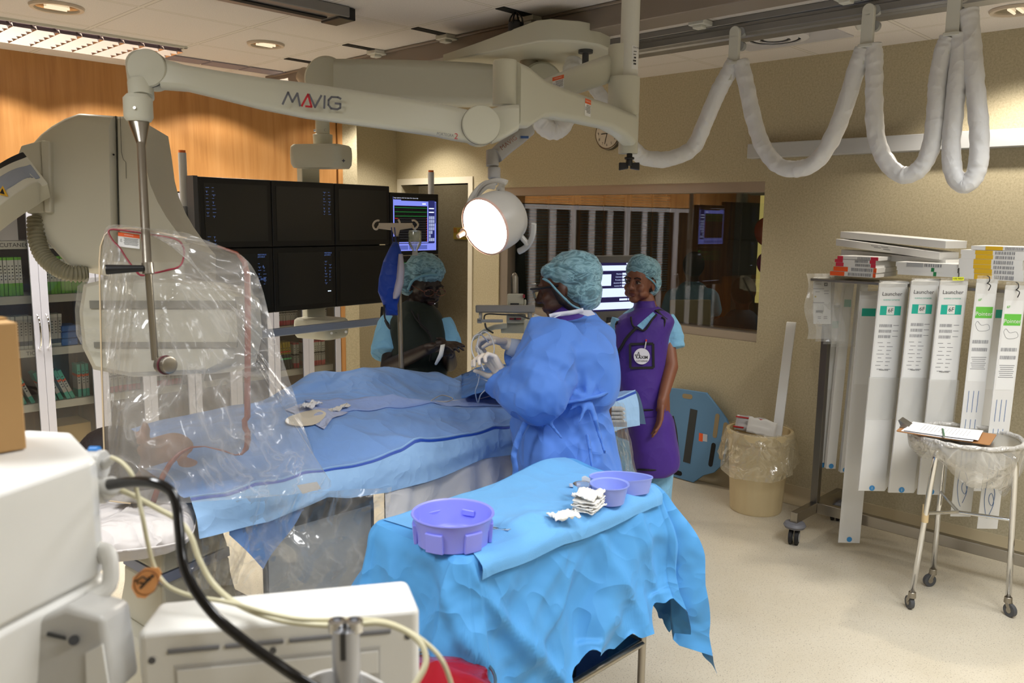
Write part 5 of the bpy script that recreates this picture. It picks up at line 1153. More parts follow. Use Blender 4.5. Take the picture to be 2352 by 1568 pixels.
def head(w, c, f, u, s=1.0, ear=True):
    """head solid: centre c, facing f, up u; about .23 m tall"""
    f=V(f).normalized(); u=(V(u)-f*V(u).dot(f)).normalized(); r=f.cross(u); A=(r,f,u)
    w.ell(c+u*.020*s+f*-.005*s,(.073*s,.092*s,.098*s),axes=A); w.ell(c-u*.035*s+f*.020*s,(.058*s,.066*s,.070*s),axes=A)
    w.ell(c-u*.088*s+f*.055*s,(.028*s,.026*s,.022*s),axes=A)                     # chin
    for k in (-1,1):
        w.ell(c-u*.030*s+f*.060*s+r*k*.036*s,(.024*s,.022*s,.022*s),axes=A)      # cheek
        w.ell(c+u*.022*s+f*.080*s+r*k*.028*s,(.026*s,.010*s,.009*s),axes=A)      # brow
        w.ell(c-u*.060*s+f*.030*s+r*k*.042*s,(.020*s,.045*s,.022*s),axes=A)      # jaw
        if ear: w.ell(c-u*.012*s-f*.005*s+r*k*.076*s,(.008*s,.018*s,.030*s),axes=A)
    w.cap(c+u*.008*s+f*.088*s,c-u*.028*s+f*.104*s,.009*s,.013*s,10)             # nose
    for k in (-1,1): w.ell(c-u*.032*s+f*.096*s+r*k*.012*s,(.009*s,.010*s,.008*s),axes=A,nu=12,nv=8)
    w.ell(c-u*.058*s+f*.084*s,(.024*s,.012*s,.007*s),axes=A); w.ell(c-u*.068*s+f*.082*s,(.020*s,.012*s,.008*s),axes=A)   # lips
    return r,f,u
def facebits(root, c, r, f, u, s=1.0, lip='#6b3a33', brow=True, open_=1):
    for k in (-1,1):
        e=c-u*.002*s+f*.083*s+r*k*.030*s
        w=MB(); w.ell(e-f*.006*s,(.0135*s,.0125*s,.0085*s*open_),axes=(r,f,u),nu=16,nv=10); o=w.build('eye',mat('eye_white','#7d6f66',.35),root)
        w=MB(); w.ell(e+f*.0035*s,(.006*s,.0035*s,.0065*s*open_),axes=(r,f,u),nu=12,nv=8); w.build('iris',mat('iris_brown','#150c08',.2),root)
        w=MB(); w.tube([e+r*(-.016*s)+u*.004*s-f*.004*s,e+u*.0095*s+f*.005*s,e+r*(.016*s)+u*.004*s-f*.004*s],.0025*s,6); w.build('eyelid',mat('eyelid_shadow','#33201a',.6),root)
        if brow:
            w=MB(); w.tube([e+r*(-.020*s)+u*.022*s+f*.004*s,e+u*.028*s+f*.009*s,e+r*(.020*s)+u*.022*s+f*.004*s],.0032*s,6); w.build('eyebrow',m_hair,root)
    w=MB(); w.ell(c-u*.0585*s+f*.088*s,(.0235*s,.009*s,.006*s),axes=(r,f,u)); w.ell(c-u*.0675*s+f*.0865*s,(.0195*s,.009*s,.007*s),axes=(r,f,u)); w.build('lips',mat('lips_'+lip[1:],lip,.45),root,remesh=.0025,ang=180)
def handmesh(w, wr, d, pn, side=1, s=1.0, curl=(.5,.6,.6,.7), thumb=.6, spread=.08, capn=10):
    """hand: wrist point, direction d of the palm, palm normal pn; side = thumb side sign"""
    d=V(d).normalized(); pn=(V(pn)-d*V(pn).dot(d)).normalized(); t=d.cross(pn)*side       # t: towards the thumb
    w.cap(wr-d*.01,wr+d*.02,.024*s,.024*s,capn)
    for k in (-1.4,-.5,.45,1.35): w.cap(wr+d*.02*s+t*k*.009*s,wr+d*.082*s+t*k*.0185*s,.014*s,.0115*s,capn)
    L=(.038,.043,.040,.031)
    for i,k in enumerate((1.35,.45,-.5,-1.4)):
        p=wr+d*.084*s+t*k*.019*s; a=curl[i]; dd=d+t*k*spread
        dd.normalize(); 
        for j,(ln,rr) in enumerate(((L[i],.0098),(L[i]*.65,.0088),(L[i]*.5,.0078))):
            ang=a*(.6+.7*j) ; v=dd*cos(ang)+pn*sin(ang); v.normalize(); q=p+v*ln*s; w.cap(p,q,rr*s,(rr-.0008)*s,8); p=q
    p=wr+d*.022*s+t*.026*s; v=(d*.55+t*.75+pn*.25).normalized(); q=p+v*.042*s; w.cap(p,q,.0135*s,.011*s,8); v=(d*.85+t*(.35-thumb*.4)+pn*thumb*.6).normalized(); q2=q+v*.030*s; w.cap(q,q2,.0105*s,.0092*s,8); w.cap(q2,q2+(v+pn*.3*thumb).normalized()*.022*s,.009*s,.0078*s,8)
def rings_px(rows, cnt=40):
    """rows: (y, x_left, x_right, distance, half thickness, bulge power) -> closed loops facing the camera"""
    R=[]
    for (y,xl,xr,d,t) in rows:
        c=P((xl+xr)/2,y,d); h=(xr-xl)/2*d/F
        R.append([c+RGT*(h*(abs(cos(a))**.8)*(1 if cos(a)>=0 else -1))+fh*(t*(abs(sin(a))**.8)*(1 if sin(a)>=0 else -1)) for a in [i*2*pi/cnt for i in range(cnt)]])
    return R
def refine(R, n=5):
    """Catmull-Rom along the loft"""
    cols=[cat([r[i] for r in R],n) for i in range(len(R[0]))]
    return [[cols[i][k] for i in range(len(cols))] for k in range(len(cols[0]))]
def wrinkle(R, amp, seed, fx=6, fz=4):
    out=[]
    for r in R:
        c=sum(r,V((0,0,0)))/len(r); o=[]
        for p in r:
            n=(p-c); n.z=0
            if n.length>1e-6: n.normalize()
            o.append(p+n*amp*(fbm(p.x*fx,p.y*fx,p.z*fz+seed)+.8*ridge(p.x*fx*.7+p.z*1.3,p.y*fx*.7+p.z*1.1,seed+p.z*1.5)))
        out.append(o)
    return out
# ---------------------------------------------------------------- gowned person in the middle
m_gown=cloth('gown_blue','#5583d6',.7,2.4,rough=.75,dist=.03); m_glove=mat('latex_glove','#d9cfc4',.45,sss=.1); m_cuff=mat('gown_cuff','#a9b6cf',.8); m_purple=cloth('apron_purple','#472a86',.2,4,rough=.55,dist=.012)
gp=thing('person','person in a blue surgical gown, teal cap and safety glasses, holding clear tubing','person',(P(1310,1000,3.08).x,P(1310,1000,3.08).y,0))
hc=P(1296,662,3.12); gf=(RGT*-.93+FWD*.30-UPC*.16); gu=UPC*.97-RGT*.12
w=MB(); r_,f_,u_=head(w,hc,gf,gu,1.02)
nk=P(1322,745,3.13); w.cap(hc-u_*.05-f_*.02,nk,.055,.06); 
shN=P(1262,800,2.98); shF=P(1290,795,3.28); elN=P(1225,925,2.90); wrN=P(1160,868,2.98); elF=P(1235,855,3.42); wrF=P(1195,808,3.30)
w.cap(shN,shF,.06,.06); w.cap(nk,P(1318,790,3.12),.055,.09); w.cap(P(1318,800,3.12),P(1320,930,3.12),.12,.12); w.cap(P(1320,930,3.12),P(1320,1060,3.1),.14,.13)
w.cap(shN,elN,.05,.04); w.cap(elN,wrN,.038,.027); w.cap(shF,elF,.05,.04); w.cap(elF,wrF,.038,.027)
fl_=lambda p:V((p.x,p.y,.06)); hipA,hipB=P(1285,1060,3.12),P(1345,1060,3.24)
for hpt in (hipA,hipB): kn=V((hpt.x,hpt.y,.48)); w.cap(hpt,kn,.085,.055); w.cap(kn,V((hpt.x,hpt.y,.09)),.052,.038); w.cap(V((hpt.x,hpt.y,.05)),V((hpt.x,hpt.y,.05))+V((gf.x,gf.y,0)).normalized()*.15,.042,.035)
w.build('body',m_skd,gp,remesh=.006,smoothit=3,ang=180)
w=MB(); handmesh(w,wrN,P(1128,826,2.98)-wrN,FWD*-.3+RGT*-.55+UPC*.2,-1,1.0,(1.1,1.2,1.25,1.3),1.0); w.build('glove',m_glove,gp,remesh=.0035,smoothit=2,ang=180)
w=MB(); handmesh(w,P(1172,792,3.30),P(1120,775,3.32)-P(1172,792,3.30),DWN*.8+RGT*.3-FWD*.2,1,1.05,(1.2,1.25,1.3,1.3),1.1); w.build('glove',m_glove,gp,remesh=.0035,smoothit=2,ang=180)
w=MB(); w.cyl(P(1150,862,2.98),P(1172,872,2.97),.033,.040,n=24); w.build('cuff',m_cuff,gp,ang=180); w=MB(); w.cyl(P(1168,795,3.30),P(1192,802,3.31),.033,.041,n=24); w.build('cuff',m_cuff,gp,ang=180)
# gown: torso loft + sleeves, remeshed to one surface
G=[(716,1290,1366,3.14,.07),(735,1262,1385,3.14,.12),(760,1238,1402,3.12,.17),(790,1222,1410,3.10,.20),(840,1208,1414,3.10,.21),(885,1200,1412,3.10,.20),(915,1195,1402,3.09,.185),(930,1196,1392,3.09,.175),(950,1190,1396,3.09,.185),(990,1186,1404,3.09,.21),(1040,1188,1414,3.10,.225),(1100,1186,1424,3.12,.21),(1190,1180,1434,3.17,.18),(1280,1176,1440,3.20,.17),(1350,1172,1444,3.22,.17)]
R=wrinkle(refine(rings_px(G,64),7),.026,4,4.2,3.4)
w=MB(); w.loft(R)
slN=[P(1285,778,3.00),P(1258,830,2.93),P(1228,905,2.87),P(1205,912,2.88),P(1172,888,2.93),P(1148,866,2.97)]
slr=[.105,.110,.095,.088,.060,.046]
def sleeve3(w,pts,rs,seed,amp=.019):
    c=cat(pts,7); n=len(c); rr=[]
    for i in range(n):
        t=i/(n-1)*(len(rs)-1); k=min(int(t),len(rs)-2); rr.append(lerp(rs[k],rs[k+1],t-k)*(1+.08*NZ.noise(V((i*.6,seed,1)))))
    x=MB(); x.tube(c,rr,28)
    for i in range(len(x.v)):
        k=i//28; 
        if k<n: p=x.v[i]; d=p-c[k]; x.v[i]=p+d.normalized()*amp*(fbm(p.x*9,p.y*9,p.z*9+seed)+ridge(p.x*5+p.z*3,p.y*5,seed))
    w.add(x.v,x.f)
sleeve3(w,slN,slr,3); sleeve3(w,[P(1300,775,3.22),P(1262,800,3.30),P(1240,840,3.38),P(1215,830,3.36),P(1190,806,3.31)],[.10,.095,.08,.065,.046],5)
# fold ridges radiating from the waist tie and under the arm
tie=P(1352,915,2.885)
for (x,y,dd,r0) in ((1300,895,2.88,.012),(1275,925,2.885,.012),(1310,940,2.88,.010),(1385,895,2.92,.011),(1400,880,2.95,.010),(1372,965,2.89,.011),(1390,1040,2.88,.012),(1330,970,2.86,.011),(1345,830,2.88,.012),(1375,850,2.9,.012),(1240,930,2.89,.012)): w.cap(tie,P(x,y,dd),r0,.006,8)
for a,b_ in (((1245,950),(1290,1005)),((1350,1000),(1362,1085))): w.cap(P(*a,2.87),P(*b_,2.85),.009,.006,8)
w.build('gown',m_gown,gp,remesh=.0075,smoothit=1,ang=180)
w=MB(); w.tube(cat([P(1198,932,2.93),P(1240,934,2.885),P(1300,924,2.875),P(1352,915,2.872),P(1378,908,2.885),P(1400,898,2.95)],6),.006,8,flat=1.9,up=Z); w.build('waist_tie',m_gown,gp,ang=180)
def ribbon(pts,wd,m,root,nm,d=2.86):
    c=cat([P(x,y,d) for x,y in pts],6); w=MB(); vs=[]
    for i,p in enumerate(c):
        t=(c[min(i+1,len(c)-1)]-c[max(i-1,0)]).normalized(); s=t.cross(FWD).normalized(); vs+=[p-s*wd/2,p+s*wd/2+FWD*.003*sin(i)]
    w.add(vs,[(2*i,2*i+1,2*i+3,2*i+2) for i in range(len(c)-1)]); return w.build(nm,m,root,ang=180,solid=.002)
ribbon([(1222,936),(1212,960),(1200,985),(1190,1008),(1183,1030),(1180,1050),(1184,1075),(1182,1100)],.020,m_gown,gp,'tie_end')
ribbon([(1262,726),(1280,722),(1310,718),(1340,712)],.016,mat('collar_white','#d5d8e6',.8),gp,'collar',2.975)
w=MB(); w.prism([P(x,y,2.99) for x,y in ((1330,711),(1358,712),(1368,722),(1350,726),(1330,720))],FWD*.004); w.build('collar_tab',mat('collar_white','#d5d8e6',.8),gp)
w=MB(); w.loft(refine(rings_px([(700,1272,1340,3.13,.070),(718,1266,1350,3.13,.085),(738,1258,1360,3.13,.10)],28),3),True,True); w.build('thyroid_collar',m_purple,gp,ang=180)
w=MB(); w.tube(cat([P(1218,766,2.93),P(1240,745,2.93),P(1265,733,2.95),P(1290,722,2.98)],5),.0022,6); w.build('gown_piping',mat('collar_white','#d5d8e6',.8),gp)
# purple apron showing at the back opening of the gown, and legs
w=MB(); w.prism([P(x,y,3.16) for x,y in ((1392,1010),(1402,1010),(1424,1100),(1432,1200),(1390,1200))],FWD*.03); w.build('apron',m_purple,gp)
# cap
w=MB(); cc=P(1316,642,3.12)
w.ell(cc+u_*.02-f_*.005,(.100,.112,.090),axes=(r_,f_,u_)); w.ell(P(1335,668,3.12),(.094,.080,.072),axes=(r_,f_,u_)); w.ell(P(1347,690,3.12),(.075,.050,.042),axes=(r_,f_,u_)); w.ell(P(1272,625,3.12),(.075,.045,.04),axes=(r_,f_,u_))
w.build('cap',m_cap,gp,remesh=.006,smoothit=5,ang=180,disp=[('CLOUDS',.03,.012)])
w=MB(); ce=[P(1247,640,3.04),P(1262,648,3.015),P(1280,668,3.00),P(1300,688,3.0),P(1316,702,3.01),P(1338,712,3.04)]; cb=cat(ce,8); w.tube(cb,[.0035+.002*abs(NZ.noise(V((i*.9,1,2)))) for i in range(len(cb))],8); w.build('cap_band',m_capt,gp,ang=180)
w=MB(); w.cap(P(1272,662,3.05),P(1292,690,3.05),.012,.018); w.cap(P(1292,686,3.06),P(1318,706,3.07),.02,.026); w.build('hair',m_hair,gp,remesh=.006,ang=180)
# glasses
w=MB(); e0=hc+f_*.100+u_*.004; side=-r_ if (-r_).dot(FWD)<0 else r_
w.tube([hc+side*.079+u_*.008-f_*.0,hc+side*.078+f_*.075+u_*.012,hc+side*.060+f_*.108+u_*.016,hc+f_*.116+u_*.018,hc-side*.060+f_*.105+u_*.016],.0045,8,flat=1.8,up=u_); w.build('glasses_frame',black,gp)
w=MB(); w.grid(lambda a,b:hc+side*(.066-.13*a)+f_*(.108+.010*sin(a*pi))+u_*(.012-.048*b*(1-.3*abs(a-.5)))+f_*(-.006*b),12,5); w.build('glasses_lens',thinmat('lens_clear','#d5d8de',.12,.15,.02),gp,ang=180)
# tubing held in the gloves
tz=[(1122,786,3.2),(1104,768,3.15),(1088,775,3.1),(1083,800,3.05),(1094,828,3.02),(1115,842,3.0),(1128,830,3.02),(1135,800,3.1),(1126,770,3.2),(1108,762,3.2),(1097,785,3.1),(1100,820,3.0),(1112,850,2.95)]
cord([P(*p) for p in tz],.0026,clr,'coiled clear tubing held in the gloved hands'); cord([P(1118,835,3.0),P(1105,850,3.0),P(1098,880,3.05),P(1092,900,3.1),P(1098,925,3.2),P(1105,905,3.15),P(1130,880,3.1),P(1112,872,3.1),P(1095,862,3.05),P(1104,845,3.0)],.0022,clr,'clear tubing falling from the gloved hands to the drape')
w=MB(); a=P(1103,806,3.02); b_=P(1124,834,2.99); w.cyl(a,b_,.0075,n=16); w.cyl(a-(b_-a)*.4,a,.004,n=10); o=w.build('syringe',thinmat('syringe_clear','#d8dade',.45,.15,.1)); tag(o,'small clear syringe between the two gloved hands','syringe')
# ---------------------------------------------------------------- woman in the purple apron
m_scrub=cloth('scrub_light_blue','#7db4d8',.35,6,rough=.85,dist=.015); m_trim=mat('apron_trim_black','#0e0c12',.7)
wp=thing('person','person in a purple lead apron and light blue scrubs standing by the observation window','person',(P(1470,1050,4.25).x,P(1470,1050,4.25).y,0))
D=4.28; hc=P(1471,648,D); wf=(-FWD*.78-RGT*.60-UPC*.03); wf=wf-Z*wf.z*.4
w=MB(); r_,f_,u_=head(w,hc,wf,Z*1+RGT*.03,.97); nk=P(1487,712,D+.02)
w.cap(hc-u_*.05-f_*.02,nk,.05,.055); sL=P(1526,752,D+.02); sR=P(1430,750,D-.02)
w.cap(sL,sR,.042,.042); w.cap(nk,P(1484,760,D),.048,.07); w.cap(P(1482,775,D),P(1480,900,D),.10,.115); w.cap(P(1480,900,D),P(1482,980,D),.13,.13)
eL=P(1541,842,D-.08); wL=P(1520,925,D-.19); w.cap(sL,eL,.046,.037); w.cap(eL,wL,.037,.024)
eR=P(1415,840,D+.05); wR=P(1425,930,D-.02); w.cap(sR,eR,.046,.037); w.cap(eR,wR,.036,.024)
handmesh(w,wL,P(1514,975,D-.20)-wL,RGT*-.9-FWD*.1,1 ,.98,(.25,.22,.28,.36),.35,.14)
handmesh(w,wR,P(1432,975,D-.04)-wR,RGT*.9-FWD*.1,-1 ,.98,(.25,.22,.28,.36),.35,.14)
for x in (1450,1510): hpt=P(x,1000,D); kn=V((hpt.x,hpt.y,.47)); w.cap(hpt,kn,.078,.05); w.cap(kn,V((hpt.x,hpt.y,.10)),.048,.035); w.cap(V((hpt.x,hpt.y,.045)),V((hpt.x,hpt.y,.04))+V((wf.x,wf.y,0)).normalized()*.14,.04,.034)
w.build('body',m_skm,wp,remesh=.0042,smoothit=2,ang=180)
facebits(wp,hc,r_,f_,u_,.97,'#5d2f2a',True,.75)
w=MB(); w.ell(hc+u_*.045-f_*.015,(.078,.090,.075),axes=(r_,f_,u_)); w.ell(hc+u_*.0-f_*.03,(.080,.075,.07),axes=(r_,f_,u_)); w.cap(hc-u_*.04-f_*.06,hc-u_*.10-f_*.075,.035,.03); w.build('hair',m_hair,wp,remesh=.006,smoothit=2,ang=180)
w=MB(); w.ell(hc+u_*.062-f_*.022,(.088,.100,.076),axes=(r_,f_,u_)); w.ell(hc+u_*.0-f_*.050,(.088,.070,.085),axes=(r_,f_,u_)); w.ell(hc+u_*.10+f_*.02,(.06,.05,.045),axes=(r_,f_,u_)); w.build('cap',m_cap,wp,remesh=.006,smoothit=4,ang=180,disp=[('CLOUDS',.025,.010)])
w=MB(); rim=[]
for i in range(25):
    a=pi*(-.62+1.24*i/24)+pi/2; e=cos(a); s2_=sin(a); rim.append(hc+r_*(.086*e)+f_*(.070*max(s2_,-.2)-.01)+u_*(.058*s2_-.012+(.0 if s2_>0 else .0)))
cb=cat(rim,3); w.tube(cb,[.004+.002*abs(NZ.noise(V((i*.7,3,2)))) for i in range(len(cb))],8); w.build('cap_band',m_capt,wp,ang=180)
# scrub sleeves and top
w=MB(); c=P(1485,760,D); w.loft(refine(rings_px([(700,1468,1500,D,.05),(715,1440,1524,D,.085),(735,1424,1540,D,.10),(800,1420,1540,D,.10),(850,1425,1535,D,.10)],32),3)); sleeve3(w,[P(1522,735,D),P(1540,765,D),P(1547,800,D-.01)],[.062,.062,.060],8,.006); sleeve3(w,[P(1432,735,D),P(1420,775,D+.01),P(1414,810,D+.02)],[.062,.058,.056],9,.006); w.build('scrub_top',m_scrub,wp,remesh=.006,smoothit=2,ang=180)
w=MB()
def leg(w,x,d0): w.loft(refine([[P(x,y,D+d0)+RGT*(h*cos(a))+fh*(h*sin(a)) for a in [i*2*pi/24 for i in range(24)]] for y,h in ((1000,.11),(1080,.095),(1130,.085),(1200,.075))],3))
leg(w,1505,.02); leg(w,1452,.0)
for x in (1505,1452): q=P(x,1150,D); w.cyl((q.x,q.y,q.z),(q.x,q.y,.07),.08,.07,n=24)
w.build('scrub_trousers',m_scrub,wp,remesh=.008,ang=180)
for x in (1505,1452):
    q=P(x,1000,D); dd=V((wf.x,wf.y,0)).normalized(); sh=MB(); sh.cap(V((q.x,q.y,.045)),V((q.x,q.y,.04))+dd*.15,.052,.045); sh.build('shoe',black,wp,remesh=.006,ang=180)
VE=[(704,1462,1512,D-.01,.065),(712,1450,1524,D-.01,.085),(722,1432,1540,D-.01,.105),(738,1415,1548,D-.01,.125),(770,1411,1537,D-.01,.135),(810,1409,1532,D-.01,.14),(860,1413,1526,D-.01,.145),(905,1420,1528,D-.01,.15),(938,1424,1526,D-.01,.155),(943,1426,1524,D-.01,.15)]
VR=refine(rings_px(VE,48),4); w=MB(); w.loft(wrinkle(VR,.004,2)); w.build('vest',m_purple,wp,ang=180)
SK_=[(936,1428,1530,D-.01,.150),(960,1430,1545,D-.01,.16),(1000,1434,1552,D-.01,.165),(1040,1440,1558,D-.01,.165),(1065,1446,1555,D-.01,.16),(1078,1456,1538,D-.01,.15)]
w=MB(); w.loft(wrinkle(refine(rings_px(SK_,48),4),.004,6)); w.build('apron_skirt',m_purple,wp,ang=180)
def onv(x,y,off=.004,rows=VE):
    rr=None
    for a,b_ in zip(rows[:-1],rows[1:]):
        if a[0]<=y<=b_[0]: t=(y-a[0])/(b_[0]-a[0]); rr=[lerp(a[k],b_[k],t) for k in range(5)]
    if rr is None: rr=list(rows[0] if y<rows[0][0] else rows[-1])
    xc=(rr[1]+rr[2])/2; h=(rr[2]-rr[1])/2; q=max(-1,min(1,(x-xc)/h)); ca_=abs(q)**1.25; sa_=sqrt(max(0,1-ca_**2))
    return P(x,y,rr[3]-rr[4]*(sa_**.8)-off)
def line(pts,rows,wd,m,nm,n=8,off=.007):
    c=cat([V((x,y,0)) for x,y in pts],n); w=MB(); w.tube([onv(p.x,p.y,off,rows) for p in c],wd/2,8); return w.build(nm,m,wp,ang=180)
line([(1449,728),(1452,745),(1460,752),(1480,758),(1497,735),(1508,722)],VE,.010,m_trim,'neck_trim'); line([(1462,752),(1440,775),(1428,795),(1418,812),(1413,840),(1411,865)],VE,.016,m_trim,'wrap_trim')
line([(1412,845),(1416,880),(1424,915),(1430,938),(1460,941),(1500,941),(1524,938)],VE,.010,m_trim,'hem_trim'); line([(1520,728),(1527,735),(1524,752),(1519,775),(1516,800)],VE,.010,m_trim,'armhole_trim'); line([(1418,738),(1411,755),(1409,790),(1408,820)],VE,.010,m_trim,'armhole_trim')
line([(1545,955),(1552,985),(1556,1020),(1558,1045),(1552,1064),(1538,1076),(1500,1079),(1465,1078)],SK_,.011,m_trim,'skirt_trim')
w=MB(); vs=[onv(x,y,.007) for x,y in ((1504,712),(1516,710),(1545,728),(1532,734))]; w.add(vs,[(0,1,2,3)]); w.build('shoulder_tab',m_trim,wp,solid=.008)
w=MB(); vs=[onv(x,y,.005) for x,y in ((1462,756),(1466,751),(1497,722),(1500,726),(1470,757))]; w.add([onv(x,y,.0035) for x,y in ((1463,748),(1500,716),(1506,722),(1476,757))],[(0,1,2,3)]); w.build('scrub_neckline',m_scrub,wp,solid=.002)
w=MB(); tr=refine(rings_px([(690,1462,1502,D,.062),(705,1455,1506,D,.075),(722,1448,1514,D,.092)],28),3); w.loft(tr,True,True); w.build('thyroid_collar',m_purple,wp,ang=180)
# pocket with badge
pc_=[onv(x,y,.010) for x,y in ((1447,790),(1500,789),(1501,844),(1448,845))]
w=MB(); 
for a,b_ in zip(pc_,pc_[1:]+pc_[:1]): w.beam(a,b_,.012,.004,FWD)
w.build('pocket_trim',m_trim,wp)
bc=onv(1474,818,.012); pu=(onv(1495,818,.009)-onv(1453,818,.009)).normalized(); pv=UPC; pn=-(pu.cross(pv)); pn=pn if pn.dot(FWD)<0 else -pn
w=MB(); x_=pu; y_=(pv-pu*pv.dot(pu)).normalized(); w.lathe([(.040,-.004),(.040,.0015),(0,.0015)],bc,pn,36); bd=w.build('badge',mat('badge_white','#d9d7e0',.5),wp)
o_=bc+pn*.002; text('AXIM',o_-y_*.006+x_*.006,x_,y_,.021,black,bd,align='CENTER',bold=.02,sx=.95); text('CATHERINE',o_-y_*.024,x_,y_,.011,black,bd,align='CENTER')
w=MB()
for a,b_ in (((-.028,-.010),(-.016,.022)),((-.016,.022),(-.006,-.012)),((-.034,.008),(-.006,.004)),((-.034,.008),(-.020,-.012))): w.beam(o_+x_*a[0]+y_*a[1]+pn*.0005,o_+x_*b_[0]+y_*b_[1]+pn*.0005,.0028,.0006,pn)
w.build('badge_star',darkgrey,bd)
w=MB(); w.cyl(onv(1484,783,.012),onv(1481,800,.012),.003,n=8); pen=w.build('pen',mat('pen_white','#cfcfd6',.4),wp); w=MB(); w.cyl(onv(1484,779,.012),onv(1484,784,.012),.0045,n=10); w.build('pen_tip',mat('pen_red','#c0202c',.4),pen)
q=[onv(x,y,.004,SK_) for x,y in ((1529,1032),(1548,1029),(1550,1048),(1531,1052))]; w=MB(); w.add(q,[(0,1,2,3)]); lb=w.build('skirt_label',black,wp,solid=.002)
qc=(q[0]+q[1]+q[2]+q[3])/4-FWD*.004; text('One',qc+UPC*.006,RGT,UPC,.014,mat('pen_red','#c0202c',.4),lb,align='CENTER'); text('Thickness',qc-UPC*.012,RGT+UPC*.12,UPC,.009,white,lb,align='CENTER')
w=MB(); w.ell(hc+r_*(.078 if r_.dot(RGT)>0 else -.078)-u_*.04-f_*.002,.004); w.build('earring',chrome,wp)
# ---------------------------------------------------------------- dark-clad person behind the table
m_vd=cloth('apron_dark_green','#15201a',.15,4,rough=.6,dist=.012)
np_=thing('person','person in a dark green lead apron, glasses and teal cap behind the table','person',(P(955,900,4.15).x,P(955,900,4.15).y,0))
D=4.12; hc=P(976,652,D); nf=(-FWD*.72+RGT*.55-UPC*.42)
w=MB(); r_,f_,u_=head(w,hc,nf,UPC*1-FWD*.1,1.02); nk=P(955,712,D+.03); w.cap(hc-u_*.05-f_*.02,nk,.055,.06)
sR=P(910,752,D+.03); sL=P(1005,752,D+.02); w.cap(sR,sL,.05,.05); w.cap(nk,P(955,760,D),.05,.07); w.cap(P(955,785,D),P(955,900,D),.11,.13); w.cap(P(955,900,D),P(955,990,D),.14,.14)
eR=P(893,842,D-.06); wR=P(985,800,D-.30); w.cap(sR,eR,.05,.042); w.cap(eR,wR,.042,.027); eL=P(1032,835,D-.02); wL=P(1033,812,D-.24); w.cap(sL,eL,.048,.04); w.cap(eL,wL,.040,.027)
handmesh(w,wR,P(1020,790,D-.34)-wR,DWN*1+FWD*.2,1,1.05,(.4,.5,.55,.6),.7); handmesh(w,wL,P(1030,795,D-.36)-wL,RGT*-.9+DWN*.3,-1,1.0,(.6,.7,.8,.9),.7)
for x in (930,985): q=P(x,990,D); w.cap(V((q.x,q.y,.85)),V((q.x,q.y,.48)),.085,.055); w.cap(V((q.x,q.y,.48)),V((q.x,q.y,.09)),.05,.038); w.cap(V((q.x,q.y,.05)),V((q.x,q.y,.05))+V((nf.x,nf.y,0)).normalized()*.14,.042,.035)
w.build('body',m_skn,np_,remesh=.006,smoothit=3,ang=180); facebits(np_,hc,r_,f_,u_,1.02,'#3d1f1c',True,.5)
w=MB(); w.ell(hc+u_*.05-f_*.02,(.080,.094,.076),axes=(r_,f_,u_)); w.ell(hc-u_*.01-f_*.04,(.080,.07,.07),axes=(r_,f_,u_)); w.build('hair',m_hair,np_,remesh=.007,ang=180)
w=MB(); w.ell(hc+u_*.072-f_*.018,(.094,.108,.080),axes=(r_,f_,u_)); w.ell(P(942,640,D+.02),(.085,.075,.085),axes=(r_,f_,u_)); w.build('cap',m_cap,np_,remesh=.006,smoothit=4,ang=180,disp=[('CLOUDS',.03,.012)])
w=MB(); cb=cat([P(1004,631,D-.085),P(990,630,D-.11),P(968,634,D-.12),P(948,645,D-.10),P(938,664,D-.05)],7); w.tube(cb,[.006+.003*abs(NZ.noise(V((i*.8,5,2)))) for i in range(len(cb))],8); w.build('cap_band',m_capt,np_,ang=180)
w=MB(); 
for k in (-1,1): w.tube([hc+f_*.105+r_*(k*.033+.027*cos(a))+u_*(-.004+.017*sin(a)) for a in [j*2*pi/20 for j in range(20)]],.0014,6,closed=True)
w.tube([hc+f_*.108+r_*.010,hc+f_*.112,hc+f_*.108-r_*.010],.002,6)
for k in (-1,1): w.tube([hc+f_*.100+r_*k*.058,hc+f_*.03+r_*k*.080,hc-f_*.01+r_*k*.080],.0025,6)
w.build('glasses_frame',mat('glasses_copper','#8a5a4c',.3,.6),np_)
NG=[(690,932,978,D,.06),(702,915,1000,D,.085),(716,893,1012,D,.11),(736,880,1024,D,.13),(770,880,1032,D,.14),(800,882,1036,D,.145),(850,885,1032,D,.15),(920,888,1030,D,.16),(990,886,1032,D,.17)]
w=MB(); w.loft(wrinkle(refine(rings_px([(y,xl+(16 if y>710 else 0),xr-4,d,t) for y,xl,xr,d,t in NG],40),4),.004,9)); w.build('apron',m_vd,np_,ang=180)
w=MB(); sleeve3(w,[P(915,738,D+.02),P(895,775,D+.0),P(890,815,D-.05)],[.075,.078,.076],11,.006); w.build('scrub_sleeve',m_scrub,np_,remesh=.006,smoothit=2,ang=180)
w=MB(); sleeve3(w,[P(1012,740,D+.02),P(1028,775,D+.0),P(1034,800,D-.02)],[.06,.056,.055],12,.005); w.build('scrub_sleeve',m_scrub,np_,remesh=.006,smoothit=2,ang=180)
w=MB(); w.tube(cat([P(960,720,D-.13),P(966,745,D-.145),P(985,765,D-.15),P(992,790,D-.15),P(988,830,D-.155)],5),.006,8); w.tube(cat([P(945,712,D-.10),P(958,735,D-.145),P(985,760,D-.152)],5),.004,8); w.build('apron_seam',m_trim,np_)
w=MB(); q=P(955,1000,D); 
for x in (930,985): q=P(x,990,D); w.cyl((q.x,q.y,.85),(q.x,q.y,.08),.10,.08,n=24)
w.build('scrub_trousers',m_scrub,np_)
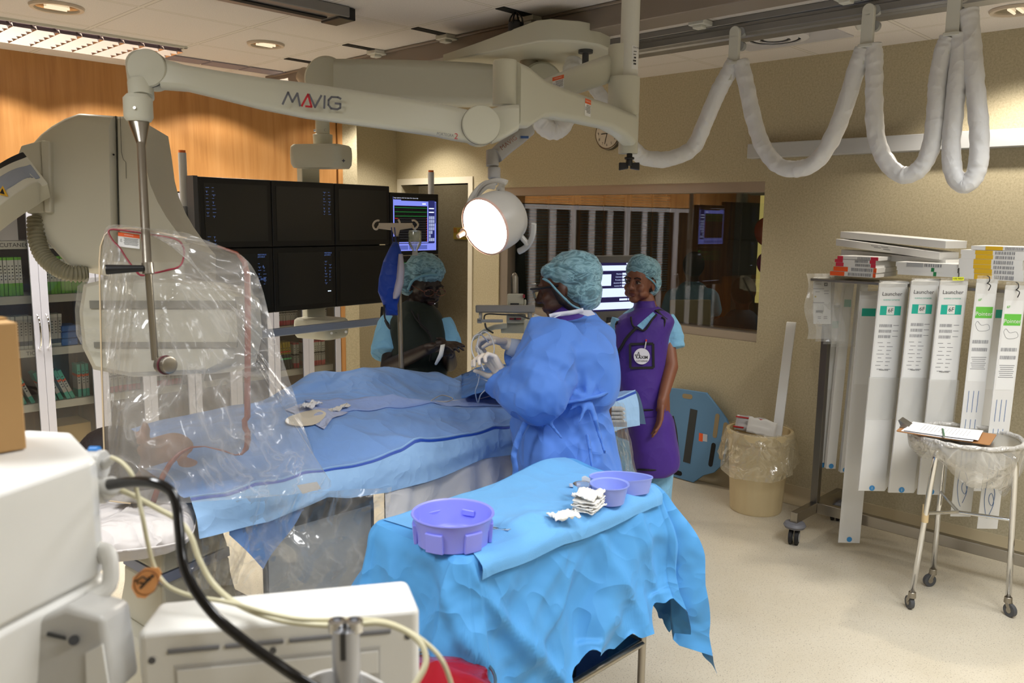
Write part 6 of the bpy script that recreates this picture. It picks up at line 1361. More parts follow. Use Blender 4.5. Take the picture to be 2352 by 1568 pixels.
s=MB(); s.loft([[P(x,y,D-.40+.01*k) for k,(x,y) in enumerate(q)] for q in (((1012,792),(1022,790),(1022,796),(1012,798)),((1008,812),(1018,812),(1017,818),(1008,816)),((998,835),(1003,832),(1003,838),(999,838)))]); o=s.build('gauze',gz,ang=180); tag(o,'white gauze pad hanging from the hands of the dark-clad person','gauze')
# ---------------------------------------------------------------- two people in the control room
def seated(px,py,d,hr,lbl,m=m_scrub,hairm=m_hair,sc=1.0):
    h=P(px,py,d); t=thing('person',lbl,'person',(h.x,h.y,0)); b=MB(); b.ell(h,(.085*sc,.09*sc,.11*sc)); b.cap(h-Z*.08,h-Z*.20,.05,.06)
    c=h-Z*.42; sh=h-Z*.27; b.cap(sh-RGT*.16,sh+RGT*.16,.06,.06); b.cap(sh,h-Z*.65,.13,.15)
    b.cap(sh+RGT*.17,h-Z*.50+RGT*.22,.05,.04); b.cap(h-Z*.50+RGT*.22,h-Z*.52+RGT*.20+V((FWD.x,FWD.y,0))*.22,.04,.03); b.cap(sh-RGT*.17,h-Z*.50-RGT*.22,.05,.04); b.cap(h-Z*.50-RGT*.22,h-Z*.52-RGT*.20+V((FWD.x,FWD.y,0))*.22,.04,.03)
    b.cap(h-Z*.68-RGT*.09,h-Z*.70-RGT*.10+fh*.4,.08,.06); b.cap(h-Z*.68+RGT*.09,h-Z*.70+RGT*.10+fh*.4,.08,.06)
    for k in (-1,1): q=h-Z*.70+RGT*.10*k+fh*.4; b.cap(q,V((q.x,q.y,.06)),.055,.045)
    b.build('body',m_skd,t,remesh=.012,smoothit=3,ang=180)
    b=MB(); b.ell(h+Z*.02-fh*.02,(.092*sc,.095*sc,.112*sc)); b.build('hair',hairm,t,remesh=.01,smoothit=2,ang=180)
    b=MB(); b.cap(sh-RGT*.15,sh+RGT*.15,.085,.085); b.cap(sh,h-Z*.68,.155,.17); b.cap(sh+RGT*.17,h-Z*.38+RGT*.20,.07,.068); b.cap(sh-RGT*.17,h-Z*.38-RGT*.20,.07,.068); b.build('shirt',m,t,remesh=.012,smoothit=3,ang=180); return t
seated(1592,612,7.2,0,'dim person in a light blue top seen through the observation window, left of the two')
seated(1706,672,6.35,0,'dim person in a dark blue top low at the right end of the observation window',mat('shirt_navy','#2d4258',.85))
dk=thing('control_desk','dim desk with papers behind the observation window','desk',(5.9,2.9,0)); w=MB(); w.bb((5.10,1.6,.86),(5.36,4.4,.90)); w.build('desktop',mat('desk_pale','#857e74',.5),dk); w=MB(); w.bb((5.12,1.65,0),(5.16,4.35,.86)); w.build('desk_panel',m_cw,dk)
a=PX(1585,722,5.30); cm=thing('computer_monitor','back of a beige computer monitor just behind the observation window','monitor',(a.x,a.y,.90))
w=MB(); w.obox(a,RGT*.15,FWD*.02,UPC*.11); w.build('monitor_case',mat('beige_monitor','#b9b392',.6),cm,bevel=.008)
w=MB(); w.bb((a.x-.05,a.y-.08,.90),(a.x+.05,a.y+.08,.915)); w.bb((a.x-.02,a.y-.03,.9),(a.x+.02,a.y+.03,a.z-.08)); w.build('monitor_foot',mat('beige_monitor','#b9b392',.6),cm)
def balloon(px,py,d,m,lbl,r=.13):
    c=P(px,py,d); t=MB(); t.lathe([(.004,-r*1.32),(.012,-r*1.28),(.007,-r*1.22)]+[(r*sin(a)*(1-.08*cos(a)),-r*1.15*cos(a)) for a in [pi*k/16 for k in range(1,17)]],c,Z,28); o=t.build('balloon',m); tag(o,lbl,'balloon','balloons in the control room')
    w=MB(); w.tube([c-Z*r*1.3,c-Z*(c.z-.9)],.0015,5); w.build('balloon_string',darkgrey,o)
balloon(1762,532,6.9,mat('balloon_orange','#b2481c',.25),'orange balloon at the right edge of the observation window',.105); balloon(1762,605,6.9,mat('balloon_magenta','#8a2068',.25),'magenta balloon below the orange one at the right edge of the window',.085)
# ================================================================ CATHETER RACK (right)
rk=thing('catheter_rack','steel wheeled rack hung with long white catheter packs at the right','rack',(4.45,1.42,0))
RX=4.46; ya=PX(1889,900,RX).y; yb=ya-1.32; ztop=PX(1900,641,RX-.2).z
def leg_(y):
    w=MB(); w.bb((RX-.02,y-.02,.13),(RX+.02,y+.02,ztop)); w.build('post',mat('rack_steel_dark','#6f6a62',.35,.85),rk,bevel=.002)
    w=MB(); w.bb((RX-.26,y-.02,.125),(RX+.34,y+.02,.185)); w.build('foot_bar',steel,rk,bevel=.003)
for y in (ya,yb): leg_(y)
w=MB(); w.bb((RX-.015,yb,.125),(RX+.025,ya,.185)); w.build('base_rail',steel,rk,bevel=.003)
w=MB(); w.bb((RX-.20,yb-.02,ztop-.015),(RX+.20,ya+.02,ztop)); w.build('top_shelf',steel,rk,bevel=.002)
def caster(x,y,root,r=.045,rot=0.3,bumper=True):
    u=V((cos(rot),sin(rot),0)); v=Z.cross(u)
    for s in (-1,1):
        w=MB(); w.lathe([(r*.8,-.011),(r,-.008),(r,.008),(r*.8,.011),(r*.55,.011)],V((x,y,r))+v*s*.016,v,28); c=w.build('wheel',rubber,root); w=MB(); w.lathe([(r*.6,-.012),(r*.6,.0125),(0,.0125)],V((x,y,r))+v*s*.016,v*s,24); w.build('wheel_hub',mat('hub_silver','#b9bdc0',.35,.4),c)
    if bumper: w=MB(); w.lathe([(.030,-.018),(.052,-.014),(.060,.0),(.052,.014),(.030,.018)],(x,y,2*r+.02),Z,28); w.build('bumper_ring',mat('bumper_grey','#6d6e75',.5),root)
    w=MB(); w.cyl((x,y,r),(x,y,2*r+.05),.012,n=12); w.build('caster_stem',steel,root)
for (x,y) in ((RX-.24,ya),(RX+.30,ya),(RX-.24,yb),(RX+.30,yb)): caster(x,y,rk)
# hanging packs
m_pk=mat('pack_white','#dcdcda',.45); m_pk2=mat('pack_side','#c8c6c0',.6); m_film=thinmat('pack_film','#e6e6e4',.25,.0,.2,wr=.2,wscale=3); m_ink=mat('pack_ink','#8b8c90',.6); m_teal=mat('label_teal','#23b09a',.45); m_gr=mat('label_green_bright','#69c24a',.45); m_bl=mat('sticker_blue','#3b8fd0',.45)
def packframe(px,py,d,du):  # origin, unit right (px dir), down
    return P(px,py,d)
def pack(px0,px1,py0,py1,d,kind,lbl,slope=None,thick=.011,yaw=0,group='hanging catheter packs',dx=-30,tail=0):
    """flat board pack hanging down; px0..px1 = top edge in the photo, dx = drift of the foot"""
    if kind!='plain' or px1-px0>60: d=(RX-.228)/ray(px1,py0).x
    A=P(px0,py0,d); B=P(px1,py0+slope if slope is not None else py0,d); 
    C=P(px0+dx,py1,d); Wd=(B-A).length; u=(B-A).normalized()
    u.z=0; u.normalize(); L=(A.z-C.z)/1.0; dn=(C-A); dn=(dn-u*0); 
    # hang plumb: keep only a slight swing
    sw=u*(dn.dot(u)); nrm=u.cross(Z); nrm=nrm if nrm.dot(FWD)<0 else -nrm
    dn=(-Z*L+sw*.35); L=dn.length; dn.normalize(); v=-dn
    t=thing('catheter_pack',lbl,'catheter pack',A+dn*L+u*Wd/2,group)
    def Q(a,b,o=0): return A+u*(a*Wd)+dn*(b*L)+nrm*o
    w=MB(); w.obox(Q(.5,.5,-thick/2),u*Wd/2,dn*L/2,nrm*thick/2); w.build('pack_board',[m_pk],t,bevel=.001)
    def rect(a0,b0,a1,b1,m,o=.0008,nm='print',par=t):
        w=MB(); w.obox(Q((a0+a1)/2,(b0+b1)/2,o),u*(a1-a0)/2*Wd,dn*(b1-b0)/2*L,nrm*.0003); return w.build(nm,m,par)
    k=.45/L if L>0 else 1   # label occupies about .45 m
    if kind=='launcher':
        lb=rect(.05,.02,.95,.015+k,mat('label_paper','#e4e5e4',.5),.0006,'label_sheet')
        text('Launcher',Q(.5,.07*k+.02,.0015),u,v,.026,mat('ink_dark','#26262a',.5),lb,align='CENTER'); 
        text('GUIDING CATHETER',Q(.5,.135*k+.02,.0015),u,v,.0085,m_teal,lb,align='CENTER')
        rect(.12,.20*k+.02,.88,.30*k+.02,m_teal,.0012,'label_band',lb); rect(.36,.205*k+.02,.64,.295*k+.02,white,.0018,'label_field',lb); text('6F',Q(.5,.25*k+.02,.0025),u,v,.028,mat('ink_dark','#26262a',.5),lb,align='CENTER')
        w=MB()
        def bar(a,b,c_,e): w.obox(Q((a+c_)/2,(b+e)/2,.0014),u*(c_-a)/2*Wd,dn*(e-b)/2*L,nrm*.0002)
        for r0 in (.40,.46,.52):
            x=.15
            while x<.60: q=random.choice((.012,.02,.03)); bar(x,r0*k+.02,x+q,(r0+.032)*k+.02); x+=q+random.choice((.012,.02))
            bar(.66,(r0+.008)*k+.02,.86,(r0+.014)*k+.02)
        for i in range(0,16,2): bar(.15+.03*(i%3),(.60+.021*i)*k+.02,.34+.04*(i%4),(.606+.021*i)*k+.02); bar(.5,(.60+.021*i)*k+.02,.62+.05*(i%3),(.606+.021*i)*k+.02)
        text('Medtronic',Q(.30,.905*k+.02,.0015),u,v,.011,mat('ink_dark','#26262a',.5),lb)
        w.build('label_print',m_ink,lb)
        w=MB(); w.grid(lambda a,b:Q(-.05+1.12*a,k+.015+b*.20,.003+.004*abs(sin(a*7+b*3))),14,10); w.build('film_band',m_film,t,ang=180)
        w=MB(); st=Q(.5,.985,.001); w.lathe([(.014,0),(.014,.0008),(0,.0008)],st,nrm,24); sb=w.build('foot_sticker',m_bl,t); w=MB(); w.obox(st+nrm*.001,u*.0008,nrm*.0002,v*.007); w.build('sticker_mark',white,sb)
    if kind=='pointer':
        lb=rect(.08,.06,.92,.06+k*.9,mat('label_paper','#e4e5e4',.5),.0006,'label_sheet'); rect(.10,.105+.02*k,.90,.105+.085*k+.02,m_gr,.0012,'label_band',lb); text('Pointer',Q(.5,.12+.055*k,.002),u,v,.026,white,lb,align='CENTER'); text('6F',Q(.16,.085,.002),u,v,.016,m_gr,lb)
        w=MB()
        for r0 in (.44,.52):
            x=.12
            while x<.86: q=random.choice((.012,.02,.03)); w.obox(Q(x+q/2,r0*k+.08,.0014),u*q/2*Wd,dn*.018*k*L,nrm*.0002); x+=q+random.choice((.012,.02))
        for i in range(7): w.obox(Q(.5,(.60+.02*i)*k+.08,.0014),u*(.36-.03*(i%3))*Wd,dn*.0012*L,nrm*.0002)
        w.build('label_print',m_ink,lb)
        w=MB(); w.tube([Q(a,b,.0016) for a,b in cat2([(.15,.26*k+.08),(.25,.23*k+.08),(.45,.27*k+.08),(.75,.26*k+.08),(.85,.31*k+.08),(.55,.33*k+.08),(.3,.32*k+.08),(.15,.26*k+.08)])],.0008,5); w.build('outline_print',m_ink,lb)
        w=MB(); z0=.08+k*.95
        for x in (.22,.45,.68):
            y=z0
            while y<.80: e=min(y+.09,.80); w.obox(Q(x,(y+e)/2,.0012),u*.0012,dn*(e-y)/2*L,nrm*.0002); y=e+.03
        w.tube([Q(a,b,.0014) for a,b in cat2([(.22,.80),(.18,.87),(.30,.93),(.42,.955)])],.0012,5); w.tube([Q(a,b,.0014) for a,b in cat2([(.45,.80),(.66,.85),(.60,.90),(.42,.885),(.40,.86),(.52,.85),(.66,.89),(.50,.94)])],.0012,5)
        w.build('catheter_print',mat('print_blue','#5b7aa8',.6),t)
        w=MB(); h=Q(.5,.018,.0); w.tube(cat([h+nrm*.0,h+nrm*.018+Z*.012,h+nrm*.012+Z*.030,h-nrm*.006+Z*.034],5),.0022,6); w.tube(cat([h+nrm*.006,h+nrm*.03-Z*.008,h+nrm*.035-Z*.03+u*-.01],4),.0022,6); w.build('hanging_hook',black,t)
    if kind=='plain': 
        lb=rect(.08,.03,.92,.03+k,mat('label_paper','#e4e5e4',.5),.0006,'label_sheet'); rect(.15,.2*k,.85,.29*k,m_teal,.0012,'label_band',lb)
        w=MB(); w.lathe([(.014,0),(.014,.0008),(0,.0008)],Q(.5,.985,.001),nrm,24); w.build('foot_sticker',m_bl,t)
    if tail:
        for j in range(tail):
            w=MB(); o=-(j+1)*.016; w.obox(Q(.5+.012*(j+1)/Wd,.5-.003*j,o-thick/2),u*Wd/2,dn*L/2,nrm*thick/2); w.build('pack_layer',m_pk,t,bevel=.001)
    w=MB(); w.grid(lambda a,b:Q(-.02+1.04*a,-.014+.03*b,.004+.003*sin(a*9+b*4)),14,6); w.build('film_top',m_film,t,ang=180)
    return t
def cat2(p): return [(q.x,q.y) for q in cat([V((a,b,0)) for a,b in p],4)]

pack(2020,2082,650,1150,4.42,'launcher','white lettered catheter pack with teal band, leftmost of the three facing the camera',8,dx=-42,tail=3)
pack(2094,2154,645,1155,4.30,'launcher','white lettered catheter pack with teal band, middle of the three facing the camera',6,dx=-46,tail=3)
pack(2160,2222,645,1160,4.20,'launcher','white lettered catheter pack with teal band and yellow tab, rightmost of the three',5,dx=-34,tail=1)
pack(2244,2292,640,1215,4.02,'pointer','narrow pack with green band and blue catheter drawing, left one of the pair',6,dx=-38,thick=.004)
pack(2310,2358,655,1245,3.88,'pointer','narrow pack with green band and blue catheter drawing, right one of the pair',6,dx=-40,thick=.004)
pack(2284,2340,668,1150,3.99,'plain','white catheter pack hanging behind the two narrow green banded packs',8,dx=-30,thick=.01)
pack(1976,2026,668,1280,4.30,'plain','long white pack hanging lowest, its foot nearly on the floor behind the others',10,dx=-34,thick=.006)
pack(1975,1996,640,1105,4.52,'plain','white catheter pack seen almost edge-on, right one of the edge-on pair',-4,dx=-40,thick=.03)
pack(1940,1962,650,1095,4.55,'plain','white catheter pack seen almost edge-on, left one of the edge-on pair',-4,dx=-40,thick=.03)
pack(1900,1935,700,1090,4.62,'plain','wide white pack at the rack end beside the dark post',-6,dx=-10,thick=.006)
yt=thing('tag_strip','small yellow tag lettered USE FIRST at the top of the rightmost teal banded pack','tag',P(2200,642,3.98)); o_=P(2201,640,(RX-.24)/ray(2215,642).x-.012); w=MB(); w.obox(o_,RGT*.026,FWD*.0005,UPC*.008); w.build('tag_body',mat('tag_yellow','#e6ee3a',.5),yt); text('USE FIRST',o_-FWD*.002,RGT,UPC,.011,black,yt,align='CENTER')
# small clear pouch at the rack's left end
po=thing('catheter_pouch','small clear pouch with a white card hanging at the left end of the rack','pouch',P(1885,780,4.5))
w=MB(); a=P(1888,690,4.44); w.obox(a,RGT*.046,FWD*.003,UPC*.125); cdp=w.build('pouch_card',m_pk,po); 
w=MB(); w.obox(P(1897,653,4.433),RGT*.009,FWD*.0005,UPC*.009); w.build('card_square',black,cdp); w=MB(); w.obox(P(1873,681,4.433),RGT*.004,FWD*.0005,UPC*.004); w.build('card_dot',mat('box_yellow','#b5a022',.45),cdp); text('6F',P(1897,653,4.428),RGT,UPC,.011,white,cdp,align='CENTER')
w=MB()
for k,(x,y,l) in enumerate(((1870,647,.03),(1870,652,.025),(1870,663,.05),(1868,670,.02),(1888,668,.022),(1888,674,.02),(1870,695,.05),(1874,715,.028),(1872,727,.014),(1886,727,.016),(1872,731,.014),(1886,731,.016),(1878,748,.03))): w.obox(P(x+10,y,4.433),RGT*l*.6,FWD*.0004,UPC*.0016)
w.obox(P(1882,715,4.433),RGT*.018,FWD*.0004,UPC*.006); w.build('card_print',m_ink,cdp)
for k in range(4):
    w=MB(); w.grid(lambda a,b:P(1852+68*a+18*k+5*sin(b*9),628+(150+6*k)*b,4.41+.03*k+.008*fbm(a*5,b*5,k)),14,20); w.build('pouch_film',m_film,po,ang=180)
# stacked boxes on the rack top
def sbox(px0,py0,px1,py1,dL,dR,dp,name,bands,lbl,grp,front=None):
    """flat box: front face from pixel (px0, top py0) at distance dL to px1 at dR; height in px at left"""
    A=P(px0,py0,dL); Hh=(py1-py0)*dL/F; B=P(px1,py0,dR); u=V((B.x-A.x,B.y-A.y,0)); Wd=u.length; u.normalize(); n=u.cross(Z); n=n if n.dot(FWD)<0 else -n
    c=A+u*Wd/2-Z*Hh/2-n*dp/2; b=MB(); b.obox(c,u*Wd/2,n*dp/2,Z*Hh/2); mats=[m_pk]
    for (a0,a1,mm) in bands:
        if mm not in mats: mats.append(mm)
        b.mat(mats.index(mm)); b.obox(A+u*Wd*(a0+a1)/2-Z*Hh/2+n*.0005,u*Wd*(a1-a0)/2,n*.0006,Z*Hh*.46)
    b.mat(len(mats)); mats.append(m_ink)
    if front:
        x=front[0]
        while x<front[1]: q=random.choice((.008,.014,.02)); b.obox(A+u*Wd*(x+q/2)-Z*Hh*.5+n*.001,u*Wd*q/2,n*.0006,Z*Hh*.32); x+=q*1.8
    o=b.build(name,mats,bevel=0); return tag(o,lbl,'box',grp),A,u,n,Hh,Wd
zt=ztop
import itertools
def stackrow(items):
    for it in items: sbox(*it)
dX=lambda px,x=RX-.2: CAMLOC and ((x-0)/ray(px,620).x)
def dfor(px,py,x): return x/ray(px,py).x
def hb(px0,y0,px1,y1,x,dp,name,bands,lbl,grp,front=None): return sbox(px0,y0,px1,y1,dfor(px0,y0,x),dfor(px1,y0,x),dp,name,bands,lbl,grp,front)
X_=RX-.19
b1=m_pk; redb=mat('box_crimson','#c62a44',.45); orb=mat('box_orange_bright','#e5581d',.45); yeb=mat('box_gold','#d8ae1e',.45); gnb=mat('box_green_square','#1f7a45',.45)
hb(1907,622,2012,632,X_,.28,'device_box',[(0,.32,orb),(.94,1,orb)],'orange ended flat box at the bottom of the left stack on the rack','red and orange boxes on the rack',(.4,.9))
hb(1915,611,2014,622,X_,.28,'device_box',[(0,.34,orb),(.93,1,orb)],'orange ended flat box second from the bottom of the left stack on the rack','red and orange boxes on the rack',(.42,.9))
hb(1920,602,2012,611,X_,.28,'device_box',[(0,.2,redb),(.88,1,redb)],'crimson ended flat box third from the bottom of the left stack','red and orange boxes on the rack',(.5,.85))
hb(1918,594,2012,602,X_,.28,'device_box',[(0,.2,redb),(.86,1,redb)],'crimson ended flat box second from the top of the left stack','red and orange boxes on the rack',(.5,.82))
hb(1924,587,2018,595,X_,.28,'device_box',[(0,.14,redb),(.82,1,redb)],'crimson ended flat box on top of the left stack','red and orange boxes on the rack',(.5,.8))
hb(2062,620,2202,630,X_-.02,.24,'device_box',[(.60,.65,gnb)],'flat white box with green square, bottom of the middle stack','white boxes in the middle stack')
hb(2060,611,2200,620,X_-.02,.24,'device_box',[(.58,.63,gnb)],'flat white box with green square, second in the middle stack','white boxes in the middle stack')
hb(2058,601,2202,611,X_-.02,.24,'device_box',[(.18,.45,mat('box_silver','#a9abad',.5))],'flat white box with grey label on top of the middle stack','white boxes in the middle stack',(.47,.75))
for k,(x0,y0,x1,y1,d_) in enumerate(((2204,626,2352,639,'bottom box'),(2204,615,2352,626,'second box from the bottom'),(2202,605,2350,615,'third box from the bottom'),(2203,593,2350,605,'fourth box from the bottom'),(2208,583,2353,593,'third box from the top'),(2207,573,2353,583,'second box from the top'),(2231,564,2375,573,'top box'))):
    hb(x0,y0,x1,y1,X_-.03,.22,'device_box',[(.24,.52,yeb)],'flat white box with gold label, '+d_+' of the gold labelled stack','gold labelled boxes on the rack',(.56,.86))
def longbox(a,b,h,dp,lbl,k=0):
    A=P(*a);B=P(*b); u=(B-A); Wd=u.length; u.normalize(); n=u.cross(Z).normalized(); n=n if n.dot(FWD)<0 else -n; w=MB(); c=(A+B)/2-n*dp/2; w.obox(c,u*Wd/2,n*dp/2,Z*h/2); o=w.build('long_carton',m_pk,bevel=.001); tag(o,lbl,'box','long white cartons on the rack')
    if k:
        w=MB()
        for i,(q,r) in enumerate(((.40,.1),(.43,.0),(.50,.1),(.52,-.05))): w.obox(A+u*Wd*q+Z*h*r*2+n*.001,u*.02,n*.0004,Z*.0016)
        w.build('carton_print',m_ink,o)
longbox((1932,570+10,4.56),(2172,600+5,4.02),.034,.16,'long white carton, lowest of the three slanted ones on the rack top')
longbox((1920,556,4.52),(2158,588,4.02),.036,.16,'long white carton with faint print, middle of the three slanted ones',1)
longbox((1930,539,4.55),(2172,562,4.00),.036,.16,'long white carton, top one of the three slanted ones')
# ================================================================ WASTE BIN, PACK, BOARD
bc_=PZ(1735,1168,0); bc_.x-=.0
bn=thing('waste_bin','cream ribbed waste bin with a clear liner beside the right wall','bin',(bc_.x,bc_.y,0)); Hb=PX(1742,985,bc_.x).z; 
rb,rt=.155,.185
w=MB(); N=72; R=[]
for z,r in ((0,rb*.96),(.012,rb),(Hb*.5,lerp(rb,rt,.5)),(Hb*.86,rt*.99),(Hb*.88,rt*1.0)): R.append([V((bc_.x+cos(a)*(r-(.004 if (i%6==0 and .01<z<Hb*.87) else 0)),bc_.y+sin(a)*(r-(.004 if (i%6==0 and .01<z<Hb*.87) else 0)),z)) for i,a in enumerate([k*2*pi/N for k in range(N)])])
for z,r in ((Hb*.88,rt+.012),(Hb*.985,rt+.016),(Hb,rt+.012),(Hb,rt-.006),(Hb*.9,rt-.012),(Hb*.5,rt-.03)): R.append([V((bc_.x+cos(a)*r,bc_.y+sin(a)*r,z)) for a in [k*2*pi/N for k in range(N)]])
w.loft(R,True,True); w.build('bin_body',mat('bin_cream','#cbb88f',.4),bn,ang=50)
w=MB(); w.grid(lambda u,v:(lambda a,r,z:V((bc_.x+cos(a)*r,bc_.y+sin(a)*r,z)))(u*2*pi, rt+.012+.035*v+.02*ridge(cos(u*2*pi)*2,sin(u*2*pi)*2,v*1.3)*v+.012*fbm(cos(u*6.28)*3,sin(u*6.28)*3,v*3), Hb+.012-v*(.24+.06*sin(u*6.28*2+1)+.03*sin(u*20))),90,16); w.build('bin_liner',thinmat('liner_film','#d9cdb0',.22,.04,.12,wr=.7,wscale=5,streak=.25),bn,ang=180)
w=MB(); ptop=PX(1818,740,4.80); a0=V((bc_.x+.02,bc_.y-.09,.30)); b0=V((4.80,ptop.y,ptop.z)); ud=V((-.25,1,0)).normalized(); dn=(b0-a0); w.obox((a0+b0)/2,ud*.028,dn/2,V((1,.25,.2)).normalized()*.010); o=w.build('empty_pack',m_pk,bevel=.001); tag(o,'long white empty pack standing in the waste bin and leaning on the wall','pack')
for i,(dx,dy,m,l) in enumerate(((-.03,.06,mat('wrapper_silver','#b9b6b4',.3,.2),'silver and red wrapper sticking out of the bin'),(-.05,-.03,mat('wrapper_white','#dad7d0',.5),'white crumpled wrapper in the bin'))):
    w=MB(); o_=V((bc_.x+dx,bc_.y+dy,Hb-.02)); u=V((-.4,.9,.12 if i else .05)).normalized()
    w.grid(lambda a,b:o_+u*(a-.5)*.17+Z*(b*.09+.01*fbm(a*4,b*4,i))+V((.03*b,0,0)),10,8); o=w.build('wrapper',m,ang=180,solid=.002); tag(o,l,'wrapper')
    if i==0:
        w=MB(); w.obox(o_+Z*.08+V((.015,0,0)),u*.085,Z*.004,V((.002,0,0))); w.obox(o_+Z*.02+u*.06,u*.03,Z*.004,V((.004,0,0))); w.build('wrapper_stripe',mat('wrapper_red','#c02a2c',.4),o)
# blue transfer board leaning on the wall
bdx=4.80
def BD(px,py):   # plane leaning on the wall
    n=V((1,0,-.10)).normalized(); p0=V((4.745,2.9,.02)); r=ray(px,py); return CAMLOC+r*((p0-CAMLOC).dot(n)/r.dot(n))
OB=[(1530,890),(1562,893),(1622,902),(1652,940),(1668,962),(1678,985),(1662,1065),(1640,1085),(1615,1092),(1592,1108),(1545,1094),(1530,1085)]
bo=thing('transfer_board','blue grey plastic transfer board with slots leaning on the wall behind the purple apron','board',(4.76,2.9,0))
w=MB(); w.prism([BD(x,y) for x,y in OB],V((.018,0,0))); w.build('board_body',mat('board_blue','#5580a6',.5,bump=.1,bscale=90),bo,bevel=.003)
def slot(x0,y0,x1,y1,wd,m,nm):
    a,b_=BD(x0,y0),BD(x1,y1); w=MB(); d=(b_-a).normalized(); n=V((-1,0,.1)).normalized(); s=d.cross(n).normalized(); r=wd/2
    pts=[a+s*r*cos(t)-d*r*sin(t) for t in [pi*k/8 for k in range(9)]]+[b_-s*r*cos(t)+d*r*sin(t) for t in [pi*k/8 for k in range(9)]]
    w.prism([p+n*.0015 for p in pts],-n*.001); w.build(nm,m,bo)
hole=mat('slot_through','#8d7d5e',.6)
slot(1572,909,1586,911,.032,hole,'hand_slot'); slot(1648,955,1642,1000,.032,hole,'hand_slot'); slot(1639,1022,1632,1066,.032,m_dark,'hand_slot'); slot(1667,975,1656,1050,.032,hole,'hand_slot'); slot(1547,1083,1562,1087,.032,m_dark,'hand_slot')
w=MB(); a,b_=BD(1594,940),BD(1577,1062); d=(b_-a).normalized(); n=V((-1,0,.1)).normalized(); s=d.cross(n).normalized(); w.obox((a+b_)/2+n*.001,s*.028,(b_-a)/2,n*.001); w.build('grip_strip',mat('grip_dark','#333636',.8),bo)
c=BD(1615,1007); w=MB(); w.obox(c+n*.001-s*0,V((0,.032,0)),V((0,0,.034)),n*.0006); lb=w.build('board_label',mat('label_pale_grey','#b9bcc4',.5),bo); w=MB(); w.obox(c+n*.0016+V((0,.017,0)),V((0,.015,0)),V((0,0,.034)),n*.0006); w.build('label_orange_half',orb,lb)
# ================================================================ CHROME STOOL TABLE with clipboard
st=thing('round_trolley','small round topped chrome trolley on three castors, wrapped in clear film','trolley',(4.0,1.05,0))
feet=[PZ(2092,1400,0),PZ(2140,1345,0),PZ(2312,1412,0)]
tops=[]; zt_=.0
Lt=[P(2150,1014,feet[0].x/ray(2092,1400).x*.985),P(2166,1040,4.02),P(2330,1012,3.62)]
Lt[0]=P(2152,1012,3.62); Lt[1]=P(2170,1030,3.98); Lt[2]=P(2338,1012,3.52)
tcen=(Lt[0]+Lt[1]+Lt[2])/3; ztp=PX(2240,1000,tcen.x).z
zz=(Lt[0].z+Lt[1].z+Lt[2].z)/3
for i,(f,t) in enumerate(zip(feet,Lt)):
    t2=V((t.x,t.y,zz-.03)); inw=(V((tcen.x,tcen.y,0))-V((t.x,t.y,0))).normalized(); w=MB(); w.tube([V((f.x,f.y,.085))]+cat([V((f.x,f.y,.085)).lerp(t2,.5),t2-Z*.02,t2+inw*.03+Z*.022,t2+inw*.10+Z*.030,V((tcen.x,tcen.y,zz+.0))],6),.0125,14); w.build('leg',chrome,st,ang=180)
    caster_r=.03; x,y=f.x,f.y; u=V((cos(i*1.7+.8),sin(i*1.7+.8),0)); w=MB(); w.lathe([(.014,-.009),(.030,-.009),(.0305,0),(.030,.009),(.014,.009)],(x+u.x*.015,y+u.y*.015,.031),Z.cross(u),24); c_=w.build('castor_wheel',mat('castor_grey','#4b4d50',.5),st)
    w=MB(); w.lathe([(.013,-.0105),(.013,.0105),(0,.0105)],(x+u.x*.015,y+u.y*.015,.031),Z.cross(u),20); w.build('castor_hub',steel,c_); w=MB(); w.cyl((x,y,.06),(x,y,.088),.018,.016,n=18); w.beam((x,y,.068),(x+u.x*.02,y+u.y*.02,.035),.028,.018); w.build('castor_fork',steel,st,bevel=.002)
mids=[V((f.x,f.y,.085)).lerp(V((t.x,t.y,zz)),.56) for f,t in zip(feet,Lt)]; hubp=(mids[0]+mids[1]+mids[2])/3-Z*.02
for m_ in mids: w=MB(); w.cyl(hubp,m_,.008,n=12); w.build('brace',chrome,st)
w=MB(); q=mids[0]; w.cyl(q-Z*.04,q+Z*.04,.0145,n=14); w.build('brace_tape',mat('tape_tan','#c9b184',.6),st)
w=MB(); w.lathe([(.0,-.004),(.20,-.004),(.215,.0),(.215,.012),(.205,.014),(0,.012)],(tcen.x,tcen.y,zz+.015),Z,48); w.build('round_top',mat('top_steel','#b9b5aa',.3,.8),st,ang=60)
w=MB(); w.grid(lambda u,v:(lambda a,r,z:V((tcen.x+cos(a)*r,tcen.y+sin(a)*r,z)))(u*2*pi,.222+.012*sin(v*pi)-.06*v*v+.012*ridge(cos(u*6.28)*2.5,sin(u*6.28)*2.5,v),zz+.034-v*(.17+.07*sin(u*6.28+2.6)+.02*sin(u*25))),80,14); w.build('film_wrap',thinmat('stool_film','#dcd9d2',.34,.03,.12,wr=.7,wscale=5,streak=.25),st,ang=180)
w=MB(); c0=V((tcen.x,tcen.y,zz+.036)); w.tube([c0+V((cos(a)*.222,sin(a)*.222,.006*NZ.noise(V((a*4,0,0))))) for a in [k*2*pi/70 for k in range(70)]],[.010+.005*NZ.noise(V((k*.5,2,0))) for k in range(70)],8,closed=True); w.build('film_rim',thinmat('rim_film','#e2e0dc',.5,.05,.12,wr=.8,wscale=14,streak=.3),st,ang=180)
def TB(px,py,z=None): return PZ(px,py,(zz+.050) if z is None else z)
cq=[TB(2068,983),TB(2170,984),TB(2279,1014),TB(2230,1018),TB(2188,1016)]
cbd=thing('clipboard','brown hardboard clipboard with metal clip lying on the chrome trolley','clipboard',TB(2180,1000))
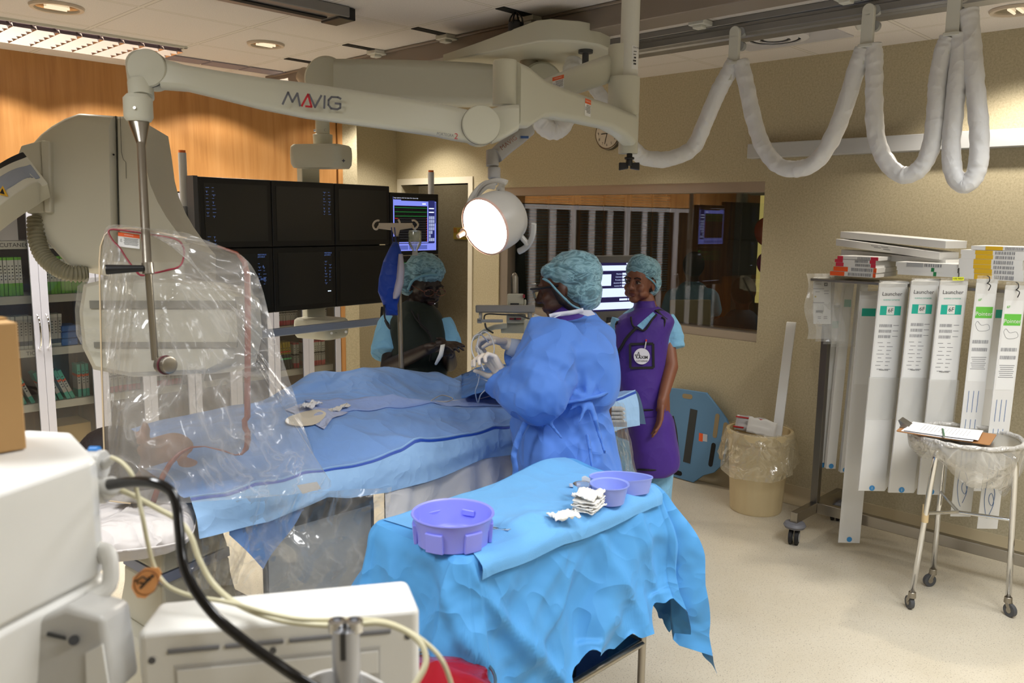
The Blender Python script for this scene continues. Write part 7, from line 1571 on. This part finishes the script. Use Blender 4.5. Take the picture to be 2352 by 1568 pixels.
p0=TB(2068,982); p1=TB(2280,1013); ua=(p1-p0); L=ua.length; ua.normalize(); va=Z.cross(ua); va=va if va.dot(FWD)<0 else -va; p2=p0+va*.0; wd=.225
w=MB(); rr_=[p0-va*.135+ua*a+va*b for a,b in rrect(L/2,wd/2,L,wd,.012,3)]; w.prism(rr_,Z*.003); w.build('board',mat('hardboard','#9a6c3e',.6),cbd)
w=MB(); q=p0-va*.03+ua*.012+Z*.006; w.obox(q,ua*.012,va*.05,Z*.003); w.loft([[q+va*s+ua*x+Z*z for x,z in ((-.008,0),(.03,.004),(-.018,.03),(-.022,.028))] for s in (-.04,.04)]); w.build('metal_clip',steel,cbd)
for k,(ang,off) in enumerate(((.06,0),(-.03,.003),(.0,.006))):
    u=ua*cos(ang)+va*sin(ang); v=Z.cross(u); v=v if v.dot(FWD)<0 else -v; o0=p0+ua*.03-va*.115+Z*(.0045+off)
    w=MB(); w.grid(lambda a,b:o0+u*a*.285+v*b*.195+Z*(.010*(a-.3)**2+.0015*sin(b*4)),10,6); sh=w.build('paper_sheet',mat('paper_white2','#e8e8ea',.7),solid=.0006); tag(sh,('lowest','middle','top')[k]+' white paper sheet on the hardboard clipboard','paper','papers on the clipboard')
    if k==2:
        w=MB()
        for j in range(14): w.obox(o0+u*(.06+.014*j)+v*.10+Z*(.0022+.010*((.06+.014*j)/.285-.3)**2),u*.0006,v*(.07-.01*(j%3)),Z*.0002)
        w.build('handwriting',m_ink,sh)
q0=TB(2166,990,zz+.064);q1=TB(2168,1000,zz+.064); w=MB(); dd=(q1-q0); dd.normalize(); w.cyl(q0-dd*.04,q1+dd*.02,.0045,n=12); pe=w.build('pen',mat('pen_green','#3f6a48',.35)); tag(pe,'short dark green and silver pen on the edge of the clipboard','pen'); w=MB(); w.cyl(q1+dd*.02,q1+dd*.035,.004,.002,n=10); w.build('pen_tip',chrome,pe)
# ================================================================ INSTRUMENT TABLE with bright blue drape
TX0,TX1,TY0,TY1,TZ=1.30,2.14,1.43,1.80,.92
it=thing('instrument_table','steel instrument table with a shiny lower shelf under the bright blue drape','table',((TX0+TX1)/2,(TY0+TY1)/2,0))
for x in (TX0+.06,TX1-.02):
    for y in (TY0+.03,TY1-.05): w=MB(); w.cyl((x,y,.09),(x,y,TZ-.03),.0125,n=18); w.build('leg',steel,it); caster(x,y,it,.035,.4,False)
w=MB(); w.bb((TX0+.02,TY0+.01,TZ-.03),(TX1-.01,TY1-.01,TZ-.008)); w.build('tabletop',steel,it,bevel=.003)
w=MB(); w.bb((TX0+.06,TY0+.03,.385),(TX1-.02,TY1-.05,.40)); w.build('lower_shelf',mat('shelf_mirror_steel','#7c8794',.06,1),it,bevel=.002)
w=MB()
for a,b in (((TX0+.06,TY0+.03),(TX1-.02,TY0+.03)),((TX1-.02,TY0+.03),(TX1-.02,TY1-.05)),((TX0+.06,TY1-.05),(TX1-.02,TY1-.05)),((TX0+.06,TY0+.03),(TX0+.06,TY1-.05))): w.cyl((*a,.392),(*b,.392),.0125,n=12)
w.build('shelf_rail',steel,it)
m_idr=cloth('instrument_drape','#529bd8',.6,2.6,rough=.6,dist=.02,sheen=.05); m_idt=cloth('instrument_drape_mat','#6aaae0',.4,2.6,fine=.1,rough=.85,dist=.016)
# perimeter of the table with rounded corners: list of (x,y,nx,ny,length)
per=[]
def seg(a,b,n,nx,ny,l0,l1):
    for i in range(n): t=i/n; per.append((lerp(a[0],b[0],t),lerp(a[1],b[1],t),nx,ny,lerp(l0,l1,t)))
def crn(cx,cy,a0,a1,n,l0,lm,l1,r=.03):
    for i in range(n): t=i/n; a=radians(lerp(a0,a1,t)); L=lerp(l0,lm,t*2) if t<.5 else lerp(lm,l1,t*2-1); per.append((cx+r*cos(a),cy+r*sin(a),cos(a),sin(a),L))
e=.03
seg((TX0,TY1-e),(TX0,TY0+e),40,-1,0,.50,.50); crn(TX0+e,TY0+e,180,270,26,.50,.66,.42)
seg((TX0+e,TY0),(TX1-e,TY0),90,0,-1,.42,.36); crn(TX1-e,TY0+e,270,360,30,.36,.64,.50)
seg((TX1,TY0+e),(TX1,TY1-e),40,1,0,.55,.45); crn(TX1-e,TY1-e,0,90,20,.45,.6,.4)
seg((TX1-e,TY1),(TX0+e,TY1),80,0,1,.40,.40); crn(TX0+e,TY1-e,90,180,20,.4,.6,.5)
NP=len(per)
def topz(x,y):
    z=TZ+.012*ridge(x*2.2+y*1.2,y*2.5-x*.8,11)*(.25+.75*min(1,max(0,(1.62-y)/.15)))+.006*fbm(x*4,y*4,2)
    # raised fold near the far corner, as the cloth stands up there
    d=((x-1.98)**2/.028+(y-1.79)**2/.006); z+=.035*math.exp(-d); d=((x-1.62)**2/.02+(y-1.49)**2/.0012); z+=.018*math.exp(-d); return z
def sk_pt(i,v):
    x,y,nx,ny,L=per[i%NP]; a=i/NP
    corner=abs(nx)>.02 and abs(ny)>.02
    fold=sin(i*.33)*.35+.65*sin(i*.145+1.3)+.6*NZ.noise(V((i*.09,v*2,0)))
    out=.012*min(1,v*14)+ .085*v*v*.6+(.10*v if corner else .03*v)+.022*v*fold
    if nx>.5: out+=.11*sin(v*pi*.62)
    if corner and nx>0 and ny<0: out+=-.03*v
    if corner and nx<0 and ny<0: out+=-.04*v
    if ny<-.9: out+= -.02*v
    z=topz(x,y)-L*(v**1.15)*(1+.05*fold*(v>.9))
    if v>.98: z+=.018*sin(i*.5)*sin(i*.21)
    out+=(.030*ridge(x*2.4+a*9+z*1.8,z*2.4+x,5)+.022*ridge(x*4-z*3.4,y*5+z*2.6,15))*min(1,v*2.2); out-=(.05*v*v if nx>.3 else 0)
    return V((x+nx*out,y+ny*out,z))
dp=thing('instrument_drape','bright blue drape with crumpled folds hanging over the instrument table','drape',((TX0+TX1)/2,(TY0+TY1)/2,.45))
NVs=34; w=MB(); vs=[sk_pt(i,j/NVs) for j in range(NVs+1) for i in range(NP)]
w.add(vs,[(j*NP+(i+1)%NP,j*NP+i,(j+1)*NP+i,(j+1)*NP+(i+1)%NP) for j in range(NVs) for i in range(NP)])
# top: concentric rings shrinking to the middle
cx,cy=(TX0+TX1)/2,(TY0+TY1)/2; NR=26; vs=[]
for j in range(NR+1):
    s=1-j/NR*.999
    for i in range(NP): x,y=per[i][0],per[i][1]; X=cx+(x-cx)*s;Y=cy+(y-cy)*s; vs.append(V((X,Y,topz(X,Y)+.003*0)))
w.add(vs,[(j*NP+i,j*NP+(i+1)%NP,(j+1)*NP+(i+1)%NP,(j+1)*NP+i) for j in range(NR) for i in range(NP)])
w.build('drape_sheet',m_idr,dp,ang=180)
# absorbent paler mat over the top, falling a little over the near edge
w=MB(); vs=[];
def matp(u,v):
    x=TX0+.03+(TX1-.07-TX0)*u+.02*sin(v*3); y=TY1-.01-(TY1-TY0+.035)*v
    if y<TY0: over=TY0-y; z=topz(x,TY0)-over*1.2; y=TY0-.006-.030*min(1,over/.02)
    else: z=topz(x,y)
    return V((x,y,z+.0035))
w.grid(matp,110,44); w.build('absorbent_mat',m_idt,dp,ang=180)
def onT(px,py,lift=0): p=PZ(px,py,TZ+.008); return V((p.x,p.y,topz(p.x,p.y)+.004+lift))
m_lav=mat('basin_lavender','#8c92f0',.32,spec=.5,sss=.08); m_lav2=mat('bowl_blue_violet','#8fa0ec',.35,sss=.08)
# large basin with notched foot
bc=onT(1040,1243); bs=thing('basin','large round lavender plastic basin with notched foot at the near end of the blue table','basin',bc)
w=MB(); w.lathe([(.0,.010),(.080,.010),(.084,.016),(.098,.070),(.100,.074),(.106,.076),(.107,.073),(.102,.068),(.094,.030),(.092,.0),(.080,.0),(.078,.006),(0,.006)],bc,Z,64,caps=False); w.build('basin_body',m_lav,bs,ang=40)
for k in range(6):
    a=k*pi/3+.35; u=V((cos(a),sin(a),0)); s=Z.cross(u); w=MB()
    w.loft([[bc+u*r+s*t+Z*z for r,t in ((.0905,-.024),(.0985+q,-.024),(.1005+q,0),(.0985+q,.024),(.0905,.024))] for z,q in ((0.0,.0),(.048,.004),(.05,.002))]); w.build('foot_panel',m_lav,bs,bevel=.0015)
    if k%2==0: w=MB(); w.obox(bc+u*.086+Z*.045,s*.018,u*.003,Z*.008); w.build('inner_ledge',m_lav,bs,bevel=.002)
w=MB(); w.lathe([(0,.0105),(.066,.0105),(.068,.0125),(.070,.0105)],bc,Z,48,caps=False); w.build('basin_floor_ring',m_lav,bs)
bc=onT(1399,1152); bw=thing('bowl','round blue violet plastic bowl beside the gauze stack','bowl',bc); w=MB(); w.lathe([(0,.004),(.036,.004),(.040,.008),(.052,.054),(.058,.057),(.0585,.054),(.054,.050),(.044,.0),(0,0)],bc,Z,56,caps=False); w.build('bowl_body',m_lav2,bw,ang=40)
oc=onT(1425,1128); ot=thing('oval_tray','long oval blue violet plastic tray at the far right end of the blue table','tray',oc)
ux=(onT(1485,1118)-onT(1345,1108)); Lh=ux.length/2*1.02; ux.normalize(); uy=Z.cross(ux)
def oval(r,z): return [oc+ux*(Lh*r*cos(a))+uy*(.052*(r-.06*(1-r))*sin(a)*(1-.18*cos(a)))+Z*z for a in [k*2*pi/64 for k in range(64)]]
w=MB(); w.loft([oval(.02,.004),oval(.84,.004),oval(.87,.008),oval(.95,.046),oval(1.0,.049),oval(1.005,.046),oval(.97,.042),oval(.89,0),oval(.02,0)],True,True); w.build('tray_body',m_lav2,ot,ang=40)
cc=onT(1338,1143); cp=thing('plastic_cup','small clear plastic cup left of the round bowl','cup',cc); w=MB(); w.lathe([(0,.002),(.022,.002),(.028,.044),(.030,.045),(.0305,.043),(.023,0),(0,0)],cc,Z,36,caps=False); w.build('cup_body',thinmat('cup_clear','#b7c6e6',.35,.08,.15),cp)
w=MB(); q=onT(1318,1117,.008); w.cyl(q,q+RGT*.02,.006,n=12); w.cyl(q-RGT*.006+UPC*.004,q-RGT*.006-UPC*.004,.009,n=12); o=w.build('stopcock',clr); tag(o,'tiny clear plastic stopcock left of the clear cup','stopcock')
for i in range(7):
    q=onT(1352,1172+0,.0045+.0056*i); s=crumple('gauze_pad',q+V((.002*sin(i*2),.002*cos(i*3),0)),.060-.001*i,.045,.009+(.014 if i==6 else 0),gz,20+i,rot=.3+.08*sin(i*5)); tag(s,'white gauze pad in the stack beside the blue bowl, '+('lowest','second','third','fourth','fifth','sixth','topmost')[i]+' from the table','gauze','gauze stack')
s=crumple('gauze_pad',onT(1294,1200,.006),.052,.036,.022,gz,31,rot=-.3); tag(s,'single crumpled white gauze pad lying in front of the gauze stack','gauze')
w=MB(); q=onT(1347,1107,.012); w.grid(lambda a,b:q+RGT*(a-.5)*.03+UPC*(b-.5)*.016+Z*.004*sin(a*5),5,4); o=w.build('paper_scrap',mat('paper_white','#d8d8d6',.7),solid=.001); tag(o,'tiny white paper corner behind the clear cup','paper')
q0=onT(1128,1212,.001); q1=onT(1168,1222,.001); u=(q1-q0); L=u.length; u.normalize(); v=Z.cross(u); w=MB(); w.obox((q0+q1)/2,u*L*.55,v*.008,Z*.0004); o=w.build('printed_strip',mat('strip_pale','#a5bfd6',.2)); tag(o,'small shiny printed label on the blue mat beside the basin','label')
w=MB()
for k in range(9): w.obox(q0+u*L*(.08+.09*k)+Z*.001,u*.0014,v*(.003 if k%3 else .004),Z*.0002)
w.build('label_print',black,o)
# red waste bag beside the table
rb_=P(1003,1562,1.95); rg=thing('red_waste_bag','glossy red waste bag in a steel hoop at the bottom edge below the blue drape','bag',(rb_.x,rb_.y,0))
w=MB(); w.grid(lambda u,v:(lambda a,r,z:V((rb_.x+cos(a)*r,rb_.y+sin(a)*r,z)))(u*2*pi,(.13+.012*sin(u*30)*(v<.5)+.02*fbm(cos(u*6.28)*2,sin(u*6.28)*2,v*3))*(1 if v<.93 else (1-v)/.07+.001),.02+v*(rb_.z-.02+.05)),60,30); w.build('bag_body',mat('bag_red','#8d0f1f',.18,spec=.6),rg,ang=180)
w=MB(); w.tube([V((rb_.x+cos(a)*.138,rb_.y+sin(a)*.138,rb_.z)) for a in [k*2*pi/40 for k in range(40)]],.004,8,closed=True); w.build('hoop',steel,rg)
# ================================================================ FOREGROUND EQUIPMENT (close to the camera)
m_fw=mat('foreground_white','#e6e5e0',.38); m_fg=mat('foreground_light_grey','#c4c3bf',.4)
def ringz(pts,z): return [PZ(x,y,z) for x,y in pts]
def vdown(pts,z): return [V((p.x,p.y,z)) for p in pts]
ZA=1.44
ua=thing('ultrasound_unit','big white equipment head with sloped edges at the left, carrying a cardboard box','equipment',(.25,1.2,.0))
T=ringz([(-170,1195),(0,1132),(203,1062),(222,1092),(165,990),(70,985),(-170,1030)],ZA)
T=[PZ(-170,1192,ZA),PZ(0,1132,ZA),PZ(203,1062,ZA),PZ(222,1050,ZA),PZ(166,990,ZA),PZ(70,985,ZA),PZ(-170,1000,ZA)]
cT=sum(T,V((0,0,0)))/7
def sc(r,s,z): return [V((cT.x+(p.x-cT.x)*s,cT.y+(p.y-cT.y)*s,z)) for p in r]
w=MB(); w.loft([sc(T,1.0,1.285),sc(T,1.0,ZA-.03),sc(T,.985,ZA-.006),sc(T,.97,ZA)]); w.build('unit_head',m_fw,ua,bevel=.008,segs=3)
w=MB(); w.loft([sc(T,.93,1.17),sc(T,1.02,1.20),sc(T,1.02,1.272),sc(T,.99,1.283)]); w.build('unit_tray',m_fw,ua,bevel=.008,segs=3)
w=MB(); w.loft([sc(T,.55,.0),sc(T,.55,1.17)]); w.build('unit_body',m_fg,ua,bevel=.01)
h=[P(190,1262,1.10),P(238,1270,1.08),P(252,1284,1.07),P(250,1345,1.06),P(200,1378,1.05)]
w=MB(); w.tube(cat(h,4),.009,10,flat=1.6,up=FWD); w.build('side_handle',m_fw,ua,ang=180)
w=MB(); c=P(222,1068,1.13); w.cyl(c-RGT*.015,c+RGT*.010,.021,n=24); w.cyl(c+RGT*.010,P(258,1052,1.11),.007,.005,n=14); con=w.build('cable_plug',m_fg,ua,bevel=.002)
w=MB(); c2=P(207,1036,1.13); w.cyl(c2,c2+RGT*.012,.007,n=12); w.build('blue_ring',mat('ring_blue','#2f86d8',.4),ua)
w=MB(); c=P(226,1125,1.12); w.cyl(c-RGT*.01,c+RGT*.012,.018,n=24); w.cyl(c+RGT*.012,P(255,1115,1.1),.013,n=20); w.build('cable_plug',m_fg,ua,bevel=.002)
cb=thing('cardboard_box','brown cardboard box standing on the white equipment at the left edge','box',PZ(20,1010,ZA))
fa,fb=PZ(-120,1062,ZA+.002),PZ(62,1030,ZA+.002); zt=P(58,738,(fb-CAMLOC).dot(FWD)).z; u=(fb-fa).normalized(); n=u.cross(Z); n=n if n.dot(FWD)>0 else -n
w=MB(); w.obox((fa+fb)/2+Z*(zt-ZA)/2+n*.05,(fb-fa)/2,n*.05,Z*(zt-ZA)/2); w.build('box_body',mat('cardboard','#b68f5c',.75,bump=.1,bscale=60),cb,bevel=.002)
w=MB(); w.obox((fa+fb)/2+Z*(zt-ZA+.0015)+n*.05,(fb-fa)/2,n*.012,Z*.0008); w.build('box_tape',mat('tape_brown','#a57f4a',.3),cb)
# small grey module under it
gm=thing('equipment_module','pale grey equipment module with a screw hole at the bottom left corner','equipment',P(150,1500,.98))
w=MB(); a=[(38,1440),(150,1392),(238,1418),(262,1600),(60,1620)]; w.prism([P(x,y,.99) for x,y in a],FWD*.07); w.build('module_case',m_fg,gm,bevel=.008,segs=3)
w=MB(); w.cyl(P(170,1470,.975),P(170,1470,1.0),.006,n=16); w.build('screw_hole',darkgrey,gm); w=MB(); w.prism([P(x,y,.985) for x,y in ((108,1452),(148,1462),(150,1470),(106,1460))],FWD*.003); w.build('module_slot',darkgrey,gm)
w=MB(); w.prism([P(x,y,.985) for x,y in ((196,1500),(234,1480),(252,1600),(200,1600))],FWD*.004); w.build('module_label',white,gm)
w=MB(); q=P(150,1500,1.04); w.cyl((q.x,q.y,.0),(q.x,q.y,q.z-.08),.03,n=20); w.build('module_column',m_fg,gm)
# display back
ZB=1.25
db=thing('display_unit','white rear casing of a display unit with slots and screw holes at the bottom left','equipment',(.55,.95,0))
B=[PZ(322,1456,ZB),PZ(957,1400,ZB),PZ(962,1390,ZB),PZ(938,1333,ZB),PZ(925,1331,ZB),PZ(372,1381,ZB),PZ(362,1386,ZB),PZ(318,1444,ZB)]
cB=sum(B,V((0,0,0)))/8; 
def sb_(s,z,dy=0): return [V((cB.x+(p.x-cB.x)*s,cB.y+(p.y-cB.y)*s,z)) for p in B]
w=MB(); w.loft([sb_(1,.86),sb_(1,ZB-.008),sb_(.985,ZB)]); w.build('casing',m_fw,db,bevel=.006,segs=3)
f0,f1=B[0],B[1]; fu=(f1-f0).normalized(); fn_=fu.cross(Z); fn_=fn_ if fn_.dot(FWD)<0 else -fn_; fl=(f1-f0).length
def fbx(a,b,z0,z1,m,nm,o=.001,th=.002): w=MB(); w.obox(f0+fu*fl*(a+b)/2+Z*((z0+z1)/2-ZB)+fn_*(o),fu*fl*(b-a)/2,fn_*th,Z*(z1-z0)/2); return w.build(nm,m,db,bevel=.0008)
fbx(.11,.86,1.02,1.205,m_fg,'rear_recess',.0,.0015); fbx(.12,.85,1.17,1.20,m_fw,'rear_step',.002)
for k,(a,b) in enumerate(((.09,.27),(.29,.50),(.52,.90))): fbx(a,b,1.222,1.227,mat('slot_grey','#77777a',.6),'vent_slot')
for a,z in ((.035,1.215),(.965,1.215),(.46,1.213)): w=MB(); q=f0+fu*fl*a+Z*(z-ZB); w.cyl(q-fn_*.004,q+fn_*.0015,.0042,n=16); w.build('screw_hole',mat('hole_grey','#5a5a5c',.5),db)
w=MB(); w.box((cB.x,cB.y,.43),(.05,.05,.86)); w.build('stand_column',m_fg,db); w=MB(); w.lathe([(.25,0),(.25,.05),(.06,.09)],(cB.x,cB.y,0),Z,32); w.build('stand_base',m_fg,db)
# clamp pole in front
pq=P(794,1440,.93); po_=thing('clamp_pole','short aluminium pole with slotted clamp head in front of the white casing','pole',(pq.x,pq.y,0))
w=MB(); w.cyl((pq.x,pq.y,0),(pq.x,pq.y,pq.z),.0155,n=32); w.build('pole_tube',alu,po_)
for s in (-1,1):
    w=MB(); w.lathe([(.010,0),(.010,.012),(.005,.013),(.005,.002),(.0,.002)],V((pq.x,pq.y,pq.z-.004))+RGT*s*.0095,Z,20); w.build('clamp_ear',chrome,po_)
w=MB(); w.obox(V((pq.x,pq.y,pq.z-.015))-fh*.0135,RGT*.003,fh*.0035,Z*.016); w.build('clamp_slot',darkgrey,po_)
# cables
def cable(pts,r,m,lbl,flat=1,up=None):
    w=MB(); w.tube(cat([P(*p) for p in pts],8),r,12,flat=flat,up=up); o=w.build('cable',m,ang=180); return tag(o,lbl,'cable')
cable([(250,1113,1.09),(300,1107,1.07),(350,1108,1.05),(388,1125,1.04),(405,1160,1.03),(412,1220,1.02),(420,1290,1.01),(445,1350,1.0),(495,1415,.99),(560,1470,.97),(630,1520,.95),(690,1560,.93),(760,1600,.92)],.0056,mat('cable_black_gloss','#0d0d0e',.15),'thick glossy black cable curving from the left equipment over the white casing',1.3,FWD)
m_cab=mat('cable_cream','#c9c3a2',.4)
cable([(256,1050,1.10),(280,1062,1.09),(303,1090,1.08),(316,1135,1.08),(328,1190,1.07),(340,1250,1.07),(356,1305,1.07),(385,1345,1.06),(440,1368,1.05),(520,1382,1.04),(620,1408,1.02),(700,1422,1.0),(790,1423,.99),(870,1425,.98),(930,1445,.97),(985,1482,.96),(1020,1525,.95),(1045,1600,.95)],.0028,m_cab,'thin cream cable carrying the orange tag across the white casing')
cable([(262,1118,1.13),(310,1140,1.12),(370,1172,1.11),(410,1195,1.10),(438,1230,1.09),(458,1285,1.08),(490,1340,1.07),(545,1387,1.05),(620,1418,1.02),(700,1432,1.0),(790,1436,.98),(870,1430,.97),(930,1448,.96),(968,1480,.95),(978,1520,.94),(960,1560,.93),(930,1600,.92)],.0036,m_cab,'thicker cream cable looping over the white casing and down at its right corner')
w=MB()
for k in range(5): w.tube(cat([P(690-6*k,1570+k*2,.94),P(730,1548+6*k,.95),P(775,1540+6*k,.965),P(825,1545+6*k,.96),P(880,1572+4*k,.95)],6),.0026,8)
o=w.build('cable_coil',mat('cable_white','#d5d3cf',.35),ang=180); tag(o,'coil of pale cables at the bottom edge around the clamp pole','cable')
# orange tag
td=1.055; tg=thing('orange_tag','orange octagonal tag with a black figure clipped to the thin cream cable','tag',P(338,1340,td))
op=[(305,1326),(332,1304),(364,1303),(371,1316),(354,1356),(333,1374),(315,1372),(302,1350)]
w=MB(); w.prism([P(x,y,td) for x,y in op],FWD*.001); w.build('tag_body',mat('tag_orange','#ffb672',.5),tg)
tc=P(336,1338,td-.001); e1=(P(358,1318,td)-P(315,1358,td)).normalized(); e2=e1.cross(FWD); w=MB()
w.tube([tc+e1*(.0165*cos(a))+e2*(.0145*sin(a)) for a in [k*2*pi/36 for k in range(36)]],.0005,6,closed=True); w.build('tag_ring',mat('tag_ring','#8a4a1c',.5),tg)
w=MB(); f=tc-FWD*.0006
for a,b,r in (((-.010,.0),(.004,.001),.0016),((.004,.001),(.008,.001),.0022),((-.002,.0),(-.006,.006),.0009),((.004,.001),(.002,.009),.0009),((.002,.009),(-.006,.010),.0008),((-.006,.010),(-.009,.006),.0009),((-.006,.010),(-.010,.012),.0009)): w.cyl(f+e1*a[0]+e2*a[1],f+e1*b[0]+e2*b[1],r*.9,n=8)
w.ell(f+e1*.0115+e2*.001,.002,nu=10,nv=8); w.build('tag_figure',black,tg)
